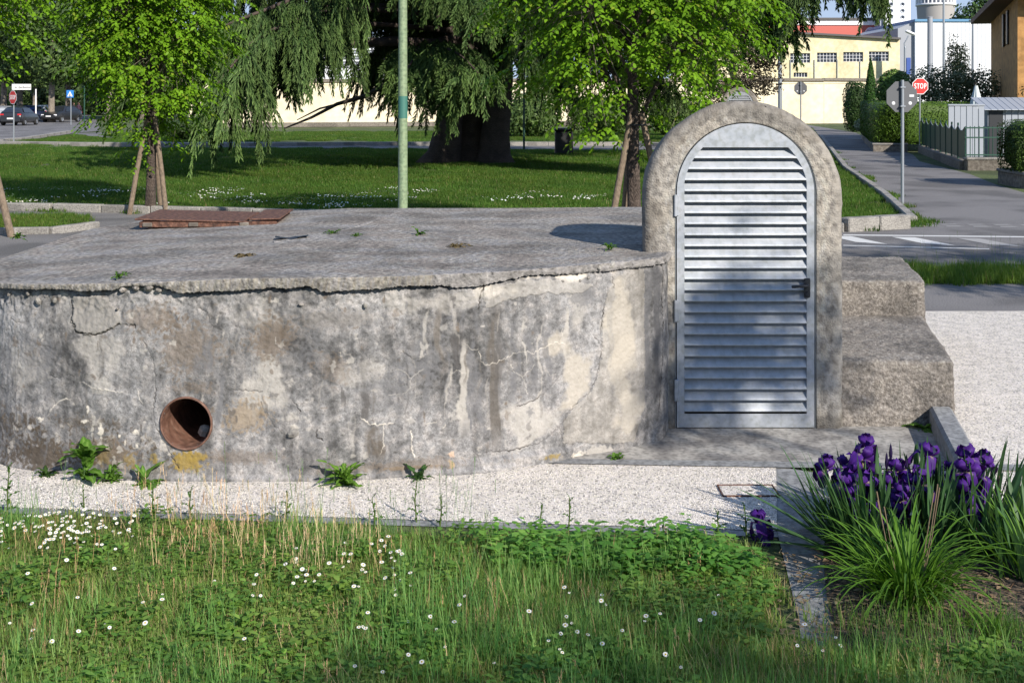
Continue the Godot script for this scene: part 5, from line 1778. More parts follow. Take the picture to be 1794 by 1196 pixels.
func stop_sign(label: String, at: Vector3, turn: float, height: float, r: float) -> Node3D:
	var t := thing("stop_sign", label, "sign", at, turn, "stop signs")
	var po := Shape.new()
	po.tube([Vector3(0, -0.1, -0.05), Vector3(0, height + r + 0.03, -0.05)], [0.031, 0.031], 12)
	obj("post", po, M.grey_metal, t)
	var bk := Shape.new()
	bk.prism(octagon(r), 0.012, Transform3D(Basis(), Vector3(0, height, -0.003)))
	obj("back", bk, M.sign_back, t)
	var wf := Shape.new()
	wf.prism(octagon(r * 0.995), 0.003, Transform3D(Basis(), Vector3(0, height, 0.001)))
	obj("border", wf, M.sign_white, t)
	var rf := Shape.new()
	rf.prism(octagon(r * 0.92), 0.003, Transform3D(Basis(), Vector3(0, height, 0.0045)))
	obj("face", rf, M.sign_red, t)
	lettering("STOP", r * 0.66, M.sign_white, t, Vector3(0, height, 0.0075), 0.72)
	for y in [height - r * 0.62, height + r * 0.62]:
		var cl := Shape.new()
		cl.box(Transform3D(Basis(), Vector3(0, y, -0.05)), Vector3(0.1, 0.03, 0.09), 0.006)
		obj("clamp", cl, M.grey_metal, t)
	for x in [-0.16, 0.16]:
		var st := Shape.new()
		st.lathe([Vector2(0.034, 0.0), Vector2(0.034, 0.004), Vector2(0.001, 0.005)], 14, Transform3D(Basis(Vector3(1, 0, 0), Vector3(0, 0, -1), Vector3(0, 1, 0)), Vector3(x, height - r * 0.42, -0.0155)))
		obj("sticker", st, M.sticker, t)
	return t


func pole(called: String, label: String, at: Vector3, h: float, r0: float, r1: float, m: Material, cat := "pole") -> Node3D:
	var t := thing(called, label, cat, at)
	var s := Shape.new()
	s.tube([Vector3(0, -0.1, 0), Vector3(0, h * 0.3, 0), Vector3(0, h, 0)], [r0, lerpf(r0, r1, 0.3), r1], 20)
	obj("shaft", s, m, t)
	var c := Shape.new()
	c.lathe([Vector2(r1 * 1.15, h - 0.01), Vector2(r1 * 1.1, h + 0.03), Vector2(0.001, h + 0.06)], 14)
	obj("cap", c, m, t)
	return t


func car(label: String, at: Vector3, turn: float, paint: Color, kind := 0) -> Node3D:
	var t := thing("car", label, "car", at, turn, "cars on the tree-lined road")
	var m := plain("car_paint_%d" % taken["car"], paint, 0.25, 0.1)
	m.clearcoat_enabled = true
	m.clearcoat = 0.8
	# stations along the length: z (rear is +z), half width, sill, belt, roof, half roof width
	var st := [[-2.05, 0.62, 0.42, 0.62, 0.64, 0.6], [-1.95, 0.8, 0.3, 0.7, 0.74, 0.74], [-1.5, 0.88, 0.24, 0.84, 0.9, 0.76], [-0.95, 0.89, 0.22, 0.93, 0.99, 0.74], [-0.35, 0.9, 0.22, 0.95, 1.4, 0.6], [0.3, 0.9, 0.22, 0.96, 1.48, 0.6], [1.1, 0.9, 0.22, 0.98, 1.45, 0.58], [1.65, 0.88, 0.24, 1.0, 1.28, 0.58], [1.98, 0.84, 0.28, 0.98, 1.02, 0.66], [2.08, 0.78, 0.38, 0.72, 0.76, 0.64]]
	var p := PackedVector3Array()
	for e in st:
		var sec := [Vector2(0.0, e[2]), Vector2(e[1] * 0.86, e[2]), Vector2(e[1] * 0.99, e[2] + 0.14), Vector2(e[1], lerpf(e[2], e[3], 0.6)), Vector2(e[1] * 0.965, e[3]), Vector2(lerpf(e[1] * 0.94, e[5], 0.85), lerpf(e[3], e[4], 0.85)), Vector2(e[5] * 0.85, e[4]), Vector2(0.0, e[4] + 0.015)]
		for q in sec:
			p.append(Vector3(q.x, q.y, e[0]))
		for k in range(sec.size() - 2, -1, -1):
			p.append(Vector3(-sec[k].x, sec[k].y, e[0]))
	var b := Shape.new()
	b.grid(p, 15, st.size())
	for e in [0, st.size() - 1]:
		var q := PackedVector2Array()
		for k in 14:
			q.append(Vector2(p[e * 15 + k].x, p[e * 15 + k].y))
		b.prism(q, 0.01, Transform3D(Basis(), Vector3(0, 0, st[e][0] + (0.005 if e else 0.005))))
	obj("body", b, m, t)
	for s in [-1.0, 1.0]:
		for z in [-1.28, 1.3]:
			var wn := Node3D.new()
			wn.name = "wheel"
			t.add_child(wn, true)
			wn.position = Vector3(s * 0.8, 0.32, z)
			var wx := Transform3D(Basis(Vector3(0, 1, 0), Vector3(s, 0, 0), Vector3(0, 0, s)), Vector3.ZERO)
			var ty := Shape.new()
			ty.lathe([Vector2(0.2, -0.1), Vector2(0.3, -0.1), Vector2(0.32, -0.05), Vector2(0.32, 0.07), Vector2(0.3, 0.11), Vector2(0.21, 0.11)], 20, wx)
			obj("tyre", ty, M.tyre, wn)
			var ri := Shape.new()
			ri.lathe([Vector2(0.21, 0.1), Vector2(0.18, 0.07), Vector2(0.06, 0.09), Vector2(0.001, 0.1)], 16, wx)
			obj("rim", ri, M.rim, wn)
		var sw := Shape.new()
		sw.quad(Vector3(s * 0.885, 0.97, -0.72), Vector3(s * 0.655, 1.36, -0.25), Vector3(s * 0.655, 1.37, 1.2), Vector3(s * 0.88, 1.02, 1.5))
		obj("side_window", sw, M.car_glass, t)
		var tl := Shape.new()
		tl.box(Transform3D(Basis(), Vector3(s * 0.66, 0.86, 2.0)), Vector3(0.3, 0.13, 0.14), 0.03)
		obj("tail_lamp", tl, M.tail_red, t)
		var hl := Shape.new()
		hl.box(Transform3D(Basis(), Vector3(s * 0.62, 0.66, -1.96)), Vector3(0.3, 0.13, 0.14), 0.04)
		obj("headlight", hl, M.lamp_clear, t)
	var rw := Shape.new()
	rw.quad(Vector3(-0.68, 1.03, 2.0), Vector3(-0.5, 1.4, 1.37), Vector3(0.5, 1.4, 1.37), Vector3(0.68, 1.03, 2.0))
	obj("rear_window", rw, M.car_glass, t)
	var fw := Shape.new()
	fw.quad(Vector3(0.68, 1.0, -1.0), Vector3(0.52, 1.42, -0.36), Vector3(-0.52, 1.42, -0.36), Vector3(-0.68, 1.0, -1.0))
	obj("windscreen", fw, M.car_glass, t)
	for z in [2.095, -2.07]:
		var pl := Shape.new()
		pl.box(Transform3D(Basis(), Vector3(0, 0.56, z)), Vector3(0.5, 0.12, 0.02), 0.004)
		obj("number_plate", pl, M.plate_white, t)
	var bp := Shape.new()
	bp.box(Transform3D(Basis(), Vector3(0, 0.4, 2.04)), Vector3(1.5, 0.2, 0.16), 0.05)
	obj("bumper", bp, M.dark_metal, t)
	return t


# one skin round a skeleton of tapered bones: [a, b, ra, rb, colour]
func figure(bones: Array, lo: Vector3, hi: Vector3, cell: float, blend: float) -> Shape:
	var nx := int((hi.x - lo.x) / cell) + 1
	var ny := int((hi.y - lo.y) / cell) + 1
	var nz := int((hi.z - lo.z) / cell) + 1
	var f := PackedFloat32Array()
	f.resize(nx * ny * nz)
	var dist := func(p: Vector3) -> float:
		var d := 1e3
		for e in bones:
			var ab: Vector3 = e[1] - e[0]
			var h := clampf((p - e[0]).dot(ab) / maxf(ab.length_squared(), 1e-6), 0.0, 1.0)
			var k: float = (p - (e[0] + ab * h)).length() - lerpf(e[2], e[3], h)
			var m := clampf(0.5 + 0.5 * (d - k) / blend, 0.0, 1.0)
			d = lerpf(d, k, m) - blend * m * (1.0 - m)
		return d
	for z in nz:
		for y in ny:
			for x in nx:
				f[(z * ny + y) * nx + x] = dist.call(lo + Vector3(x, y, z) * cell)
	var s := Shape.new()
	var id := {}
	for z in nz - 1:
		for y in ny - 1:
			for x in nx - 1:
				var sum := Vector3.ZERO
				var cnt := 0
				for e in [[0, 0, 0, 1, 0, 0], [0, 1, 0, 1, 1, 0], [0, 0, 1, 1, 0, 1], [0, 1, 1, 1, 1, 1], [0, 0, 0, 0, 1, 0], [1, 0, 0, 1, 1, 0], [0, 0, 1, 0, 1, 1], [1, 0, 1, 1, 1, 1], [0, 0, 0, 0, 0, 1], [1, 0, 0, 1, 0, 1], [0, 1, 0, 0, 1, 1], [1, 1, 0, 1, 1, 1]]:
					var a := f[((z + e[2]) * ny + y + e[1]) * nx + x + e[0]]
					var b := f[((z + e[5]) * ny + y + e[4]) * nx + x + e[3]]
					if (a < 0.0) != (b < 0.0):
						sum += Vector3(e[0], e[1], e[2]).lerp(Vector3(e[3], e[4], e[5]), a / (a - b))
						cnt += 1
				if cnt:
					var p := lo + (Vector3(x, y, z) + sum / cnt) * cell
					var g: Vector3 = Vector3(dist.call(p + Vector3(0.01, 0, 0)) - dist.call(p - Vector3(0.01, 0, 0)), dist.call(p + Vector3(0, 0.01, 0)) - dist.call(p - Vector3(0, 0.01, 0)), dist.call(p + Vector3(0, 0, 0.01)) - dist.call(p - Vector3(0, 0, 0.01))).normalized()
					var near := 1e3
					for e in bones:
						var ab: Vector3 = e[1] - e[0]
						var h := clampf((p - e[0]).dot(ab) / maxf(ab.length_squared(), 1e-6), 0.0, 1.0)
						var k: float = (p - (e[0] + ab * h)).length() - lerpf(e[2], e[3], h)
						if k < near:
							near = k
							s.col = e[4]
					id[(z * ny + y) * nx + x] = s.vert(p, g)
	for z in range(1, nz - 1):
		for y in range(1, ny - 1):
			for x in range(1, nx - 1):
				var k := (z * ny + y) * nx + x
				for ax in 3:
					var step: int = [1, nx, nx * ny][ax]
					var o1: int = [nx, nx * ny, 1][ax]
					var o2: int = [nx * ny, 1, nx][ax]
					var a := f[k]
					var b := f[k + step]
					if (a < 0.0) != (b < 0.0):
						var q := [k, k - o1, k - o1 - o2, k - o2]
						if a > 0.0:
							q.reverse()
						if id.has(q[0]) and id.has(q[1]) and id.has(q[2]) and id.has(q[3]):
							s.i.append_array([id[q[0]], id[q[2]], id[q[1]], id[q[0]], id[q[3]], id[q[2]]])
	return s


func person(label: String, at: Vector3, turn: float, coat: Color, legs: Color, hair: Color, stride: float) -> void:
	var skin := Color(0.42, 0.24, 0.16)
	var t := thing("person", label, "person", at, turn, "people on the far footway")
	var b := [
		[Vector3(0, 0.95, 0), Vector3(0, 1.15, 0.01), 0.15, 0.14, coat], [Vector3(0, 1.15, 0.01), Vector3(0, 1.4, 0), 0.14, 0.15, coat], [Vector3(-0.17, 1.4, 0), Vector3(0.17, 1.4, 0), 0.075, 0.075, coat],
		[Vector3(0, 1.45, 0), Vector3(0, 1.54, 0.015), 0.055, 0.05, skin], [Vector3(0, 1.6, 0.02), Vector3(0, 1.66, 0.01), 0.085, 0.095, skin], [Vector3(0, 1.6, 0.1), Vector3(0, 1.585, 0.115), 0.018, 0.014, skin], [Vector3(0, 1.68, -0.025), Vector3(0, 1.62, -0.05), 0.1, 0.08, hair]]
	for s in [-1.0, 1.0]:
		var f: float = stride * s
		b.append_array([[Vector3(s * 0.09, 0.92, 0), Vector3(s * 0.1, 0.5, f * 0.5), 0.095, 0.065, legs], [Vector3(s * 0.1, 0.5, f * 0.5), Vector3(s * 0.1, 0.09, f - 0.05), 0.062, 0.045, legs], [Vector3(s * 0.1, 0.045, f - 0.08), Vector3(s * 0.11, 0.04, f + 0.13), 0.045, 0.04, Color(0.02, 0.02, 0.02)],
			[Vector3(s * 0.2, 1.38, 0), Vector3(s * 0.25, 1.1, -f * 0.3), 0.06, 0.047, coat], [Vector3(s * 0.25, 1.1, -f * 0.3), Vector3(s * 0.24, 0.88, -f * 0.6 + 0.08), 0.045, 0.035, coat], [Vector3(s * 0.24, 0.86, -f * 0.6 + 0.085), Vector3(s * 0.235, 0.77, -f * 0.6 + 0.12), 0.036, 0.026, skin]])
	obj("body", figure(b, Vector3(-0.42, -0.04, -0.45), Vector3(0.42, 1.84, 0.45), 0.03, 0.03), M.fabric, t)


func street_things() -> void:
	# ---- tall green lamp pole behind the shelter
	pole("lamp_pole", "tall green painted lamp pole with a darker band behind the shelter roof", Vector3(-1.44, 0, -15.8), 7.5, 0.065, 0.046, M.post_green)
	var band := Shape.new()
	band.tube([Vector3(0, 1.76, 0), Vector3(0, 2.05, 0)], [0.0625, 0.0615], 20, false)
	plain("band_green", lin(0.045, 0.16, 0.13), 0.6)
	obj("band", band, M.band_green, get_node("lamp_pole"))
	pole("post", "thin dark green post beyond the cedar trunk", Vector3(0.480, 6.000, -48.000) * Vector3(1, 0, 1), 2.9, 0.045, 0.04, M.fence_green)
	pole("post", "thin dark post between the tree and the shelter door arch", Vector3(7.071, 5.750, -45.000) * Vector3(1, 0, 1), 2.6, 0.045, 0.04, M.dark_metal)
	pole("post", "slim grey post in front of the cream wall", Vector3(14.771, 7.500, -66.000) * Vector3(1, 0, 1), 5.2, 0.12, 0.1, M.grey_metal)
	pole("mast", "thin grey mast against the white warehouse", Vector3(36.048, 10.333, -100.000) * Vector3(1, 0, 1), 11.5, 0.13, 0.08, M.grey_metal)
	pole("mast", "short dark mast rising before the warehouse wall", Vector3(41.886, 12.000, -120.000) * Vector3(1, 0, 1), 10.3, 0.3, 0.26, M.grey_metal_wall)
	var lp := pole("street_lamp", "grey street lamp with flat head in front of the warehouse", Vector3(27.703, 8.000, -72.000) * Vector3(1, 0, 1), 6.7, 0.11, 0.06, M.grey_metal, "lamp")
	var hd := Shape.new()
	hd.box(Transform3D(Basis(), Vector3(0.05, 6.78, 0)), Vector3(0.55, 0.1, 0.25), 0.04)
	obj("lamp_head", hd, M.grey_metal, lp)
	var l2 := pole("street_lamp", "street lamp with curved arm and white head by the grey end wall", Vector3(27.560, 9.000, -84.000) * Vector3(1, 0, 1), 5.7, 0.09, 0.07, M.grey_metal, "lamp")
	var arm := Shape.new()
	arm.tube([Vector3(0, 5.6, 0), Vector3(-0.05, 5.95, 0), Vector3(0.1, 6.2, 0), Vector3(0.25, 6.5, 0)], [0.05, 0.045, 0.04, 0.04], 8)
	obj("arm", arm, M.grey_metal, l2)
	var h2 := Shape.new()
	h2.box(Transform3D(Basis.from_euler(Vector3(0, 0, -0.4)), Vector3(0.38, 6.7, 0)), Vector3(0.75, 0.2, 0.3), 0.08)
	obj("lamp_head", h2, M.sign_white, l2)
	# ---- signs
	var s1 := stop_sign("grey back of the large octagonal sign standing at the lawn corner", Vector3(7.383, 3.892, -22.700) * Vector3(1, 0, 1), PI + 0.03, 2.06, 0.29)
	var lb := Shape.new()
	lb.box(Transform3D(Basis(), Vector3(-0.19, 2.08, -0.0165)), Vector3(0.09, 0.045, 0.003), 0.0)
	obj("label", lb, M.sticker, s1)
	stop_sign("grey back of the small octagonal sign far off before the cream wall", Vector3(13.734, 6.750, -57.000) * Vector3(1, 0, 1), PI - 0.05, 2.55, 0.3)
	stop_sign("red stop sign facing us, half hidden by the large grey sign", Vector3(15.684, 5.833, -46.000) * Vector3(1, 0, 1), 0.05, 2.53, 0.31)
	var s2 := stop_sign("red stop sign turned aside below a white street name plate", Vector3(-22.930, 6.583, -55.000) * Vector3(1, 0, 1), -0.66, 2.12, 0.31)
	var up := Shape.new()
	up.tube([Vector3(0, 2.4, -0.05), Vector3(0, 2.78, -0.05)], [0.035, 0.035], 10)
	obj("post_extension", up, M.grey_metal, s2)
	var pn := thing("street_name_sign", "white street name plate above the stop sign beside the road", "sign", Vector3(-22.930, 6.583, -55.000) * Vector3(1, 0, 1))
	var pb := Shape.new()
	pb.box(Transform3D(Basis(), Vector3(0.4, 2.595, 0.0)), Vector3(0.88, 0.27, 0.025), 0.006)
	obj("plate", pb, M.sign_white, pn)
	lettering("m. Gerbonini", 0.1, M.ink, pn, Vector3(0.46, 2.576, 0.015), 0.85)
	var cr := thing("crossing_sign", "blue square pedestrian crossing sign on a pole by the far road", "sign", Vector3(-35.360, 10.000, -96.000) * Vector3(1, 0, 1))
	var cp := Shape.new()
	cp.tube([Vector3(0, 0, 0), Vector3(0, 2.8, 0)], [0.04, 0.04], 8)
	obj("post", cp, M.grey_metal, cr)
	var cb := Shape.new()
	cb.box(Transform3D(Basis(), Vector3(-0.05, 2.480, 0.05)), Vector3(0.58, 0.6, 0.03), 0.02)
	obj("panel", cb, M.sign_blue, cr)
	var ct := Shape.new()
	ct.prism(PackedVector2Array([Vector2(-0.22, -0.2), Vector2(0.22, -0.2), Vector2(0, 0.22)]), 0.01, Transform3D(Basis(), Vector3(-0.05, 2.480, 0.08)))
	obj("triangle", ct, M.sign_white, cr)
	var cw := Shape.new()
	cw.tube([Vector3(-0.05, 2.5, 0.085), Vector3(-0.05, 2.36, 0.085), Vector3(-0.1, 2.28, 0.085)], [0.035, 0.03, 0.02], 6)
	cw.tube([Vector3(-0.05, 2.36, 0.085), Vector3(0.0, 2.28, 0.085)], [0.025, 0.02], 6)
	obj("walking_figure", cw, M.ink, cr)
	pole("post", "thin white post among the parked cars", Vector3(-41.352, 10.667, -104.000) * Vector3(1, 0, 1), 2.9, 0.06, 0.05, M.sign_white)
	pole("post", "thin green post beside the two people", Vector3(-38.571, 11.000, -108.000) * Vector3(1, 0, 1), 3.2, 0.06, 0.05, M.fence_green)
	# ---- dark bin under the trees
	var bn := thing("litter_bin", "dark square litter bin standing at the back edge of the lawn", "bin", Vector3(1.907, 5.667, -44.000) * Vector3(1, 0, 1))
	var bb := Shape.new()
	bb.bx(Vector3(-0.33, 0, -0.3), Vector3(0.33, 0.85, 0.3), 0.04)
	obj("body", bb, M.bin_black, bn)
	var bl := Shape.new()
	bl.bx(Vector3(-0.36, 0.85, -0.33), Vector3(0.36, 0.97, 0.33), 0.05)
	obj("lid", bl, M.bin_black, bn)
	# ---- cars on the road behind the left-hand trees
	car("black hatchback seen from behind beside the stop sign post", Vector3(-39.040, 9.917, -95.000) * Vector3(1, 0, 1), 0.05, lin(0.012, 0.013, 0.018))
	car("silver car half cut off at the picture's edge", Vector3(-44.400, 10.750, -105.000) * Vector3(1, 0, 1), 0.2, lin(0.4, 0.42, 0.44))
	car("deep blue car ahead of the black hatchback", Vector3(-44.800, 11.333, -112.000) * Vector3(1, 0, 1), 0.1, lin(0.01, 0.03, 0.16))
	car("white car parked beyond the deep blue one", Vector3(-47.371, 12.000, -120.000) * Vector3(1, 0, 1), 0.3, lin(0.6, 0.6, 0.6))
	car("dark car just left of the pale tree trunk", Vector3(-49.020, 12.500, -126.000) * Vector3(1, 0, 1), 0.1, lin(0.02, 0.025, 0.035))
	car("black car facing us right of the pale tree trunk", Vector3(-40.629, 11.000, -108.000) * Vector3(1, 0, 1), PI - 0.2, lin(0.012, 0.012, 0.014))
	person("person in dark coat walking on the far footway, nearer the crossing sign", Vector3(-43.577, 11.917, -119.000) * Vector3(1, 0, 1), 2.6, Color(0.02, 0.02, 0.025), Color(0.02, 0.02, 0.03), Color(0.02, 0.015, 0.01), 0.16)
	person("person in plum coloured jacket on the far footway, beside the green post", Vector3(-42.705, 11.833, -118.000) * Vector3(1, 0, 1), 2.9, Color(0.045, 0.02, 0.04), Color(0.015, 0.018, 0.03), Color(0.05, 0.03, 0.02), 0.12)


# ------------------------------------------------------------------ trees
# young broad-leaved tree: trunk, limbs, and a crown of flat leafy sprays
func leafy_tree(called: String, label: String, at: Vector3, trunk_r: float, c: Vector3, r: Vector3, sprays: int, leaf: float, dark: Color, light: Color, sd: int, limbs := 22, bark := "bark", lowest := 1.5) -> Node3D:
	var t := thing(called, label, "tree", at)
	var g := RandomNumberGenerator.new()
	g.seed = sd
	var lean := Vector3(g.randf_range(-0.05, 0.05), 0, g.randf_range(-0.05, 0.05))
	var tp := []
	var tr := []
	for k in 9:
		var f := k / 8.0
		tp.append(Vector3(0, -0.1, 0).lerp(Vector3(c.x, c.y + r.y * 0.55, c.z), f) + lean * sin(f * 5.0))
		tr.append(trunk_r * (1.25 if k == 0 else 1.0) * lerpf(1.0, 0.22, pow(f, 1.2)))
	var ts := Shape.new()
	ts.tube(tp, tr, 14, true, 0.04, sd)
	obj("trunk", ts, M[bark], t)
	var s := Shape.new()
	var ends := []
	for k in limbs:
		var a := k * 2.39996 + g.randf_range(-0.3, 0.3)
		var h := g.randf_range(-0.75, 0.8)
		var q := c + Vector3(cos(a) * sqrt(1.0 - h * h), h, sin(a) * sqrt(1.0 - h * h)) * r * g.randf_range(0.55, 0.85)
		var y0 := clampf(q.y - r.y * g.randf_range(0.35, 0.8), lowest, c.y + r.y * 0.4)
		var p0 := Vector3(c.x, 0, c.z) * clampf(y0 / c.y, 0.0, 1.0) + Vector3(0, y0, 0)
		var mid := p0.lerp(q, 0.5) + Vector3(0, 0.12 * r.y * g.randf(), 0)
		var lb := Shape.new()
		lb.tube([p0, p0.lerp(mid, 0.5) + Vector3(0, 0.05, 0), mid, q], [trunk_r * 0.36, trunk_r * 0.28, trunk_r * 0.2, trunk_r * 0.08], 7, true, 0.05, k)
		obj("limb", lb, M[bark], t)
		ends.append([p0, mid, q])
	var n := noise(sd, 0.9, 2)
	for k in sprays:
		var d := Vector3(g.randfn(), g.randfn() * 0.9, g.randfn()).normalized()
		var rad := pow(g.randf(), 0.38)
		var u := d * rad * (1.0 + 0.35 * n.get_noise_3dv(d * 2.2))
		var p := c + u * r
		var out := Vector3(d.x, 0, d.z)
		if out.length() < 0.2:
			out = Vector3(cos(k), 0, sin(k))
		out = out.normalized().rotated(Vector3.UP, g.randf_range(-0.7, 0.7))
		var near: Array = ends[0]
		for e in ends:
			if (e[2] as Vector3).distance_squared_to(p) < (near[2] as Vector3).distance_squared_to(p):
				near = e
		if k % 3 == 0:
			s.col = Color(0.3, 0.26, 0.2)
			s.tube([(near[1] as Vector3).lerp(near[2], 0.7), p.lerp(near[2], 0.4) + Vector3(0, 0.05, 0), p], [trunk_r * 0.07, trunk_r * 0.05, trunk_r * 0.03], 4, false)
		for w in 3:
			var dir := out.rotated(Vector3.UP, (w - 1) * 0.62 + g.randf_range(-0.2, 0.2))
			var droop := g.randf_range(0.05, 0.45) - 0.25 * d.y
			var q := p
			var count := 7 + g.randi() % 4
			for j in count:
				var f := float(j) / count
				q += (dir * cos(droop) - Vector3(0, sin(droop), 0)) * leaf * 0.62
				droop += 0.05
				var side := 1.0 if j % 2 else -1.0
				var ld := (dir.rotated(Vector3.UP, side * g.randf_range(0.5, 1.1)) * 0.9 - Vector3(0, g.randf_range(0.15, 0.85), 0)).normalized()
				var zz := (Vector3.UP + Vector3(g.randf_range(-0.5, 0.5), 0, g.randf_range(-0.5, 0.5)) + d * 0.4)
				var xx := ld.cross(zz).normalized()
				var m := dark.lerp(light, g.randf())
				if g.randf() < 0.06:
					m = m.lerp(Color(0.3, 0.33, 0.05), 0.5)
				s.col = m
				s.leaf(Transform3D(Basis(xx, ld, xx.cross(ld)), q), leaf * g.randf_range(0.75, 1.25), leaf * g.randf_range(0.5, 0.7), 0.22, 0.25)
	obj("crown", s, M.leaf, t, "stuff")
	return t


func stakes(label: String, at: Vector3, feet: Array, top: Vector3, r := 0.045) -> void:
	var t := thing("tree_stakes", label, "stakes", at)
	for k in feet.size():
		var e: Vector3 = feet[k]
		var s := Shape.new()
		var hi := top + Vector3(e.x, 0, e.z).normalized() * 0.1 + Vector3(0, 0.1 * (k % 2), 0)
		s.tube([e - Vector3(0, 0.1, 0), e.lerp(hi, 0.5), hi, hi + (hi - e).normalized() * 0.12], [r, r * 0.96, r * 0.92, r * 0.9], 9, true, 0.02, k)
		obj("stake", s, M.timber, t)
	var tie := Shape.new()
	var ring := []
	var rr := []
	for k in 13:
		ring.append(top + Vector3(cos(TAU * k / 12) * 0.13, -0.02, sin(TAU * k / 12) * 0.13))
		rr.append(0.014)
	tie.tube(ring, rr, 5, false)
	obj("tie", tie, M.dark_metal, t)


# tree of several leafy lobes for the background: lobes = [centre, radius, leaves]
func lobed_tree(called: String, label: String, at: Vector3, trunk: Array, lobes: Array, size: float, dark: Color, light: Color, bark := "pale_bark", group := "") -> Node3D:
	var t := thing(called, label, "tree", at, 0.0, group)
	for e in trunk:
		var s := Shape.new()
		s.tube(e[0], e[1], 9, true, 0.06, int(at.x))
		obj("trunk", s, M[bark], t)
	var s2 := Shape.new()
	for e in lobes:
		leaf_body(s2, e[0], e[1], e[2], size, dark, light, 2.0, 0.45, 0.0, 0.5, int(absf(at.x) * 7.0) + int(e[0].y * 13.0))
	obj("crown", s2, M.hedge, t, "stuff")
	return t


# hanging cedar spray, one metre long: a twig with side twigs, each clothed in needle tufts
func cedar_spray(sd: int) -> Mesh:
	var g := RandomNumberGenerator.new()
	g.seed = sd
	var s := Shape.new()
	var p := Vector3.ZERO
	var dir := Vector3(0.35, -1, 0).normalized()
	for k in 17:
		var f := k / 16.0
		dir = (dir + Vector3(g.randf_range(-0.12, 0.1), -0.08, g.randf_range(-0.1, 0.1))).normalized()
		var q := p + dir / 17.0
		s.col = Color(0.05, 0.04, 0.03)
		s.quad(p - Vector3(0.004, 0, 0), q - Vector3(0.003, 0, 0), q + Vector3(0.003, 0, 0), p + Vector3(0.004, 0, 0))
		for side in 3:
			var a := g.randf() * TAU
			var out := Vector3(cos(a), -g.randf_range(0.3, 1.1), sin(a)).normalized()
			var l := lerpf(0.26, 0.08, f) * g.randf_range(0.6, 1.25)
			var b := q
			var parts := 4
			for j in parts:
				out = (out + Vector3(0, -0.16, 0)).normalized()
				var e := b + out * l / parts
				var wide := 0.021 * (1.0 - 0.5 * float(j) / parts)
				var x := out.cross(Vector3(g.randf_range(-1, 1), g.randf_range(-1, 1), g.randf_range(-1, 1))).normalized() * wide
				var y := out.cross(x).normalized() * wide
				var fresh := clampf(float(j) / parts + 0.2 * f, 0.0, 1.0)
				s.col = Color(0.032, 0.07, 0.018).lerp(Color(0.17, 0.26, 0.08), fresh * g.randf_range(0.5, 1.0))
				for d in [x, y]:
					s.tri(b - d, e + out * 0.02, b + d)
					s.tri(b.lerp(e, 0.5) - d * 1.2, e + out * 0.035, b.lerp(e, 0.3) + d * 0.3)
				b = e
		p = q
	return s.mesh()


# bough of the cedar: a limb with sprays hanging along both sides
func bough(t: Node3D, path: Array, r: float, meshes: Array, g: RandomNumberGenerator, wide: float, hang: Vector2, every: float, from := 0.25, tint := 1.0) -> void:  # tint colours front boughs as sunlit and rear ones as shaded
	var b := Node3D.new()
	b.name = "bough"
	t.add_child(b, true)
	var cv := Curve3D.new()
	for k in path.size():
		var tan: Vector3 = (path[mini(k + 1, path.size() - 1)] - path[maxi(k - 1, 0)]) * 0.18
		cv.add_point(path[k], -tan, tan)
	var pts := []
	var rad := []
	var l := cv.get_baked_length()
	for k in 15:
		pts.append(cv.sample_baked(l * k / 14.0))
		rad.append(r * lerpf(1.0, 0.18, k / 14.0))
	var s := Shape.new()
	s.tube(pts, rad, 8, true, 0.05, int(l * 10))
	obj("limb", s, M.bark, b)
	var sets := [[], [], []]
	var cols := [[], [], []]
	var at := l * from
	while at < l:
		var p := cv.sample_baked(at)
		var f := at / l
		var dir := (cv.sample_baked(minf(at + 0.1, l)) - cv.sample_baked(at - 0.1)).normalized()
		var side := Vector3.UP.cross(dir).normalized()
		for k in 4:
			var o := side * g.randf_range(-1, 1) * wide * (0.35 + 0.65 * sin(PI * clampf(f * 0.9 + 0.05, 0.0, 1.0)))
			var q := p + o + dir * g.randf_range(-0.3, 0.3) + Vector3(0, 0.12 - 0.22 * o.length_squared() / maxf(0.2, wide * wide) + g.randf_range(-0.12, 0.12), 0)
			var h := g.randf_range(hang.x, hang.y) * lerpf(0.75, 1.0, f)
			var face := atan2(-o.z - dir.z * 0.4, o.x + dir.x * 0.4) + g.randf_range(-0.9, 0.9)
			var v := g.randi() % 3
			sets[v].append(Transform3D(Basis.from_euler(Vector3(g.randf_range(-0.15, 0.15), face, g.randf_range(-0.1, 0.5))).scaled(Vector3(1, 1, 1)) * Basis.from_scale(Vector3(g.randf_range(0.8, 1.2), h, g.randf_range(0.8, 1.2))), q))
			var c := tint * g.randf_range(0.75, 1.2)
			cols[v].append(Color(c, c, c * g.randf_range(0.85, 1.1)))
		at += every
	for v in 3:
		if sets[v].size():
			scatter("foliage", meshes[v], M.needle, sets[v], b, cols[v])


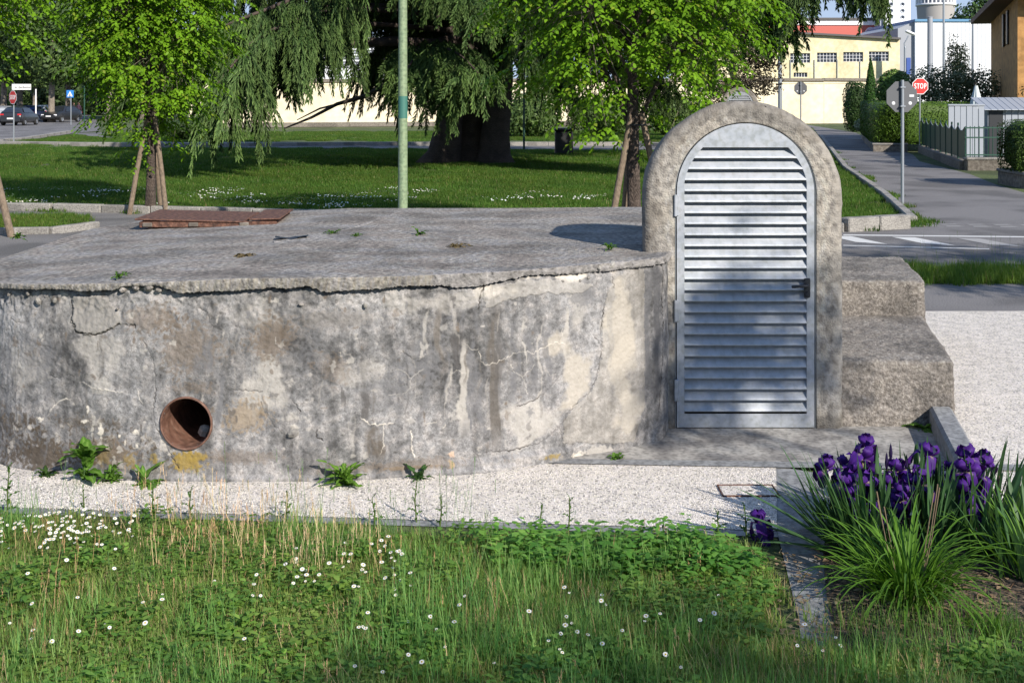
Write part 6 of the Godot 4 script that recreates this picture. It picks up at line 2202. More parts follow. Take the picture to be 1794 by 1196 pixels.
func cedar() -> void:
	var at := Vector3(-1.55, 0, -38)
	var t := thing("cedar_tree", "huge dark cedar with drooping branches and thick twin trunk on the lawn", "tree", at)
	var g := RandomNumberGenerator.new()
	g.seed = 5150
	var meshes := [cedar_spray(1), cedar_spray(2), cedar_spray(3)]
	for e in [
			[[Vector3(1.0, -0.2, 0.1), Vector3(0.95, 0.3, 0), Vector3(1.05, 1.2, 0), Vector3(1.2, 2.6, 0), Vector3(1.2, 6, -0.2), Vector3(0.9, 12, 0)], [0.75, 0.52, 0.43, 0.4, 0.33, 0.1]],
			[[Vector3(-0.75, -0.2, 0), Vector3(-0.6, 0.3, 0), Vector3(-0.45, 1.2, -0.1), Vector3(-0.3, 2.6, -0.1), Vector3(-0.1, 6, -0.3), Vector3(0.2, 10, -0.4)], [0.8, 0.55, 0.42, 0.38, 0.28, 0.1]],
			[[Vector3(0.2, -0.2, -0.5), Vector3(0.25, 0.6, -0.5), Vector3(0.3, 2.5, -0.6), Vector3(0.2, 7, -0.8)], [0.7, 0.5, 0.35, 0.15]]]:
		var s := Shape.new()
		s.tube(e[0], e[1], 18, true, 0.06, 3)
		obj("trunk", s, M.bark, t)
	# boughs in view: path (from the trunk outwards), thickness, spread, hanging length
	var list := [
		# the drooping curtain on the left
		[[Vector3(0, 5.2, 0), Vector3(-3, 5.3, 3.5), Vector3(-7.005, 4.175, -31.500), Vector3(-8.149, 3.550, -31.000)], 0.14, 1.3, Vector2(1.4, 2.6), 0.2, 0.5, 1.15],
		[[Vector3(0, 4.6, 0), Vector3(-3.2, 4.6, 3.5), Vector3(-6.303, 3.771, -31.000), Vector3(-6.955, 3.010, -30.300), Vector3(-7.529, 2.214, -30.000)], 0.11, 1.1, Vector2(1.2, 2.3), 0.16, 0.5, 1.2],
		[[Vector3(-0.4, 4.2, 0), Vector3(-3, 4.2, 3), Vector3(-6.354, 3.448, -32.000), Vector3(-6.746, 2.369, -31.000)], 0.1, 0.9, Vector2(1.2, 2.2), 0.16, 0.55, 1.0],
		[[Vector3(-0.4, 4.9, 0), Vector3(-4.2, 4.7, 3), Vector3(-8.910, 3.807, -33.000), Vector3(-10.481, 3.037, -33.500)], 0.11, 1.2, Vector2(1.2, 2.6), 0.22, 0.45, 0.95],
		# fan before the trunk, tinted lighter to look sunlit
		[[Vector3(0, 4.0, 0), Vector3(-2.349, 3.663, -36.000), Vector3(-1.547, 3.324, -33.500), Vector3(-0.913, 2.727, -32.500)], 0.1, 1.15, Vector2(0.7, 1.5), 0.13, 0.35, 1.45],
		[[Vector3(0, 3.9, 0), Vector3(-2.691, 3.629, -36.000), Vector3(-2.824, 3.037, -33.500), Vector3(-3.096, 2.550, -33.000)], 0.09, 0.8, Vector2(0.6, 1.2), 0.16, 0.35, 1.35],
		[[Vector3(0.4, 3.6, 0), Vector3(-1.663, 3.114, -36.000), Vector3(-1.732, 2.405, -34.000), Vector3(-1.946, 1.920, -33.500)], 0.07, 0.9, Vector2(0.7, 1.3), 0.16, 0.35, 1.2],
		# right of the trunk
		[[Vector3(1.2, 4.4, 0), Vector3(0.051, 4.314, -36.000), Vector3(0.696, 3.700, -34.000), Vector3(1.085, 2.877, -33.500)], 0.1, 1.0, Vector2(1.0, 2.0), 0.16, 0.3, 1.0],
		[[Vector3(1.2, 4.0, 0), Vector3(0.605, 3.192, -38.500), Vector3(1.634, 2.464, -39.000), Vector3(2.099, 2.000, -39.000)], 0.08, 1.0, Vector2(0.8, 1.5), 0.18, 0.3, 0.9],
		# far right, hanging into the sky
		[[Vector3(1.2, 6.4, 0), Vector3(5, 6.6, 5), Vector3(5.773, 5.133, -28.000), Vector3(6.724, 4.764, -27.000)], 0.12, 1.0, Vector2(0.9, 1.7), 0.2, 0.5, 1.05],
		[[Vector3(1.2, 6.8, 0), Vector3(5.5, 7.0, 5), Vector3(6.849, 5.339, -27.500), Vector3(7.753, 5.021, -27.000)], 0.1, 0.7, Vector2(0.7, 1.5), 0.3, 0.55, 1.1],
		[[Vector3(1.2, 6.2, 0), Vector3(4, 6.0, 4), Vector3(5.565, 4.969, -29.000), Vector3(6.419, 4.375, -28.500)], 0.1, 1.1, Vector2(1.2, 2.1), 0.17, 0.5, 0.9],
		[[Vector3(4.5, 6.6, 5), Vector3(7.624, 4.893, -27.000), Vector3(8.139, 4.571, -27.000)], 0.05, 0.3, Vector2(0.7, 1.5), 0.3, 0.4, 1.1],
		# over the top of the picture
		[[Vector3(0, 6.2, 0), Vector3(-2.218, 5.319, -34.000), Vector3(-1.478, 4.819, -32.000), Vector3(-0.705, 4.250, -31.500)], 0.1, 1.1, Vector2(0.7, 1.3), 0.16, 0.3, 1.2],
		[[Vector3(0, 5.8, 0), Vector3(-0.617, 5.250, -35.000), Vector3(0.048, 4.792, -33.500), Vector3(0.519, 4.279, -33.000)], 0.1, 1.2, Vector2(0.8, 1.6), 0.16, 0.3, 1.0],
		[[Vector3(-0.3, 6.0, 0), Vector3(-6.950, 5.417, -35.000), Vector3(-7.810, 5.064, -33.000), Vector3(-8.596, 4.750, -33.000)], 0.1, 1.3, Vector2(1.0, 1.8), 0.2, 0.3, 1.0],
		# curtains behind, tinted darker to look shaded
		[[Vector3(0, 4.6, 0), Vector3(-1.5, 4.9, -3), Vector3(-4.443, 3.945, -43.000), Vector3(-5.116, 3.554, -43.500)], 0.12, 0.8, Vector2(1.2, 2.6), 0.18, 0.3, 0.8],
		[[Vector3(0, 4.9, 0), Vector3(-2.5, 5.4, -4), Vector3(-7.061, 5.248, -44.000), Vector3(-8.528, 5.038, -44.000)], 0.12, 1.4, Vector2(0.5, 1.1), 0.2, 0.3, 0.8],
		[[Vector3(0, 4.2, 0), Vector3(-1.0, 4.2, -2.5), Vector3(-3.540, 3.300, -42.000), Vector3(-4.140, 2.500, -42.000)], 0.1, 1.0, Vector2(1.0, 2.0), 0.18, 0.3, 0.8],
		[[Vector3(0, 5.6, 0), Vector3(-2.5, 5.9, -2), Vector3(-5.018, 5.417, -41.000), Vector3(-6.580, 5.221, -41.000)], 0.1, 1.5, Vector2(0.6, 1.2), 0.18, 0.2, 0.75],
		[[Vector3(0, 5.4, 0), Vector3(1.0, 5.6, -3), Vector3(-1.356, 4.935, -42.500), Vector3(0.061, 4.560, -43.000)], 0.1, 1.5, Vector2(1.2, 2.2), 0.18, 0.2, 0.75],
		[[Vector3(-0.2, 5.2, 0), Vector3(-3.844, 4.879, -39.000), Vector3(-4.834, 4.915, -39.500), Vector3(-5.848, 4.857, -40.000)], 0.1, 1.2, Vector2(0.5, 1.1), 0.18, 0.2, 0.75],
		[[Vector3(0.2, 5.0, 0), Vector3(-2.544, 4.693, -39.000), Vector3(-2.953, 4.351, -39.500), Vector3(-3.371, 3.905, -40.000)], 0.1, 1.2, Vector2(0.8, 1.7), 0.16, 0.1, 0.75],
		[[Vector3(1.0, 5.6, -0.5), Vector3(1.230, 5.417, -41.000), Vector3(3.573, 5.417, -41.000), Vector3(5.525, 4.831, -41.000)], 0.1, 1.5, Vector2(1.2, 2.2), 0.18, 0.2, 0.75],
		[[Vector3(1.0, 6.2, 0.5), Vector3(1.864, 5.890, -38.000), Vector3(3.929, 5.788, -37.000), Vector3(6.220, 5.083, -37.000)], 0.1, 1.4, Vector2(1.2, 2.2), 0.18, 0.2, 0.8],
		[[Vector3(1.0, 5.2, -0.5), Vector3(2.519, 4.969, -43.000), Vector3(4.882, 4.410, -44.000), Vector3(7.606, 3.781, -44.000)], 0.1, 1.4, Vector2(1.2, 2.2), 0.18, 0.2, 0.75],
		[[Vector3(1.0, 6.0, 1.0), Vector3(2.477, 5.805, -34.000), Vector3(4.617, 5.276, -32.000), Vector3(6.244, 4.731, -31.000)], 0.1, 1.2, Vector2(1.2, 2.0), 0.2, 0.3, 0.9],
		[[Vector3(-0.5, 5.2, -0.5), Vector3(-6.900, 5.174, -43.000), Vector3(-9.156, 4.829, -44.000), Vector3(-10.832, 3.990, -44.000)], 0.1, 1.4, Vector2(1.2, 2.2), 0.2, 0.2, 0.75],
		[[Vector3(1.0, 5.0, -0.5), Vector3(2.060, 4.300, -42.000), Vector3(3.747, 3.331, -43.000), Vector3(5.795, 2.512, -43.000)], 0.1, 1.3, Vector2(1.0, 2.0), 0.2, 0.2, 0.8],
	]
	for e in list:
		var path := [e[0][0]]
		for k in range(1, e[0].size()):
			var p: Vector3 = e[0][k]
			path.append(p - at if p.z < -20.0 else p)
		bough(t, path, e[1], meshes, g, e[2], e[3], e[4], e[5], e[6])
	# bare limbs that show between the curtains
	for e in [
			[[Vector3(0.2, 4.0, 0.3), Vector3(-2.381, 3.686, -36.500) - at, Vector3(-3.499, 3.741, -35.500) - at, Vector3(-4.533, 3.650, -35.000) - at, Vector3(-5.208, 3.791, -34.500) - at, Vector3(-5.780, 4.089, -34.000) - at, Vector3(-6.272, 4.000, -33.600) - at, Vector3(-6.741, 3.776, -33.000) - at], [0.2, 0.17, 0.15, 0.13, 0.11, 0.09, 0.075, 0.06]],
			[[Vector3(-0.3, 3.2, 0), Vector3(-3.805, 2.643, -38.600) - at, Vector3(-4.773, 2.130, -39.000) - at, Vector3(-5.701, 1.870, -39.000) - at, Vector3(-6.537, 1.424, -39.000) - at, Vector3(-7.466, 1.053, -39.000) - at], [0.12, 0.09, 0.075, 0.06, 0.045, 0.02]],
			[[Vector3(-5.208, 3.791, -34.500) - at, Vector3(-5.700, 3.250, -35.000) - at, Vector3(-6.187, 2.759, -35.400) - at], [0.06, 0.045, 0.03]],
			[[Vector3(-5.516, 1.907, -39.000) - at, Vector3(-6.307, 1.719, -39.300) - at, Vector3(-7.109, 1.340, -39.600) - at], [0.04, 0.03, 0.015]]]:
		var s := Shape.new()
		s.tube(e[0], e[1], 10, true, 0.05, 4)
		obj("limb", s, M.bark, t)
	# the crown above the picture
	for k in 40:
		var a := k * 2.39996
		var y := 6.6 + k * 0.2
		var l := lerpf(10.0, 3.0, k / 40.0)
		var d := Vector3(cos(a), 0, sin(a))
		bough(t, [Vector3(0, y, 0), d * l * 0.5 + Vector3(0, y + 0.3, 0), d * l + Vector3(0, y - 0.9, 0)], 0.12, meshes, g, 2.2, Vector2(1.0, 1.7), 0.26, 0.1, 0.9)


func trees() -> void:
	cedar()
	print("cedar ", Time.get_ticks_msec())
	var dk := Color(0.075, 0.165, 0.01)
	var lt := Color(0.19, 0.37, 0.02)
	leafy_tree("street_tree", "young lime green tree with dense crown held by stakes beyond the rusty hatch", Vector3(-6.44, 0, -21.3), 0.088, Vector3(0.02, 4.0, 0), Vector3(1.4, 2.6, 1.3), 1150, 0.08, dk, lt, 41)
	stakes("two slanting wooden stakes propping the tree beyond the rusty hatch", Vector3(-6.44, 0, -21.3), [Vector3(-0.3, 0, 0.25), Vector3(0.36, 0, 0.2), Vector3(0.05, 0, -0.5)], Vector3(0.02, 1.55, 0))
	leafy_tree("street_tree", "young lime green tree standing beside the arched doorway", Vector3(1.6, 0, -15.5), 0.095, Vector3(0.0, 4.35, 0), Vector3(1.85, 2.8, 1.65), 1700, 0.072, dk, lt, 42)
	stakes("wooden stakes round the tree beside the arched doorway", Vector3(1.6, 0, -15.5), [Vector3(-0.42, 0, 0.3), Vector3(-0.15, 0, -0.4), Vector3(0.46, 0, 0.1)], Vector3(0.0, 1.7, 0))
	leafy_tree("street_tree", "lime green tree cut off at the picture's left edge", Vector3(-7.95, 0, -17.6), 0.09, Vector3(0, 5.0, 0), Vector3(1.6, 2.5, 1.6), 1000, 0.078, dk, lt, 43)
	stakes("single slanting wooden stake at the picture's left edge", Vector3(-7.95, 0, -17.6), [Vector3(0.66, 0, 0.1)], Vector3(0, 1.9, 0), 0.055)
	# trees behind and to the right of the viewer, whose shade falls on the door, the irises and the lawn
	leafy_tree("street_tree", "roadside tree outside the picture shading the door", Vector3(7.82, 0, 1.8), 0.06, Vector3(0, 7.45, 0), Vector3(0.2, 0.65, 0.3), 34, 0.11, dk, lt, 44, 12, "bark", 4.0)
	leafy_tree("street_tree", "roadside tree outside the picture shading the irises and lawn", Vector3(7.1, 0, 5.75), 0.1, Vector3(0, 6.6, 0), Vector3(2.1, 1.0, 1.0), 230, 0.12, dk, lt, 45, 14, "bark", 4.0)
	leafy_tree("street_tree", "roadside tree outside the picture shading the street", Vector3(12.4, 0, -5.9), 0.12, Vector3(0, 6.2, 0), Vector3(2.2, 1.8, 1.6), 260, 0.12, dk, lt, 46, 14, "bark", 4.0)
	print("street trees ", Time.get_ticks_msec())
	# ---- avenue of older trees along the road on the left
	var pd := Color(0.03, 0.055, 0.016)
	var pl := Color(0.1, 0.16, 0.045)
	var words := ["pale thick trunked tree beside the parked black car", "tall avenue tree behind the street name plate", "tall avenue tree behind the blue crossing sign", "far avenue tree over the end of the road", "avenue tree rising behind the lime green tree", "broad far tree at the end of the avenue", "leafy avenue tree above the silver car", "grey green tree left of the hanging cedar curtain"]
	var spots := [[-41.170, 107, 0.3], [-49.371, 120, 0.32], [-45.998, 124, 0.3], [-59.786, 150, 0.3], [-40.400, 120, 0.3], [-62.621, 165, 0.4], [-47.573, 112, 0.32], [-39.436, 128, 0.3]]
	for k in spots.size():
		var e: Array = spots[k]
		var x: float = e[0]
		var r: float = e[2]
		lobed_tree("avenue_tree", words[k], Vector3(x, 0, -e[1]), [[[Vector3(0, -0.2, 0), Vector3(0, 0.6, 0), Vector3(0.05, 3.0, 0), Vector3(0.1, 7.5, 0)], [r * 1.4, r, r * 0.85, r * 0.4]]],
			[[Vector3(0, 6.2, 0), Vector3(3.2, 2.8, 2.6), 1500], [Vector3(-1.8, 8.5, 0.5), Vector3(2.4, 2.6, 2.2), 1000], [Vector3(1.9, 8.9, 0), Vector3(2.5, 2.8, 2.2), 1000], [Vector3(0, 12, 0), Vector3(3.0, 2.8, 2.5), 1200], [Vector3(1.2, 4.6, 1.5), Vector3(1.6, 1.1, 1.2), 450]], 0.42, pd, pl, "pale_bark", "trees of the avenue")
	# ---- garden trees on the right
	lobed_tree("olive_tree", "grey green olive tree with crooked stems behind the red stop sign", Vector3(19.826, 0, -54), [[[Vector3(-0.2, 0, 0), Vector3(-0.4, 1.2, 0), Vector3(-0.9, 2.2, 0)], [0.1, 0.08, 0.05]], [[Vector3(0.1, 0, 0), Vector3(0.2, 1.2, 0), Vector3(0.8, 2.3, 0)], [0.1, 0.08, 0.05]]],
		[[Vector3(-1.1, 2.7, 0), Vector3(1.0, 0.85, 0.8), 1500], [Vector3(0.2, 2.8, 0), Vector3(1.1, 0.8, 0.8), 1700], [Vector3(1.3, 2.6, 0), Vector3(1.0, 0.85, 0.8), 1500], [Vector3(-0.5, 2.1, 0.3), Vector3(0.9, 0.5, 0.6), 800], [Vector3(0.9, 2.0, 0.3), Vector3(0.9, 0.5, 0.6), 800]], 0.13, Color(0.06, 0.085, 0.04), Color(0.24, 0.28, 0.16), "bark")
	lobed_tree("conifer", "dark pointed conifer against the white warehouse", Vector3(35.703, 0, -96), [[[Vector3(0, 0, 0), Vector3(0, 6.5, 0)], [0.15, 0.04]]],
		[[Vector3(0, 3.6, 0), Vector3(1.15, 2.0, 1.1), 1600], [Vector3(-0.3, 5.4, 0), Vector3(0.6, 1.7, 0.6), 900], [Vector3(0.4, 5.2, 0), Vector3(0.55, 1.5, 0.6), 800]], 0.16, Color(0.006, 0.012, 0.006), Color(0.025, 0.045, 0.018), "bark")
	lobed_tree("far_tree", "round leafy tree above the warehouse roof", Vector3(83.440, 0, -215), [[[Vector3(0, 0, 0), Vector3(0, 14, 0)], [0.4, 0.2]]],
		[[Vector3(0, 16.5, 0), Vector3(4.0, 3.4, 3), 1500], [Vector3(2.5, 19, 0), Vector3(3, 3, 3), 1000], [Vector3(-3, 15.5, 0), Vector3(2, 1.5, 2), 500]], 0.7, Color(0.02, 0.045, 0.014), Color(0.07, 0.13, 0.035), "bark")
	lobed_tree("pine_tree", "dark straggling conifer in front of the orange house", Vector3(16.3, 0, -34), [[[Vector3(0, 0, 0), Vector3(0, 5.5, 0)], [0.12, 0.05]]],
		[[Vector3(-0.9, 3.1, 0), Vector3(0.6, 0.25, 0.5), 420], [Vector3(-1.1, 2.2, 0), Vector3(0.8, 0.3, 0.5), 500], [Vector3(-0.4, 3.9, 0), Vector3(0.7, 0.4, 0.6), 500], [Vector3(-0.6, 1.5, 0), Vector3(0.9, 0.4, 0.6), 700], [Vector3(-0.1, 2.7, 0), Vector3(0.8, 0.5, 0.7), 700], [Vector3(-0.9, 0.95, 0), Vector3(0.7, 0.35, 0.6), 600]], 0.09, Color(0.01, 0.018, 0.008), Color(0.045, 0.065, 0.025), "bark")
	lobed_tree("pine_tree", "brownish conifer behind the lime green tree and the shelter arch", Vector3(10.531, 0, -57), [[[Vector3(0, 0, 0), Vector3(0, 6, 0)], [0.2, 0.1]]],
		[[Vector3(-0.6, 2.6, 0), Vector3(1.3, 0.7, 1.0), 1200], [Vector3(0.9, 2.9, 0), Vector3(1.4, 0.9, 1.0), 1400], [Vector3(0.2, 4.4, 0), Vector3(1.6, 1.1, 1.1), 1700], [Vector3(-0.3, 5.9, 0), Vector3(1.4, 1.1, 1.1), 1300], [Vector3(1.5, 4.0, 0), Vector3(1.0, 0.8, 0.9), 800], [Vector3(-1.2, 1.7, 0), Vector3(0.9, 0.6, 0.8), 700]], 0.15, Color(0.025, 0.022, 0.014), Color(0.085, 0.07, 0.045), "bark")
	# ---- bushes on the far side of the lawn
	for e in [[1.006, 64.0, "loose green shrub before the cream wall right of the cedar trunk"], [5.123, 66.0, "loose green shrub before the cream wall behind the doorway tree"], [8.894, 66.0, "loose green shrub before the cream wall left of the brownish conifer"]]:
		bush("shrub", e[2], "shrub", Vector3(e[0], 0, -e[1]), Vector3(0, 1.2, 0), Vector3(1.7, 1.2, 1.0), 2600, 0.2, Color(0.03, 0.06, 0.015), Color(0.1, 0.16, 0.04), 2.0, 0.0, 0.0, 0.4)
	bush("shrub", "low dark shrub beside the far kerb left of the cedar", "shrub", Vector3(-16.200, 7.000, -60.000) * Vector3(1, 0, 1), Vector3(0, 0.6, 0), Vector3(1.4, 0.6, 1.0), 1800, 0.14, Color(0.02, 0.04, 0.012), Color(0.06, 0.1, 0.03))
	for e in [[Vector3(-69.376, 16.167, -170.000) * Vector3(1, 0, 1), "dense dark thicket closing the far end of the road, left part", 9.0], [Vector3(-56.914, 15.333, -160.000) * Vector3(1, 0, 1), "dense dark thicket closing the far end of the road, right part", 8.0], [Vector3(-43.133, 13.667, -140.000) * Vector3(1, 0, 1), "dark thicket behind the lime green tree", 7.0]]:
		bush("thicket", e[1], "thicket", e[0], Vector3(0, 4.0, 0), Vector3(e[2], 4.6, 3.0), 3500, 0.6, Color(0.015, 0.03, 0.01), Color(0.06, 0.1, 0.03))


# ------------------------------------------------------------------ grass
func patch_mesh(sd: int, size: float, count: int, h: Vector2, w: Vector2, a: Color, b: Color, dry := 0.0, lean := 0.85, bend := 1.25, seg := 2) -> Mesh:
	var g := RandomNumberGenerator.new()
	g.seed = sd
	var s := Shape.new()
	for k in count:
		var p := Vector3(g.randf_range(-0.5, 0.5) * size, -0.01, g.randf_range(-0.5, 0.5) * size)
		s.col = a.lerp(b, g.randf())
		if g.randf() < dry:
			s.col = Color(0.3, 0.235, 0.115).lerp(Color(0.42, 0.35, 0.2), g.randf())
		s.blade(p, g.randf() * TAU, g.randf() * lean, g.randf_range(h.x, h.y), g.randf_range(w.x, w.y), g.randf_range(0.1, bend), seg)
	return s.mesh()


# low broad-leaved plants among the grass
func herb_mesh(sd: int, size: float, count: int, leaf: float, a: Color, b: Color, high: float) -> Mesh:
	var g := RandomNumberGenerator.new()
	g.seed = sd
	var s := Shape.new()
	for k in count:
		var p := Vector3(g.randf_range(-0.5, 0.5) * size, g.randf_range(0.01, high), g.randf_range(-0.5, 0.5) * size)
		var yaw := g.randf() * TAU
		var d := Vector3(cos(yaw), g.randf_range(-0.15, 0.6), sin(yaw)).normalized()
		var x := d.cross(Vector3.UP).normalized()
		s.col = a.lerp(b, g.randf())
		s.leaf(Transform3D(Basis(x, d, x.cross(d)), p), leaf * g.randf_range(0.6, 1.3), leaf * g.randf_range(0.45, 0.8), 0.2, 0.2)
	return s.mesh()


# tall stems with seed heads
func seed_mesh(sd: int, count: int, h: Vector2, stem: Color, head: Color, size := 0.3) -> Mesh:
	var g := RandomNumberGenerator.new()
	g.seed = sd
	var s := Shape.new()
	for k in count:
		var p := Vector3(g.randf_range(-0.5, 0.5) * size, 0, g.randf_range(-0.5, 0.5) * size)
		var l := g.randf_range(h.x, h.y)
		var yaw := g.randf() * TAU
		var tilt := g.randf_range(0.0, 0.55)
		s.col = stem
		s.blade(p, yaw, tilt, l, 0.0019, 0.35, 3, 0.0, 0.6)
		var top := p + Vector3(cos(yaw) * sin(tilt + 0.06), cos(tilt + 0.06), sin(yaw) * sin(tilt + 0.06)) * l * 0.97
		s.col = head
		for j in 9:
			s.blade(top - Vector3(0, 0.006 * j, 0), g.randf() * TAU, g.randf_range(0.15, 0.6), g.randf_range(0.01, 0.02), 0.0028, 0.3, 1)
	return s.mesh()


func inside(p: Vector2, poly: PackedVector2Array) -> bool:
	return Geometry2D.is_point_in_polygon(p, poly)


# [transforms, colours] over an outline on the ground
func sown(poly: PackedVector2Array, step: float, size: Vector2, g: RandomNumberGenerator, keep: Callable, shade := Vector2(0.8, 1.15)) -> Array:
	var xfs := []
	var cols := []
	var lo := poly[0]
	var hi := poly[0]
	for p in poly:
		lo = lo.min(p)
		hi = hi.max(p)
	var y := lo.y
	while y < hi.y:
		var x := lo.x
		while x < hi.x:
			var p := Vector2(x + g.randf_range(-0.5, 0.5) * step, y + g.randf_range(-0.5, 0.5) * step)
			if inside(p, poly) and keep.call(p):
				var k := g.randf_range(size.x, size.y)
				xfs.append(Transform3D(Basis(Vector3.UP, g.randf() * TAU).scaled(Vector3(1, k, 1)), Vector3(p.x, 0.0, p.y)))
				var c := g.randf_range(shade.x, shade.y)
				cols.append(Color(c * g.randf_range(0.9, 1.12), c, c * 0.95))
			x += step
		y += step
	return [xfs, cols]


func strew(root: Node, called: String, meshes: Array, m: Material, made: Array) -> void:
	var n := meshes.size()
	for v in n:
		var a := []
		var c := []
		for k in range(v, made[0].size(), n):
			a.append(made[0][k])
			c.append(made[1][k])
		if a.size():
			scatter(called, meshes[v], m, a, root, c)


func stuff_root(called: String, label: String, category: String) -> Node3D:
	var t := thing(called, label, category)
	t.set_meta("kind", "stuff")
	return t


func grasses() -> void:
	var g := RandomNumberGenerator.new()
	g.seed = 909
	var always := func(_p: Vector2) -> bool: return true
	var field := noise(301, 0.55, 3)
	# ---- front lawn
	var front := PackedVector2Array([Vector2(-3.6, -6.0), Vector2(-2.569, -5.638), Vector2(-1.781, -5.607), Vector2(-0.780, -5.512), Vector2(0.008, -5.405), Vector2(1.006, -5.310), Vector2(0.995, -5.185), Vector2(0.958, -4.667), Vector2(0.918, -4.352), Vector2(1.224, -4.264), Vector2(1.812, -4.242), Vector2(2.6, -3.4), Vector2(-3.6, -3.4)])
	var lawn := stuff_root("lawn_grass", "uneven spring grass of the front lawn with herbs and dry stalks", "grass")
	var ga := Color(0.0898, 0.193, 0.0358)
	var gb := Color(0.283, 0.399, 0.109)
	strew(lawn, "grass", [patch_mesh(1, 0.3, 520, Vector2(0.03, 0.085), Vector2(0.003, 0.006), ga, gb, 0.16), patch_mesh(2, 0.3, 520, Vector2(0.03, 0.1), Vector2(0.003, 0.006), ga, gb, 0.2), patch_mesh(3, 0.3, 460, Vector2(0.025, 0.075), Vector2(0.003, 0.006), Color(0.116, 0.213, 0.0436), Color(0.322, 0.412, 0.129), 0.28)], M.grass, sown(front, 0.13, Vector2(0.7, 1.25), g, always, Vector2(1.0, 1.4)))
	# longer tufts in drifts
	strew(lawn, "tall_grass", [patch_mesh(4, 0.22, 90, Vector2(0.1, 0.24), Vector2(0.003, 0.0065), Color(0.0773, 0.199, 0.0476), Color(0.206, 0.37, 0.109), 0.05, 0.3, 0.7, 3), patch_mesh(5, 0.22, 80, Vector2(0.09, 0.21), Vector2(0.003, 0.006), Color(0.0898, 0.213, 0.0594), Color(0.258, 0.399, 0.129), 0.08, 0.35, 0.8, 3)], M.grass, sown(front, 0.2, Vector2(0.6, 1.1), g, func(p: Vector2) -> bool: return field.get_noise_2dv(p * 1.3) > 0.08 or (p.y > -4.5 and g.randf() < 0.4), Vector2(1.0, 1.4)))
	# herbs
	strew(lawn, "herb", [herb_mesh(6, 0.24, 150, 0.028, Color(0.0773, 0.185, 0.0358), Color(0.206, 0.356, 0.0694), 0.06), herb_mesh(7, 0.24, 120, 0.035, Color(0.0898, 0.199, 0.0396), Color(0.232, 0.37, 0.0793), 0.08), herb_mesh(8, 0.24, 170, 0.02, Color(0.116, 0.213, 0.0476), Color(0.297, 0.399, 0.109), 0.05)], M.grass, sown(front, 0.17, Vector2(0.7, 1.2), g, func(p: Vector2) -> bool: return field.get_noise_2d(p.x * 1.6 + 20.0, p.y * 1.6) > -0.05, Vector2(1.0, 1.4)))
	# broad leaves along the gravel edge on the right
	strew(lawn, "herb", [herb_mesh(9, 0.26, 170, 0.034, Color(0.0644, 0.185, 0.0317), Color(0.18, 0.356, 0.0694), 0.1), herb_mesh(10, 0.26, 120, 0.046, Color(0.0708, 0.193, 0.0358), Color(0.194, 0.37, 0.0793), 0.12)], M.grass, sown(PackedVector2Array([Vector2(-0.043, -5.371), Vector2(0.936, -5.270), Vector2(0.977, -5.091), Vector2(0.925, -4.941), Vector2(0.483, -5.000), Vector2(0.007, -5.060)]), 0.13, Vector2(0.7, 1.2), g, always, Vector2(1.0, 1.4)))
	# dry drift
	strew(lawn, "dry_grass", [seed_mesh(11, 14, Vector2(0.1, 0.25), Color(0.614, 0.47, 0.29), Color(0.644, 0.47, 0.305), 0.26), seed_mesh(12, 12, Vector2(0.08, 0.22), Color(0.586, 0.457, 0.259), Color(0.614, 0.416, 0.259), 0.26)], M.straw, sown(PackedVector2Array([Vector2(-1.827, -5.753), Vector2(-0.905, -5.638), Vector2(-0.635, -5.185), Vector2(-0.882, -4.912), Vector2(-1.430, -5.030), Vector2(-1.776, -5.350)]), 0.13, Vector2(0.7, 1.15), g, func(_p: Vector2) -> bool: return g.randf() < 0.5))
	strew(lawn, "dry_grass", [seed_mesh(13, 8, Vector2(0.1, 0.2), Color(0.439, 0.336, 0.182), Color(0.498, 0.322, 0.182), 0.26)], M.straw, sown(front, 0.24, Vector2(0.6, 1.1), g, func(_p: Vector2) -> bool: return g.randf() < 0.3))
	# green seed stems, tallest along the gravel
	strew(lawn, "seed_stalks", [seed_mesh(14, 7, Vector2(0.2, 0.36), Color(0.128, 0.242, 0.0793), Color(0.168, 0.284, 0.119), 0.3), seed_mesh(15, 6, Vector2(0.18, 0.33), Color(0.116, 0.228, 0.0793), Color(0.206, 0.284, 0.159), 0.3)], M.grass, sown(PackedVector2Array([Vector2(-2.658, -5.833), Vector2(-0.806, -5.699), Vector2(-0.045, -5.600), Vector2(-0.092, -5.250), Vector2(-1.465, -5.153), Vector2(-2.348, -5.153)]), 0.2, Vector2(0.65, 1.1), g, func(_p: Vector2) -> bool: return g.randf() < 0.6))
	strew(lawn, "seed_stalks", [seed_mesh(16, 5, Vector2(0.12, 0.26), Color(0.103, 0.213, 0.0694), Color(0.142, 0.257, 0.0991), 0.3)], M.grass, sown(front, 0.27, Vector2(0.6, 1.1), g, func(_p: Vector2) -> bool: return g.randf() < 0.5))
	# ---- grass in front of and around the flower bed
	var bed := stuff_root("bed_grass", "thin yellowish grass growing at the foot of the flower bed", "grass")
	strew(bed, "grass", [patch_mesh(21, 0.22, 110, Vector2(0.05, 0.17), Vector2(0.0025, 0.005), Color(0.0898, 0.199, 0.0396), Color(0.245, 0.341, 0.0991), 0.12, 0.35, 0.6, 3)], M.grass, sown(PackedVector2Array([Vector2(1.193, -4.615), Vector2(1.426, -4.516), Vector2(1.819, -4.641), Vector2(1.939, -4.541), Vector2(1.955, -4.308), Vector2(1.105, -4.352)]), 0.11, Vector2(0.6, 1.2), g, func(_p: Vector2) -> bool: return g.randf() < 0.7))
	# ---- verges
	var verge := stuff_root("verge_grass", "strip of long bright grass between footway and road", "grass")
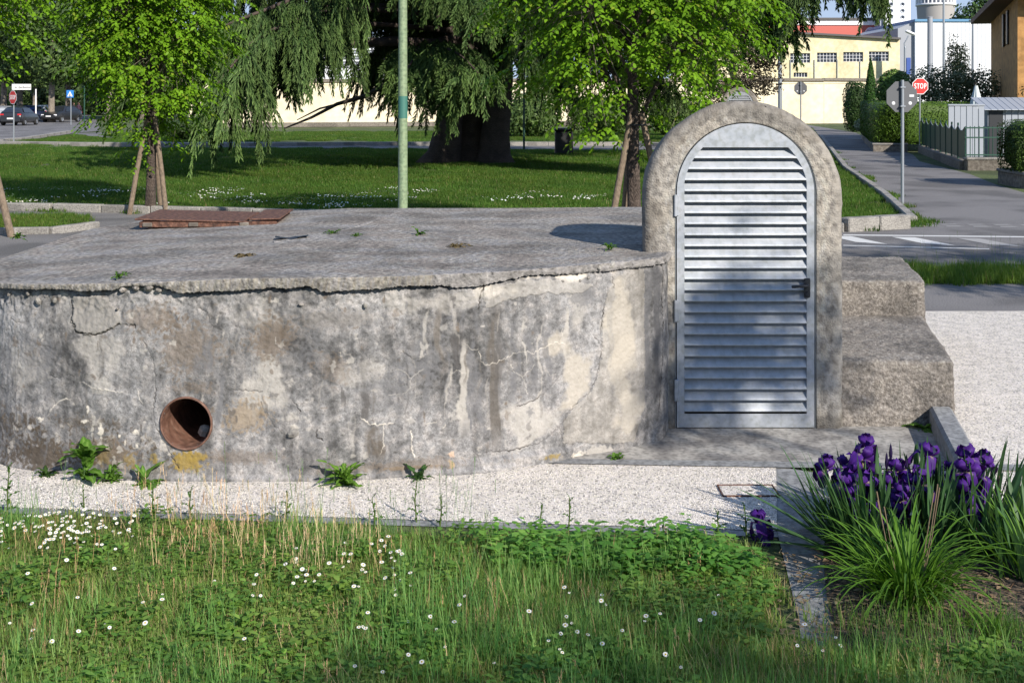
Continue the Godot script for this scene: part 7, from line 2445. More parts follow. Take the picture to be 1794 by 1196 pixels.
	strew(verge, "grass", [patch_mesh(31, 0.4, 340, Vector2(0.07, 0.2), Vector2(0.006, 0.01), Color(0.081, 0.169, 0.0272), Color(0.176, 0.286, 0.051), 0.03)], M.grass, sown(PackedVector2Array([Vector2(4.131, -13.084), Vector2(6.851, -13.043), Vector2(7.281, -13.861), Vector2(4.435, -14.047)]), 0.22, Vector2(0.8, 1.3), g, always))
	strew(verge, "seed_stalks", [seed_mesh(32, 5, Vector2(0.3, 0.6), Color(0.135, 0.221, 0.068), Color(0.203, 0.26, 0.119), 0.4)], M.grass, sown(PackedVector2Array([Vector2(4.157, -13.166), Vector2(6.269, -13.125), Vector2(6.577, -13.770), Vector2(4.405, -13.953)]), 0.35, Vector2(0.6, 1.1), g, always))
	var verge2 := stuff_root("verge_grass", "small patch of short grass between kerbs beyond the roof", "grass")
	strew(verge2, "grass", [patch_mesh(33, 0.5, 420, Vector2(0.05, 0.13), Vector2(0.007, 0.012), Color(0.0675, 0.15, 0.0238), Color(0.176, 0.273, 0.051), 0.03)], M.grass, sown(PackedVector2Array([Vector2(-10.101, -17.722), Vector2(-7.198, -18.502), Vector2(-7.014, -19.718), Vector2(-7.539, -20.588), Vector2(-11.565, -20.290)]), 0.28, Vector2(0.8, 1.2), g, always))
	# ---- the big lawn
	var far := stuff_root("park_grass", "wide green park lawn under the cedar", "grass")
	var park := PackedVector2Array([Vector2(-24, -24.3), Vector2(-8.3, -21.95), Vector2(5.101, -18.502), Vector2(6.447, -19.535), Vector2(9.447, -34.146), Vector2(12.483, -48.276), Vector2(8.637, -46.154), Vector2(-7.929, -49.412), Vector2(-22.096, -50.602), Vector2(-30, -50)])
	var pa := [patch_mesh(41, 1.0, 900, Vector2(0.05, 0.13), Vector2(0.009, 0.016), Color(0.0473, 0.124, 0.0187), Color(0.135, 0.234, 0.0408), 0.02), patch_mesh(42, 1.0, 900, Vector2(0.04, 0.11), Vector2(0.009, 0.016), Color(0.054, 0.13, 0.0204), Color(0.149, 0.24, 0.0442), 0.03)]
	strew(far, "grass", pa, M.grass, sown(park, 0.62, Vector2(0.7, 1.25), g, func(p: Vector2) -> bool: return p.y > -34.0))
	strew(far, "grass", pa, M.grass, sown(park, 0.85, Vector2(0.8, 1.3), g, func(p: Vector2) -> bool: return p.y <= -34.0))
	var beyond := stuff_root("roadside_grass", "grass beyond the far kerb in front of the cream wall", "grass")
	strew(beyond, "grass", pa, M.grass, sown(PackedVector2Array([Vector2(-19.370, -57.534), Vector2(-9.361, -58.333), Vector2(10.767, -57.534), Vector2(15.836, -68.852), Vector2(14.556, -77.778), Vector2(-14.893, -75.000), Vector2(-24.379, -72.414)]), 1.1, Vector2(0.9, 1.5), g, always))
	strew(beyond, "grass", pa, M.grass, sown(PackedVector2Array([Vector2(-21.540, -48.276), Vector2(-23.753, -57.534), Vector2(-24.742, -67.742), Vector2(-14.925, -52.500), Vector2(-19.425, -52.500)]), 0.9, Vector2(0.8, 1.4), g, always))
	# loose stones lying on the gravel
	var stones := stuff_root("gravel_stones", "loose pale pebbles lying on the gravel strip", "stones")
	var pm := []
	for k in 3:
		var ps := Shape.new()
		ps.box(Transform3D(Basis.from_euler(Vector3(k, k * 2.0, 0.4)), Vector3.ZERO), Vector3(0.011, 0.008, 0.009), 0.0028)
		pm.append(ps.mesh())
	for area in [[Vector2(-2.677, -5.874), Vector2(1.230, -5.556), Vector2(1.429, -6.481), Vector2(0.194, -6.481), Vector2(-0.2, -6.38), Vector2(-1.2, -6.2), Vector2(-2.6, -6.36)], [Vector2(1.688, -6.354), Vector2(2.690, -6.297), Vector2(2.474, -5.793), Vector2(1.581, -5.793)], [Vector2(2.549, -6.667), Vector2(2.843, -6.656), Vector2(3.483, -8.155), Vector2(3.080, -8.155)]]:
		var made := sown(PackedVector2Array(area), 0.016, Vector2(0.6, 1.5), g, func(_p: Vector2) -> bool: return g.randf() < 0.7, Vector2(0.55, 1.0))
		for k in made[0].size():
			made[0][k] = Transform3D(Basis.from_euler(Vector3(g.randf() * 6.0, g.randf() * 6.0, g.randf() * 6.0)).scaled(Vector3.ONE * g.randf_range(0.25, 0.55)), made[0][k].origin + Vector3(0, 0.006, 0))
			made[1][k] = Color(0.86, 0.81, 0.76) * g.randf_range(0.6, 1.0)
		strew(stones, "pebbles", pm, M.fabric, made)
	# far daisies: white dots without number
	var dz := stuff_root("park_daisies", "scatter of tiny white daisies across the near edge of the park lawn", "flowers")
	var ds := Shape.new()
	ds.col = Color(0.75, 0.75, 0.72)
	for k in 7:
		var q := Vector3(g.randf_range(-0.25, 0.25), g.randf_range(0.07, 0.12), g.randf_range(-0.25, 0.25))
		ds.lathe([Vector2(0.017, 0.0), Vector2(0.001, 0.004)], 6, Transform3D(Basis(Vector3(1, 0, 0), 0.4), q))
	var drift := noise(302, 0.35, 3)
	strew(dz, "daisies", [ds.mesh()], M.straw, sown(PackedVector2Array([Vector2(-14, -22.8), Vector2(-8.3, -22.1), Vector2(-0.924, -20.000), Vector2(2.091, -24.000), Vector2(-0.957, -26.087), Vector2(-7.557, -26.582), Vector2(-11.006, -25.767)]), 0.42, Vector2(0.9, 1.1), g, func(p: Vector2) -> bool: return drift.get_noise_2dv(p) > 0.1))
	# ---- dead leaves and straw blown on the path and bed
	var lit := stuff_root("leaf_litter", "brown dead leaves and straw lying on the path edge and bed", "litter")
	var ls := Shape.new()
	for k in 26:
		ls.col = Color(0.16, 0.1, 0.06).lerp(Color(0.36, 0.28, 0.18), g.randf())
		var yaw := g.randf() * TAU
		var d := Vector3(cos(yaw), 0.1, sin(yaw)).normalized()
		var x := d.cross(Vector3.UP).normalized()
		var q := Vector3(g.randf_range(-0.15, 0.15), 0.012 + g.randf() * 0.01, g.randf_range(-0.15, 0.15))
		if k % 2:
			s_leaf(ls, d, x, q, g.randf_range(0.02, 0.04), 0.018)
		else:
			s_leaf(ls, d, x, q, g.randf_range(0.05, 0.12), 0.004)
	strew(lit, "litter", [ls.mesh()], M.straw, sown(PackedVector2Array([Vector2(1.264, -5.385), Vector2(1.392, -5.385), Vector2(1.462, -5.091), Vector2(2.175, -5.091), Vector2(1.859, -4.352), Vector2(1.074, -4.398), Vector2(1.128, -4.855)]), 0.17, Vector2(0.9, 1.1), g, func(p: Vector2) -> bool: return g.randf() < 0.75))
	strew(lit, "litter", [ls.mesh()], M.straw, sown(PackedVector2Array([Vector2(1.023, -4.590), Vector2(1.231, -4.590), Vector2(1.188, -4.352), Vector2(1.012, -4.398)]), 0.12, Vector2(0.9, 1.1), g, always))


func s_leaf(s: Shape, d: Vector3, x: Vector3, q: Vector3, l: float, w: float) -> void:
	s.leaf(Transform3D(Basis(x, d, x.cross(d)), q), l, w, 0.1, 0.3)


# ------------------------------------------------------------------ flowers and weeds
# strap leaf as a mesh of its own: along +y, bending towards +x
func strap(length: float, width: float, bend: float, lean: float, a: Color, b: Color, fold := 0.35, seg := 9, belly := 0.5) -> Mesh:
	var s := Shape.new()
	var p := PackedVector3Array()
	var cols := PackedColorArray()
	var q := Vector3.ZERO
	var ang := lean
	for k in seg + 1:
		var f := float(k) / seg
		var w := width * 0.5 * (0.55 + 0.45 * sin(PI * minf(1.0, f / belly) * 0.5)) * pow(maxf(0.0, 1.0 - f), 0.55)
		if k == seg:
			w = 0.0005
		var d := Vector3(sin(ang), cos(ang), 0)
		var n := Vector3(-cos(ang), sin(ang), 0)
		for e in [-1.0, 0.0, 1.0]:
			p.append(q + Vector3(0, 0, e * w) + n * absf(e) * w * fold)
			cols.append(a.lerp(b, 0.55 + 0.25 * sin(k * 2.7 + e * 1.9 + length * 40.0)))
		q += d * length / seg
		ang += bend / seg * (0.4 + 1.2 * f)
	s.grid(p, 3, seg + 1, PackedVector2Array(), cols)
	return s.mesh()


# broad leaf with a midrib, along +y, face +z
func broad(length: float, width: float, curl: float, a: Color, b: Color, teeth := 0.0) -> Mesh:
	var s := Shape.new()
	var p := PackedVector3Array()
	var cols := PackedColorArray()
	for k in 11:
		var f := k / 10.0
		var w := width * 0.5 * (0.12 + 0.88 * pow(sin(PI * pow(f, 0.75)), 0.8)) * (1.0 - teeth * (k % 2))
		if k == 10:
			w = 0.0005
		for e in [-1.0, -0.5, 0.0, 0.5, 1.0]:
			p.append(Vector3(e * w, f * length * (1.0 - 0.25 * absf(curl) * f), -curl * length * f * f + 0.18 * absf(e) * w + 0.006 * sin(f * 14.0 + e * 2.0) * absf(e)))
			cols.append((a if absf(e) > 0.2 else b).lerp(b, 0.12 + 0.12 * sin(k * 1.9 + e * 2.3)))
	s.grid(p, 5, 11, PackedVector2Array(), cols)
	return s.mesh()


func weed(called: String, label: String, at: Vector3, leaves: int, length: float, width: float, up: Vector2, sd: int, teeth := 0.0, a := Color(0.075, 0.18, 0.02), b := Color(0.19, 0.33, 0.07), rise := 0.015) -> void:
	var g := RandomNumberGenerator.new()
	g.seed = sd
	var t := thing(called, label, "weed", at)
	var ms := []
	for k in 3:
		ms.append(broad(length * (0.8 + 0.2 * k), width * (0.85 + 0.15 * k), 0.25 + 0.15 * k, a, b, teeth))
	for k in leaves:
		var o := obj("leaf", ms[k % 3], M.leaf, t)
		var yaw := k * 2.39996 + g.randf_range(-0.4, 0.4)
		var tilt := g.randf_range(up.x, up.y)
		o.basis = Basis(Vector3.UP, yaw) * Basis(Vector3(1, 0, 0), tilt - PI * 0.5) * Basis.from_scale(Vector3.ONE * g.randf_range(0.7, 1.15))
		o.position = Vector3(g.randf_range(-0.012, 0.012), rise * k / leaves, g.randf_range(-0.012, 0.012))


# upright leafy stalk
func stalk(label: String, at: Vector3, height: float, leaf: float, sd: int, a := Color(0.05, 0.13, 0.02), b := Color(0.12, 0.22, 0.05)) -> void:
	var g := RandomNumberGenerator.new()
	g.seed = sd
	var t := thing("leafy_weed", label, "weed", at, g.randf() * TAU, "leafy weeds on the edge of the front lawn")
	var s := Shape.new()
	s.col = Color(0.12, 0.18, 0.05)
	s.tube([Vector3(0, -0.02, 0), Vector3(0.01, height * 0.5, 0), Vector3(0.0, height, 0.01)], [0.004, 0.0035, 0.002], 5)
	obj("stem", s, M.leaf, t)
	var m := broad(leaf, leaf * 0.32, 0.3, a, b)
	var n := int(height / 0.018)
	for k in n:
		var f := (k + 1.0) / n
		var o := obj("leaf", m, M.leaf, t)
		o.basis = Basis(Vector3.UP, k * 2.39996) * Basis(Vector3(1, 0, 0), lerpf(0.35, 1.2, f) - PI * 0.5) * Basis.from_scale(Vector3.ONE * lerpf(1.15, 0.55, f) * g.randf_range(0.8, 1.2))
		o.position = Vector3(0.01 * sin(f * PI), height * f, 0.01 * f)


# iris petal: standards stand and close over, falls hang
func petal(fall: bool, sd: int) -> Mesh:
	var g := RandomNumberGenerator.new()
	g.seed = sd
	var s := Shape.new()
	var p := PackedVector3Array()
	var cols := PackedColorArray()
	var dark := Color(0.028, 0.007, 0.1)
	var mid := Color(0.075, 0.018, 0.21)
	for k in 8:
		var f := k / 7.0
		var w := 0.026 * (0.25 + 0.75 * pow(sin(PI * clampf(0.12 + f * 0.8, 0.0, 1.0)), 0.7))
		if k == 7:
			w *= 0.5
		var out: float
		var y: float
		if fall:
			var a := f * 2.5
			out = 0.008 + 0.044 * sin(minf(a, 1.7)) + 0.002 * f
			y = 0.016 * sin(a * 1.1) - 0.125 * maxf(0.0, f - 0.3)
		else:
			out = 0.006 + 0.032 * sin(PI * f * 0.8)
			y = 0.056 * f
		for j in 5:
			var e := (j - 2) / 2.0
			var ruff := 0.006 * sin(f * 9.0 + j * 2.2 + sd) * absf(e)
			p.append(Vector3(e * w, y + ruff - (0.006 * e * e if fall else 0.0), out - (0.012 * e * e if not fall else -0.002 * e * e) + ruff))
			var c := dark.lerp(mid, g.randf_range(0.2, 1.0))
			if fall and f < 0.3 and j == 2:
				c = Color(0.3, 0.24, 0.16)
			cols.append(c)
	s.grid(p, 5, 8, PackedVector2Array(), cols)
	return s.mesh()


func iris(label: String, foot: Vector3, head: Vector3, sd: int, standards: Array, falls: Array, bloom := 1.0) -> void:
	var g := RandomNumberGenerator.new()
	g.seed = sd
	var t := thing("iris_flower", label, "flower", foot, 0.0, "purple irises in the flower bed")
	var top := head - foot - Vector3(0, 0.03, 0)
	var s := Shape.new()
	s.col = Color(0.11, 0.17, 0.06)
	var mid := top * 0.5 + Vector3(g.randf_range(-0.02, 0.02), 0, g.randf_range(-0.02, 0.02))
	s.tube([Vector3(0, -0.02, 0), mid, top], [0.006, 0.005, 0.0045], 7)
	obj("stem", s, M.leaf, t)
	var sp := Shape.new()
	sp.col = Color(0.24, 0.2, 0.12)
	sp.lathe([Vector2(0.004, -0.045), Vector2(0.0095, -0.02), Vector2(0.008, 0.004), Vector2(0.004, 0.014)], 8, Transform3D(Basis(), top))
	obj("spathe", sp, M.straw, t)
	var fl := Node3D.new()
	fl.name = "bloom"
	t.add_child(fl, true)
	fl.position = top + Vector3(0, 0.012, 0)
	fl.rotation = Vector3(g.randf_range(-0.45, 0.45), g.randf() * TAU, g.randf_range(-0.45, 0.45))
	fl.scale = Vector3.ONE * bloom * g.randf_range(0.9, 1.15)
	for k in 3:
		var a := obj("standard", standards[g.randi() % standards.size()], M.petal, fl)
		a.rotation = Vector3(g.randf_range(-0.1, 0.15), TAU * k / 3.0 + g.randf_range(-0.2, 0.2), 0)
		a.scale = Vector3.ONE * g.randf_range(0.9, 1.1)
		var b := obj("fall", falls[g.randi() % falls.size()], M.petal, fl)
		b.rotation = Vector3(g.randf_range(-0.1, 0.35), TAU * (k + 0.5) / 3.0 + g.randf_range(-0.2, 0.2), 0)
		b.scale = Vector3.ONE * g.randf_range(0.9, 1.1)


func flowers() -> void:
	var g := RandomNumberGenerator.new()
	g.seed = 4242
	# ---- irises
	var st := [petal(false, 1), petal(false, 2), petal(false, 3)]
	var fa := [petal(true, 4), petal(true, 5), petal(true, 6)]
	var heads := [
		[Vector3(1.662, 0.392, -5.620), "topmost purple iris bloom, highest of the crowded left group"], [Vector3(1.623, 0.361, -5.550), "purple iris bloom just under the topmost one"], [Vector3(1.467, 0.301, -5.600), "outermost purple iris bloom on the clump's left side"], [Vector3(1.579, 0.289, -5.650), "purple iris bloom between the leftmost and the topmost ones"], [Vector3(1.524, 0.274, -5.500), ""], [Vector3(1.585, 0.311, -5.500), ""], [Vector3(1.688, 0.272, -5.600), ""], [Vector3(1.588, 0.279, -5.450), ""], [Vector3(1.663, 0.243, -5.500), ""], [Vector3(1.552, 0.217, -5.450), ""], [Vector3(1.556, 0.192, -5.400), ""], [Vector3(1.623, 0.161, -5.400), ""], [Vector3(1.608, 0.133, -5.350), "lowest purple iris bloom of the left group, close above the leaves"],
		[Vector3(1.803, 0.285, -5.600), "purple iris bloom beside the two dark pointed buds"], [Vector3(1.747, 0.232, -5.550), "*"], [Vector3(1.780, 0.235, -5.450), "*"], [Vector3(1.746, 0.210, -5.400), "*"], [Vector3(1.728, 0.156, -5.400), "*"], [Vector3(1.871, 0.269, -5.550), "*"], [Vector3(1.870, 0.256, -5.500), "*"], [Vector3(1.959, 0.337, -5.650), "single purple iris bloom on a pale stem before the grey kerb"], [Vector3(2.074, 0.266, -5.700), "small half withered iris bloom right of the pale stem"], [Vector3(2.056, 0.224, -5.600), "*"],
		[Vector3(2.131, 0.347, -5.600), "uppermost purple iris bloom of the right group"], [Vector3(2.080, 0.316, -5.500), "+"], [Vector3(2.124, 0.285, -5.500), "+"], [Vector3(2.197, 0.323, -5.600), "outermost purple iris bloom of the right group"], [Vector3(2.166, 0.219, -5.500), "+"], [Vector3(2.074, 0.230, -5.450), "+"], [Vector3(2.073, 0.192, -5.400), "+"]]
	for k in heads.size():
		var e: Array = heads[k]
		var h: Vector3 = e[0]
		var label: String = e[1]
		if label == "":
			label = "purple iris bloom inside the crowded left group"
		elif label == "*":
			label = "purple iris bloom in the loose middle of the clump"
		elif label == "+":
			label = "purple iris bloom inside the dense right group"
		iris(label, Vector3(lerpf(h.x, 1.75, 0.15) + g.randf_range(-0.03, 0.03), 0.0, h.z + g.randf_range(-0.03, 0.1)), h, 700 + k, st, fa, 0.62 if label.begins_with("small") else 1.0)
	iris("lone purple iris bloom lolling over the path towards the lawn, upper of two", Vector3(1.42, 0.02, -5.3), Vector3(1.129, 0.098, -5.450), 801, st, fa)
	iris("lone purple iris bloom lolling over the path towards the lawn, lower of two", Vector3(1.43, 0.02, -5.28), Vector3(1.143, 0.041, -5.420), 802, st, fa, 0.85)
	for e in [[Vector3(1.771, 0.352, -5.600), "taller dark pointed iris bud in the middle of the clump"], [Vector3(1.752, 0.309, -5.600), "shorter dark pointed iris bud beside the taller one"], [Vector3(1.845, 0.299, -5.600), "dark pointed iris bud standing alone right of the pair"], [Vector3(2.239, 0.232, -5.500), "withered brown iris head at the clump's right side"]]:
		var p: Vector3 = e[0]
		var t := thing("iris_bud", e[1], "bud", Vector3(p.x + 0.01, 0, p.z), 0.0, "iris buds in the flower bed")
		var s := Shape.new()
		s.col = Color(0.11, 0.17, 0.06)
		s.tube([Vector3(0, -0.02, 0), Vector3(-0.01, p.y, 0)], [0.005, 0.004], 7)
		obj("stem", s, M.leaf, t)
		var b := Shape.new()
		b.col = Color(0.018, 0.008, 0.05) if p.x < 2.1 else Color(0.12, 0.08, 0.06)
		b.lathe([Vector2(0.003, -0.04), Vector2(0.008, -0.015), Vector2(0.009, 0.0), Vector2(0.005, 0.03), Vector2(0.0008, 0.045)], 8, Transform3D(Basis(), Vector3(-0.01, p.y, 0)))
		obj("bud", b, M.petal, t)
	# ---- fans of sword leaves
	var ia := Color(0.04, 0.1, 0.04)
	var ib := Color(0.1, 0.2, 0.08)
	var sw := [strap(0.44, 0.05, 0.15, 0.0, ia, ib, 0.15, 9, 0.3), strap(0.5, 0.054, 0.3, 0.0, ia, ib, 0.15, 9, 0.3), strap(0.38, 0.044, 0.5, 0.05, ia, ib, 0.15, 9, 0.3)]
	for k in 64:
		var pos := Vector3(g.randf_range(1.48, 2.4), 0, g.randf_range(-5.75, -5.15))
		var group := "left part of the clump" if pos.x < 1.62 else "middle of the clump" if pos.x < 1.95 else "right part of the clump"
		var t := thing("iris_plant", "fan of grey green sword leaves in the " + group, "plant", pos, 0.0, "iris leaf fans in the " + group)
		var yaw := g.randf_range(-0.5, 0.5) + (PI if pos.x < 1.6 else 0.0 if pos.x > 2.0 else g.randf() * TAU)
		for j in 6:
			var o := obj("leaf", sw[g.randi() % 3], M.leaf, t)
			var tilt := (j - 2.5) * 0.14 + g.randf_range(-0.06, 0.06) + (0.2 if absf(pos.x - 1.85) > 0.4 else 0.0)
			o.basis = Basis(Vector3.UP, yaw) * Basis(Vector3(0, 0, 1), -tilt) * Basis.from_scale(Vector3.ONE * g.randf_range(0.5, 0.88))
			o.position = Vector3(cos(yaw), 0, -sin(yaw)) * (j - 2.5) * 0.012
	for k in 8:
		var low := thing("iris_plant", "fan of broad grey green sword leaves at the path side of the clump", "plant", Vector3(1.43 + 0.015 * k, 0.0, -5.62 + 0.07 * k), 0.0, "iris leaf fans at the path side")
		for j in 6:
			var o := obj("leaf", sw[g.randi() % 3], M.leaf, low)
			o.basis = Basis(Vector3.UP, PI + g.randf_range(-0.5, 0.5)) * Basis(Vector3(0, 0, 1), -(0.05 + 0.14 * j + g.randf_range(-0.05, 0.05))) * Basis.from_scale(Vector3.ONE * g.randf_range(0.6, 0.85))
			o.position = Vector3((2.5 - j) * 0.012, 0, g.randf_range(-0.01, 0.01))
	# the splayed fan that leans over the path
	var lf := thing("iris_plant", "iris fan leaning out low over the path, its broad leaf pale", "plant", Vector3(1.46, 0.0, -5.22), 0.0, "iris leaf fans in the left part of the clump")
	for e in [[1.15, 1.05], [0.98, 1.1], [0.8, 1.15], [0.62, 1.05], [0.4, 1.0], [1.32, 0.8]]:
		var o := obj("leaf", sw[1], M.leaf, lf)
		o.basis = Basis(Vector3.UP, PI + g.randf_range(-0.3, 0.3)) * Basis(Vector3(0, 0, 1), -e[0]) * Basis.from_scale(Vector3.ONE * e[1])
		o.position = Vector3(0, 0.01, g.randf_range(-0.05, 0.08))
	# ---- the arching clump in front
	var dl := thing("daylily_clump", "bright green clump of narrow arching leaves in front of the irises", "plant", Vector3(1.58, 0.0, -4.78))
	var da := Color(0.04, 0.115, 0.012)
	var db := Color(0.15, 0.3, 0.035)
	var arcs := [strap(0.5, 0.019, 1.5, 0.0, da, db, 0.5, 10, 0.25), strap(0.58, 0.02, 1.9, 0.0, da, db, 0.5, 10, 0.25), strap(0.42, 0.018, 1.2, 0.0, da, db, 0.5, 10, 0.25), strap(0.54, 0.02, 2.3, 0.05, da, db, 0.5, 10, 0.25), strap(0.38, 0.017, 0.7, 0.0, da, db, 0.5, 10, 0.25)]
	for k in 298:
		var o := obj("leaf", arcs[g.randi() % 5], M.leaf, dl)
		var yaw := g.randf() * TAU
		var tilt := pow(g.randf(), 0.8) * 0.85
		o.basis = Basis(Vector3.UP, yaw) * Basis(Vector3(0, 0, 1), -tilt) * Basis.from_scale(Vector3.ONE * g.randf_range(0.55, 0.9))
		o.position = Vector3(cos(yaw), 0, -sin(yaw)) * g.randf_range(0.0, 0.13)
	for k in 6:
		var s := Shape.new()
		s.col = Color(0.2, 0.15, 0.1)
		var a := g.randf() * TAU
		s.tube([Vector3(cos(a) * 0.04, 0, sin(a) * 0.04), Vector3(cos(a) * 0.09, 0.26, sin(a) * 0.09), Vector3(cos(a) * 0.12, g.randf_range(0.35, 0.5), sin(a) * 0.12)], [0.0022, 0.0018, 0.003], 5)
		obj("dry_stalk", s, M.straw, dl)
	var right := thing("daylily_clump", "second clump of upright narrow leaves at the right border of the bed", "plant", Vector3(2.22, 0.0, -5.0))
	for k in 120:
		var o := obj("leaf", [sw[0], arcs[4], arcs[2], sw[2]][g.randi() % 4], M.leaf, right)
		var yaw := g.randf() * TAU
		o.basis = Basis(Vector3.UP, yaw) * Basis(Vector3(0, 0, 1), -pow(g.randf(), 1.2) * 0.7) * Basis.from_scale(Vector3.ONE * g.randf_range(0.6, 1.05))
		o.position = Vector3(cos(yaw), 0, -sin(yaw)) * g.randf_range(0.0, 0.22)
	var tuft := thing("grass_tuft", "small dense tuft of fine leaves at the lower right of the bed", "plant", Vector3(1.795, 0.000, -4.444))
	for k in 70:
		var o := obj("leaf", arcs[2 + g.randi() % 3], M.leaf, tuft)
		var yaw := g.randf() * TAU
		o.basis = Basis(Vector3.UP, yaw) * Basis(Vector3(0, 0, 1), -g.randf() * 0.9) * Basis.from_scale(Vector3(0.35, 0.35, 0.3) * g.randf_range(0.7, 1.2))
		o.position = Vector3(cos(yaw), 0, -sin(yaw)) * g.randf_range(0.0, 0.04)
	# ---- weeds at the foot of the wall and on the roof
	weed("dock_plant", "tall dock with long leaves against the stained wall", Vector3(-2.233, 0.000, -6.278), 24, 0.14, 0.058, Vector2(0.15, 1.3), 11, 0.0, Color(0.075, 0.18, 0.02), Color(0.19, 0.33, 0.07), 0.17)
	weed("weed", "bushy little weed beside the tall dock", Vector3(-2.093, 0.000, -6.269), 26, 0.06, 0.024, Vector2(0.3, 1.4), 12, 0.0, Color(0.075, 0.18, 0.02), Color(0.19, 0.33, 0.07), 0.06)
	weed("weed", "rosette with two upright leaves under the drain pipe", Vector3(-1.881, 0.000, -6.222), 18, 0.12, 0.035, Vector2(0.05, 0.5), 13, 0.25)
	weed("weed", "pair of pointed leaves standing up beside the drain pipe", Vector3(-1.920, 0.000, -6.241), 4, 0.15, 0.045, Vector2(1.1, 1.4), 14)
	weed("dandelion", "large toothed dandelion rosette at the middle of the wall foot", Vector3(-0.868, 0.000, -6.222), 40, 0.13, 0.034, Vector2(0.15, 1.3), 15, 0.45, Color(0.085, 0.2, 0.02), Color(0.22, 0.36, 0.07), 0.05)
	weed("dandelion", "small toothed dandelion rosette right of the large one", Vector3(-0.489, 0.000, -6.306), 14, 0.1, 0.026, Vector2(0.3, 1.2), 16, 0.45, Color(0.03, 0.085, 0.02), Color(0.08, 0.16, 0.05))
	weed("weed", "small round leaved weed on the ledge near the doorway", Vector3(0.580, 0.000, -6.656), 12, 0.05, 0.035, Vector2(0.2, 1.2), 17)
	weed("weed", "flat weed growing between step block and raised kerb", Vector3(2.499, 0.000, -7.279), 12, 0.15, 0.05, Vector2(0.05, 0.6), 18)
	weed("weed", "low weed in the dark stain left of the dock", Vector3(-2.486, 0.000, -6.373), 14, 0.06, 0.02, Vector2(0.2, 1.0), 19, 0.3, Color(0.03, 0.07, 0.015), Color(0.07, 0.12, 0.03))
	for e in [[Vector3(-2.112, 1.045, -6.428), "tiny bright weed near the roof edge above the broken slab", 0.05], [Vector3(-0.636, 1.070, -8.241), "tiny upright weed in the middle of the roof", 0.06], [Vector3(0.600, 1.080, -7.374), "tiny weed on the roof beside the arch shadow", 0.06], [Vector3(-1.237, 1.070, -8.275), "tuft of weed in the roof joint beside the dark scrap", 0.06], [Vector3(-3.568, 1.000, -8.642), "weed at the left end of the roof", 0.07], [Vector3(-1.602, 1.060, -7.204), "sprawling olive weed patch on the roof", 0.1], [Vector3(-0.350, 1.070, -7.570), "brownish moss patch on the right half of the roof", 0.1], [Vector3(-1.050, 1.070, -8.104), "faint weed tuft along the roof joint", 0.04]]:
		var dry: bool = e[1].contains("brownish") or e[1].contains("sprawling")
		weed("roof_weed", e[1], e[0], 12, e[2], e[2] * 0.3, Vector2(0.15, 1.2) if not dry else Vector2(0.0, 0.3), int(e[0].x * 100.0) + 400, 0.0, Color(0.16, 0.12, 0.06) if dry else Color(0.05, 0.13, 0.015), Color(0.22, 0.17, 0.08) if dry else Color(0.15, 0.26, 0.04))
	# ---- leafy stalks along the gravel edge of the lawn
	var edge := [[Vector3(-2.425, 0.000, -5.753), 0.24, 0.06, "tallest leafy weed at the lawn's left corner"], [Vector3(-2.061, 0.000, -5.777), 0.13, 0.04, "leafy weed below the tall dock"], [Vector3(-1.718, 0.000, -5.753), 0.15, 0.045, "first leafy weed before the drain pipe"], [Vector3(-1.533, 0.000, -5.730), 0.14, 0.045, "second leafy weed before the drain pipe, more to the right"], [Vector3(-1.077, 0.000, -5.699), 0.13, 0.05, "leafy weed left of the large dandelion"], [Vector3(-0.651, 0.000, -5.653), 0.12, 0.05, "leafy weed before the small dandelion"], [Vector3(-0.451, 0.000, -5.676), 0.2, 0.035, "slender leafy weed before the small dandelion"], [Vector3(0.140, 0.000, -5.548), 0.12, 0.04, "leafy weed at the middle of the gravel edge"], [Vector3(0.258, 0.000, -5.526), 0.17, 0.04, "tall leafy weed at the middle of the gravel edge"], [Vector3(0.701, 0.000, -5.490), 0.08, 0.03, "short leafy weed before the inspection cover"], [Vector3(0.930, 0.000, -5.455), 0.13, 0.04, "leafy weed before the inspection cover"], [Vector3(1.068, 0.000, -5.455), 0.15, 0.05, "leafy weed beside the lolling iris"], [Vector3(-0.339, 0.000, -5.600), 0.15, 0.04, "leafy weed between dandelion and gravel edge middle"], [Vector3(-1.949, 0.000, -4.667), 0.16, 0.075, "broad pale leafy weed at the left border of the lawn"]]
	for k in edge.size():
		stalk(edge[k][3], edge[k][0], edge[k][1], edge[k][2], 50 + k)
	# ---- daisies of the front lawn
	var stem := Shape.new()
	stem.col = Color(0.12, 0.18, 0.06)
	stem.tube([Vector3(0, 0, 0), Vector3(0.003, 0.06, 0), Vector3(0, 0.115, 0.004)], [0.0013, 0.0012, 0.0012], 4)
	var stem_m := stem.mesh()
	var rays := Shape.new()
	rays.col = Color(0.78, 0.77, 0.74)
	for k in 16:
		var a := TAU * k / 16.0
		var d := Vector3(cos(a), 0.18, sin(a)).normalized()
		var x := d.cross(Vector3.UP).normalized()
		rays.leaf(Transform3D(Basis(x, d, x.cross(d)), d * 0.002), 0.0095, 0.0046, 0.1, 0.1)
	var rays_m := rays.mesh()
	var disc := Shape.new()
	disc.col = Color(0.55, 0.36, 0.03)
	disc.lathe([Vector2(0.0034, 0.0), Vector2(0.003, 0.0024), Vector2(0.0004, 0.0034)], 8)
	var disc_m := disc.mesh()
	var first: Node3D = null
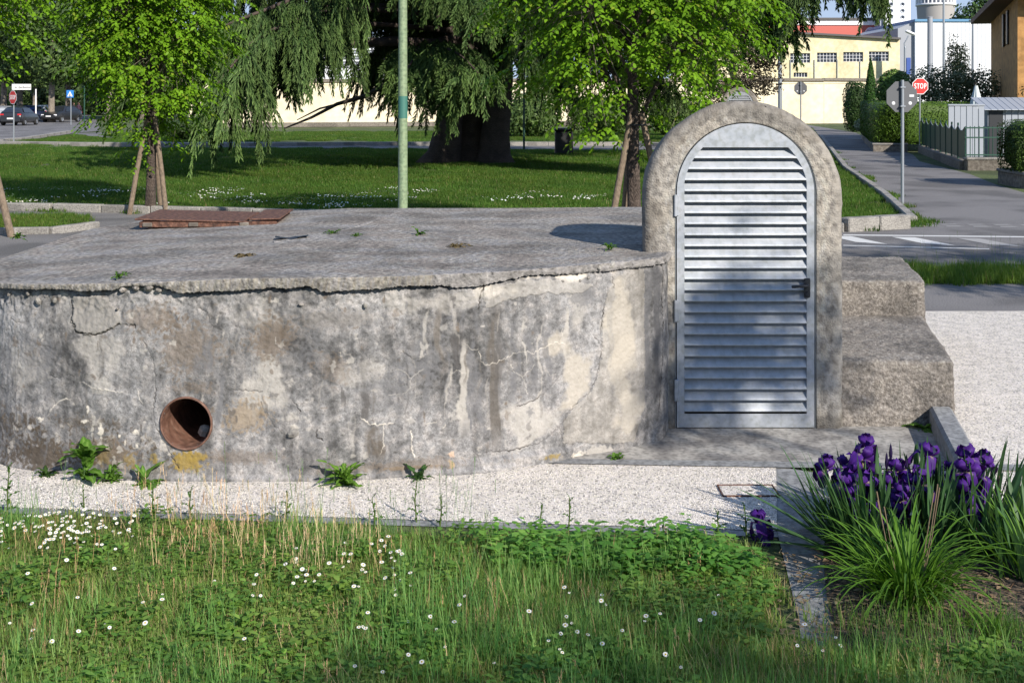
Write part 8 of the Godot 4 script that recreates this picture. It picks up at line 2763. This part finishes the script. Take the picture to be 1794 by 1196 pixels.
	var zones := [
		[[Vector3(-2.499, 0.000, -5.850), Vector3(-1.852, 0.000, -5.850), Vector3(-2.285, 0.000, -5.350), Vector3(-1.694, 0.000, -5.350)], 130, "small white daisy in the dense drift at the lawn's left end"],
		[[Vector3(-1.018, 0.000, -5.385), Vector3(-0.454, 0.000, -5.385), Vector3(-0.929, 0.000, -4.912), Vector3(-0.414, 0.000, -4.912)], 44, "small white daisy in the loose drift at the middle of the lawn"],
		[[Vector3(-2.257, 0.000, -5.283), Vector3(-0.999, 0.000, -5.283), Vector3(-1.879, 0.000, -4.398), Vector3(-0.831, 0.000, -4.398)], 22, "small white daisy scattered in the left half of the lawn"],
		[[Vector3(-0.648, 0.000, -4.912), Vector3(1.013, 0.000, -4.912), Vector3(-0.546, 0.000, -4.138), Vector3(0.853, 0.000, -4.138)], 46, "small white daisy in the shaded lower part of the lawn"],
		[[Vector3(1.044, 0.000, -4.541), Vector3(1.261, 0.000, -4.541), Vector3(0.991, 0.000, -4.308), Vector3(1.196, 0.000, -4.308)], 5, "small white daisy beside the end of the path"]]
	for z in zones:
		var r: Array = z[0]
		for k in z[1]:
			var u := g.randf() if z[1] < 100 else clampf(0.5 + g.randfn() * 0.27, 0.0, 1.0)
			var v := g.randf() if z[1] < 100 else clampf(0.5 + g.randfn() * 0.25, 0.0, 1.0)
			var pos: Vector3 = (r[0] as Vector3).lerp(r[1], u).lerp((r[2] as Vector3).lerp(r[3], u), v)
			pos *= Vector3(0.965, 0, 0.965)
			if first == null:
				first = thing("daisy", z[2], "flower", pos, 0.0, "daisies in the front lawn")
				obj("stem", stem_m, M.leaf, first)
				var head := obj("petals", rays_m, M.straw, first)
				head.position = Vector3(0, 0.115, 0.004)
				head.rotation.x = 0.35
				var dc := obj("disc", disc_m, M.straw, first)
				dc.position = Vector3(0, 0.116, 0.004)
				dc.rotation.x = 0.35
			else:
				var c := copy_of(first, z[2], pos, g.randf_range(-0.8, 0.8), g.randf_range(0.5, 0.95))
				c.rotation.x = g.randf_range(-0.15, 0.25)
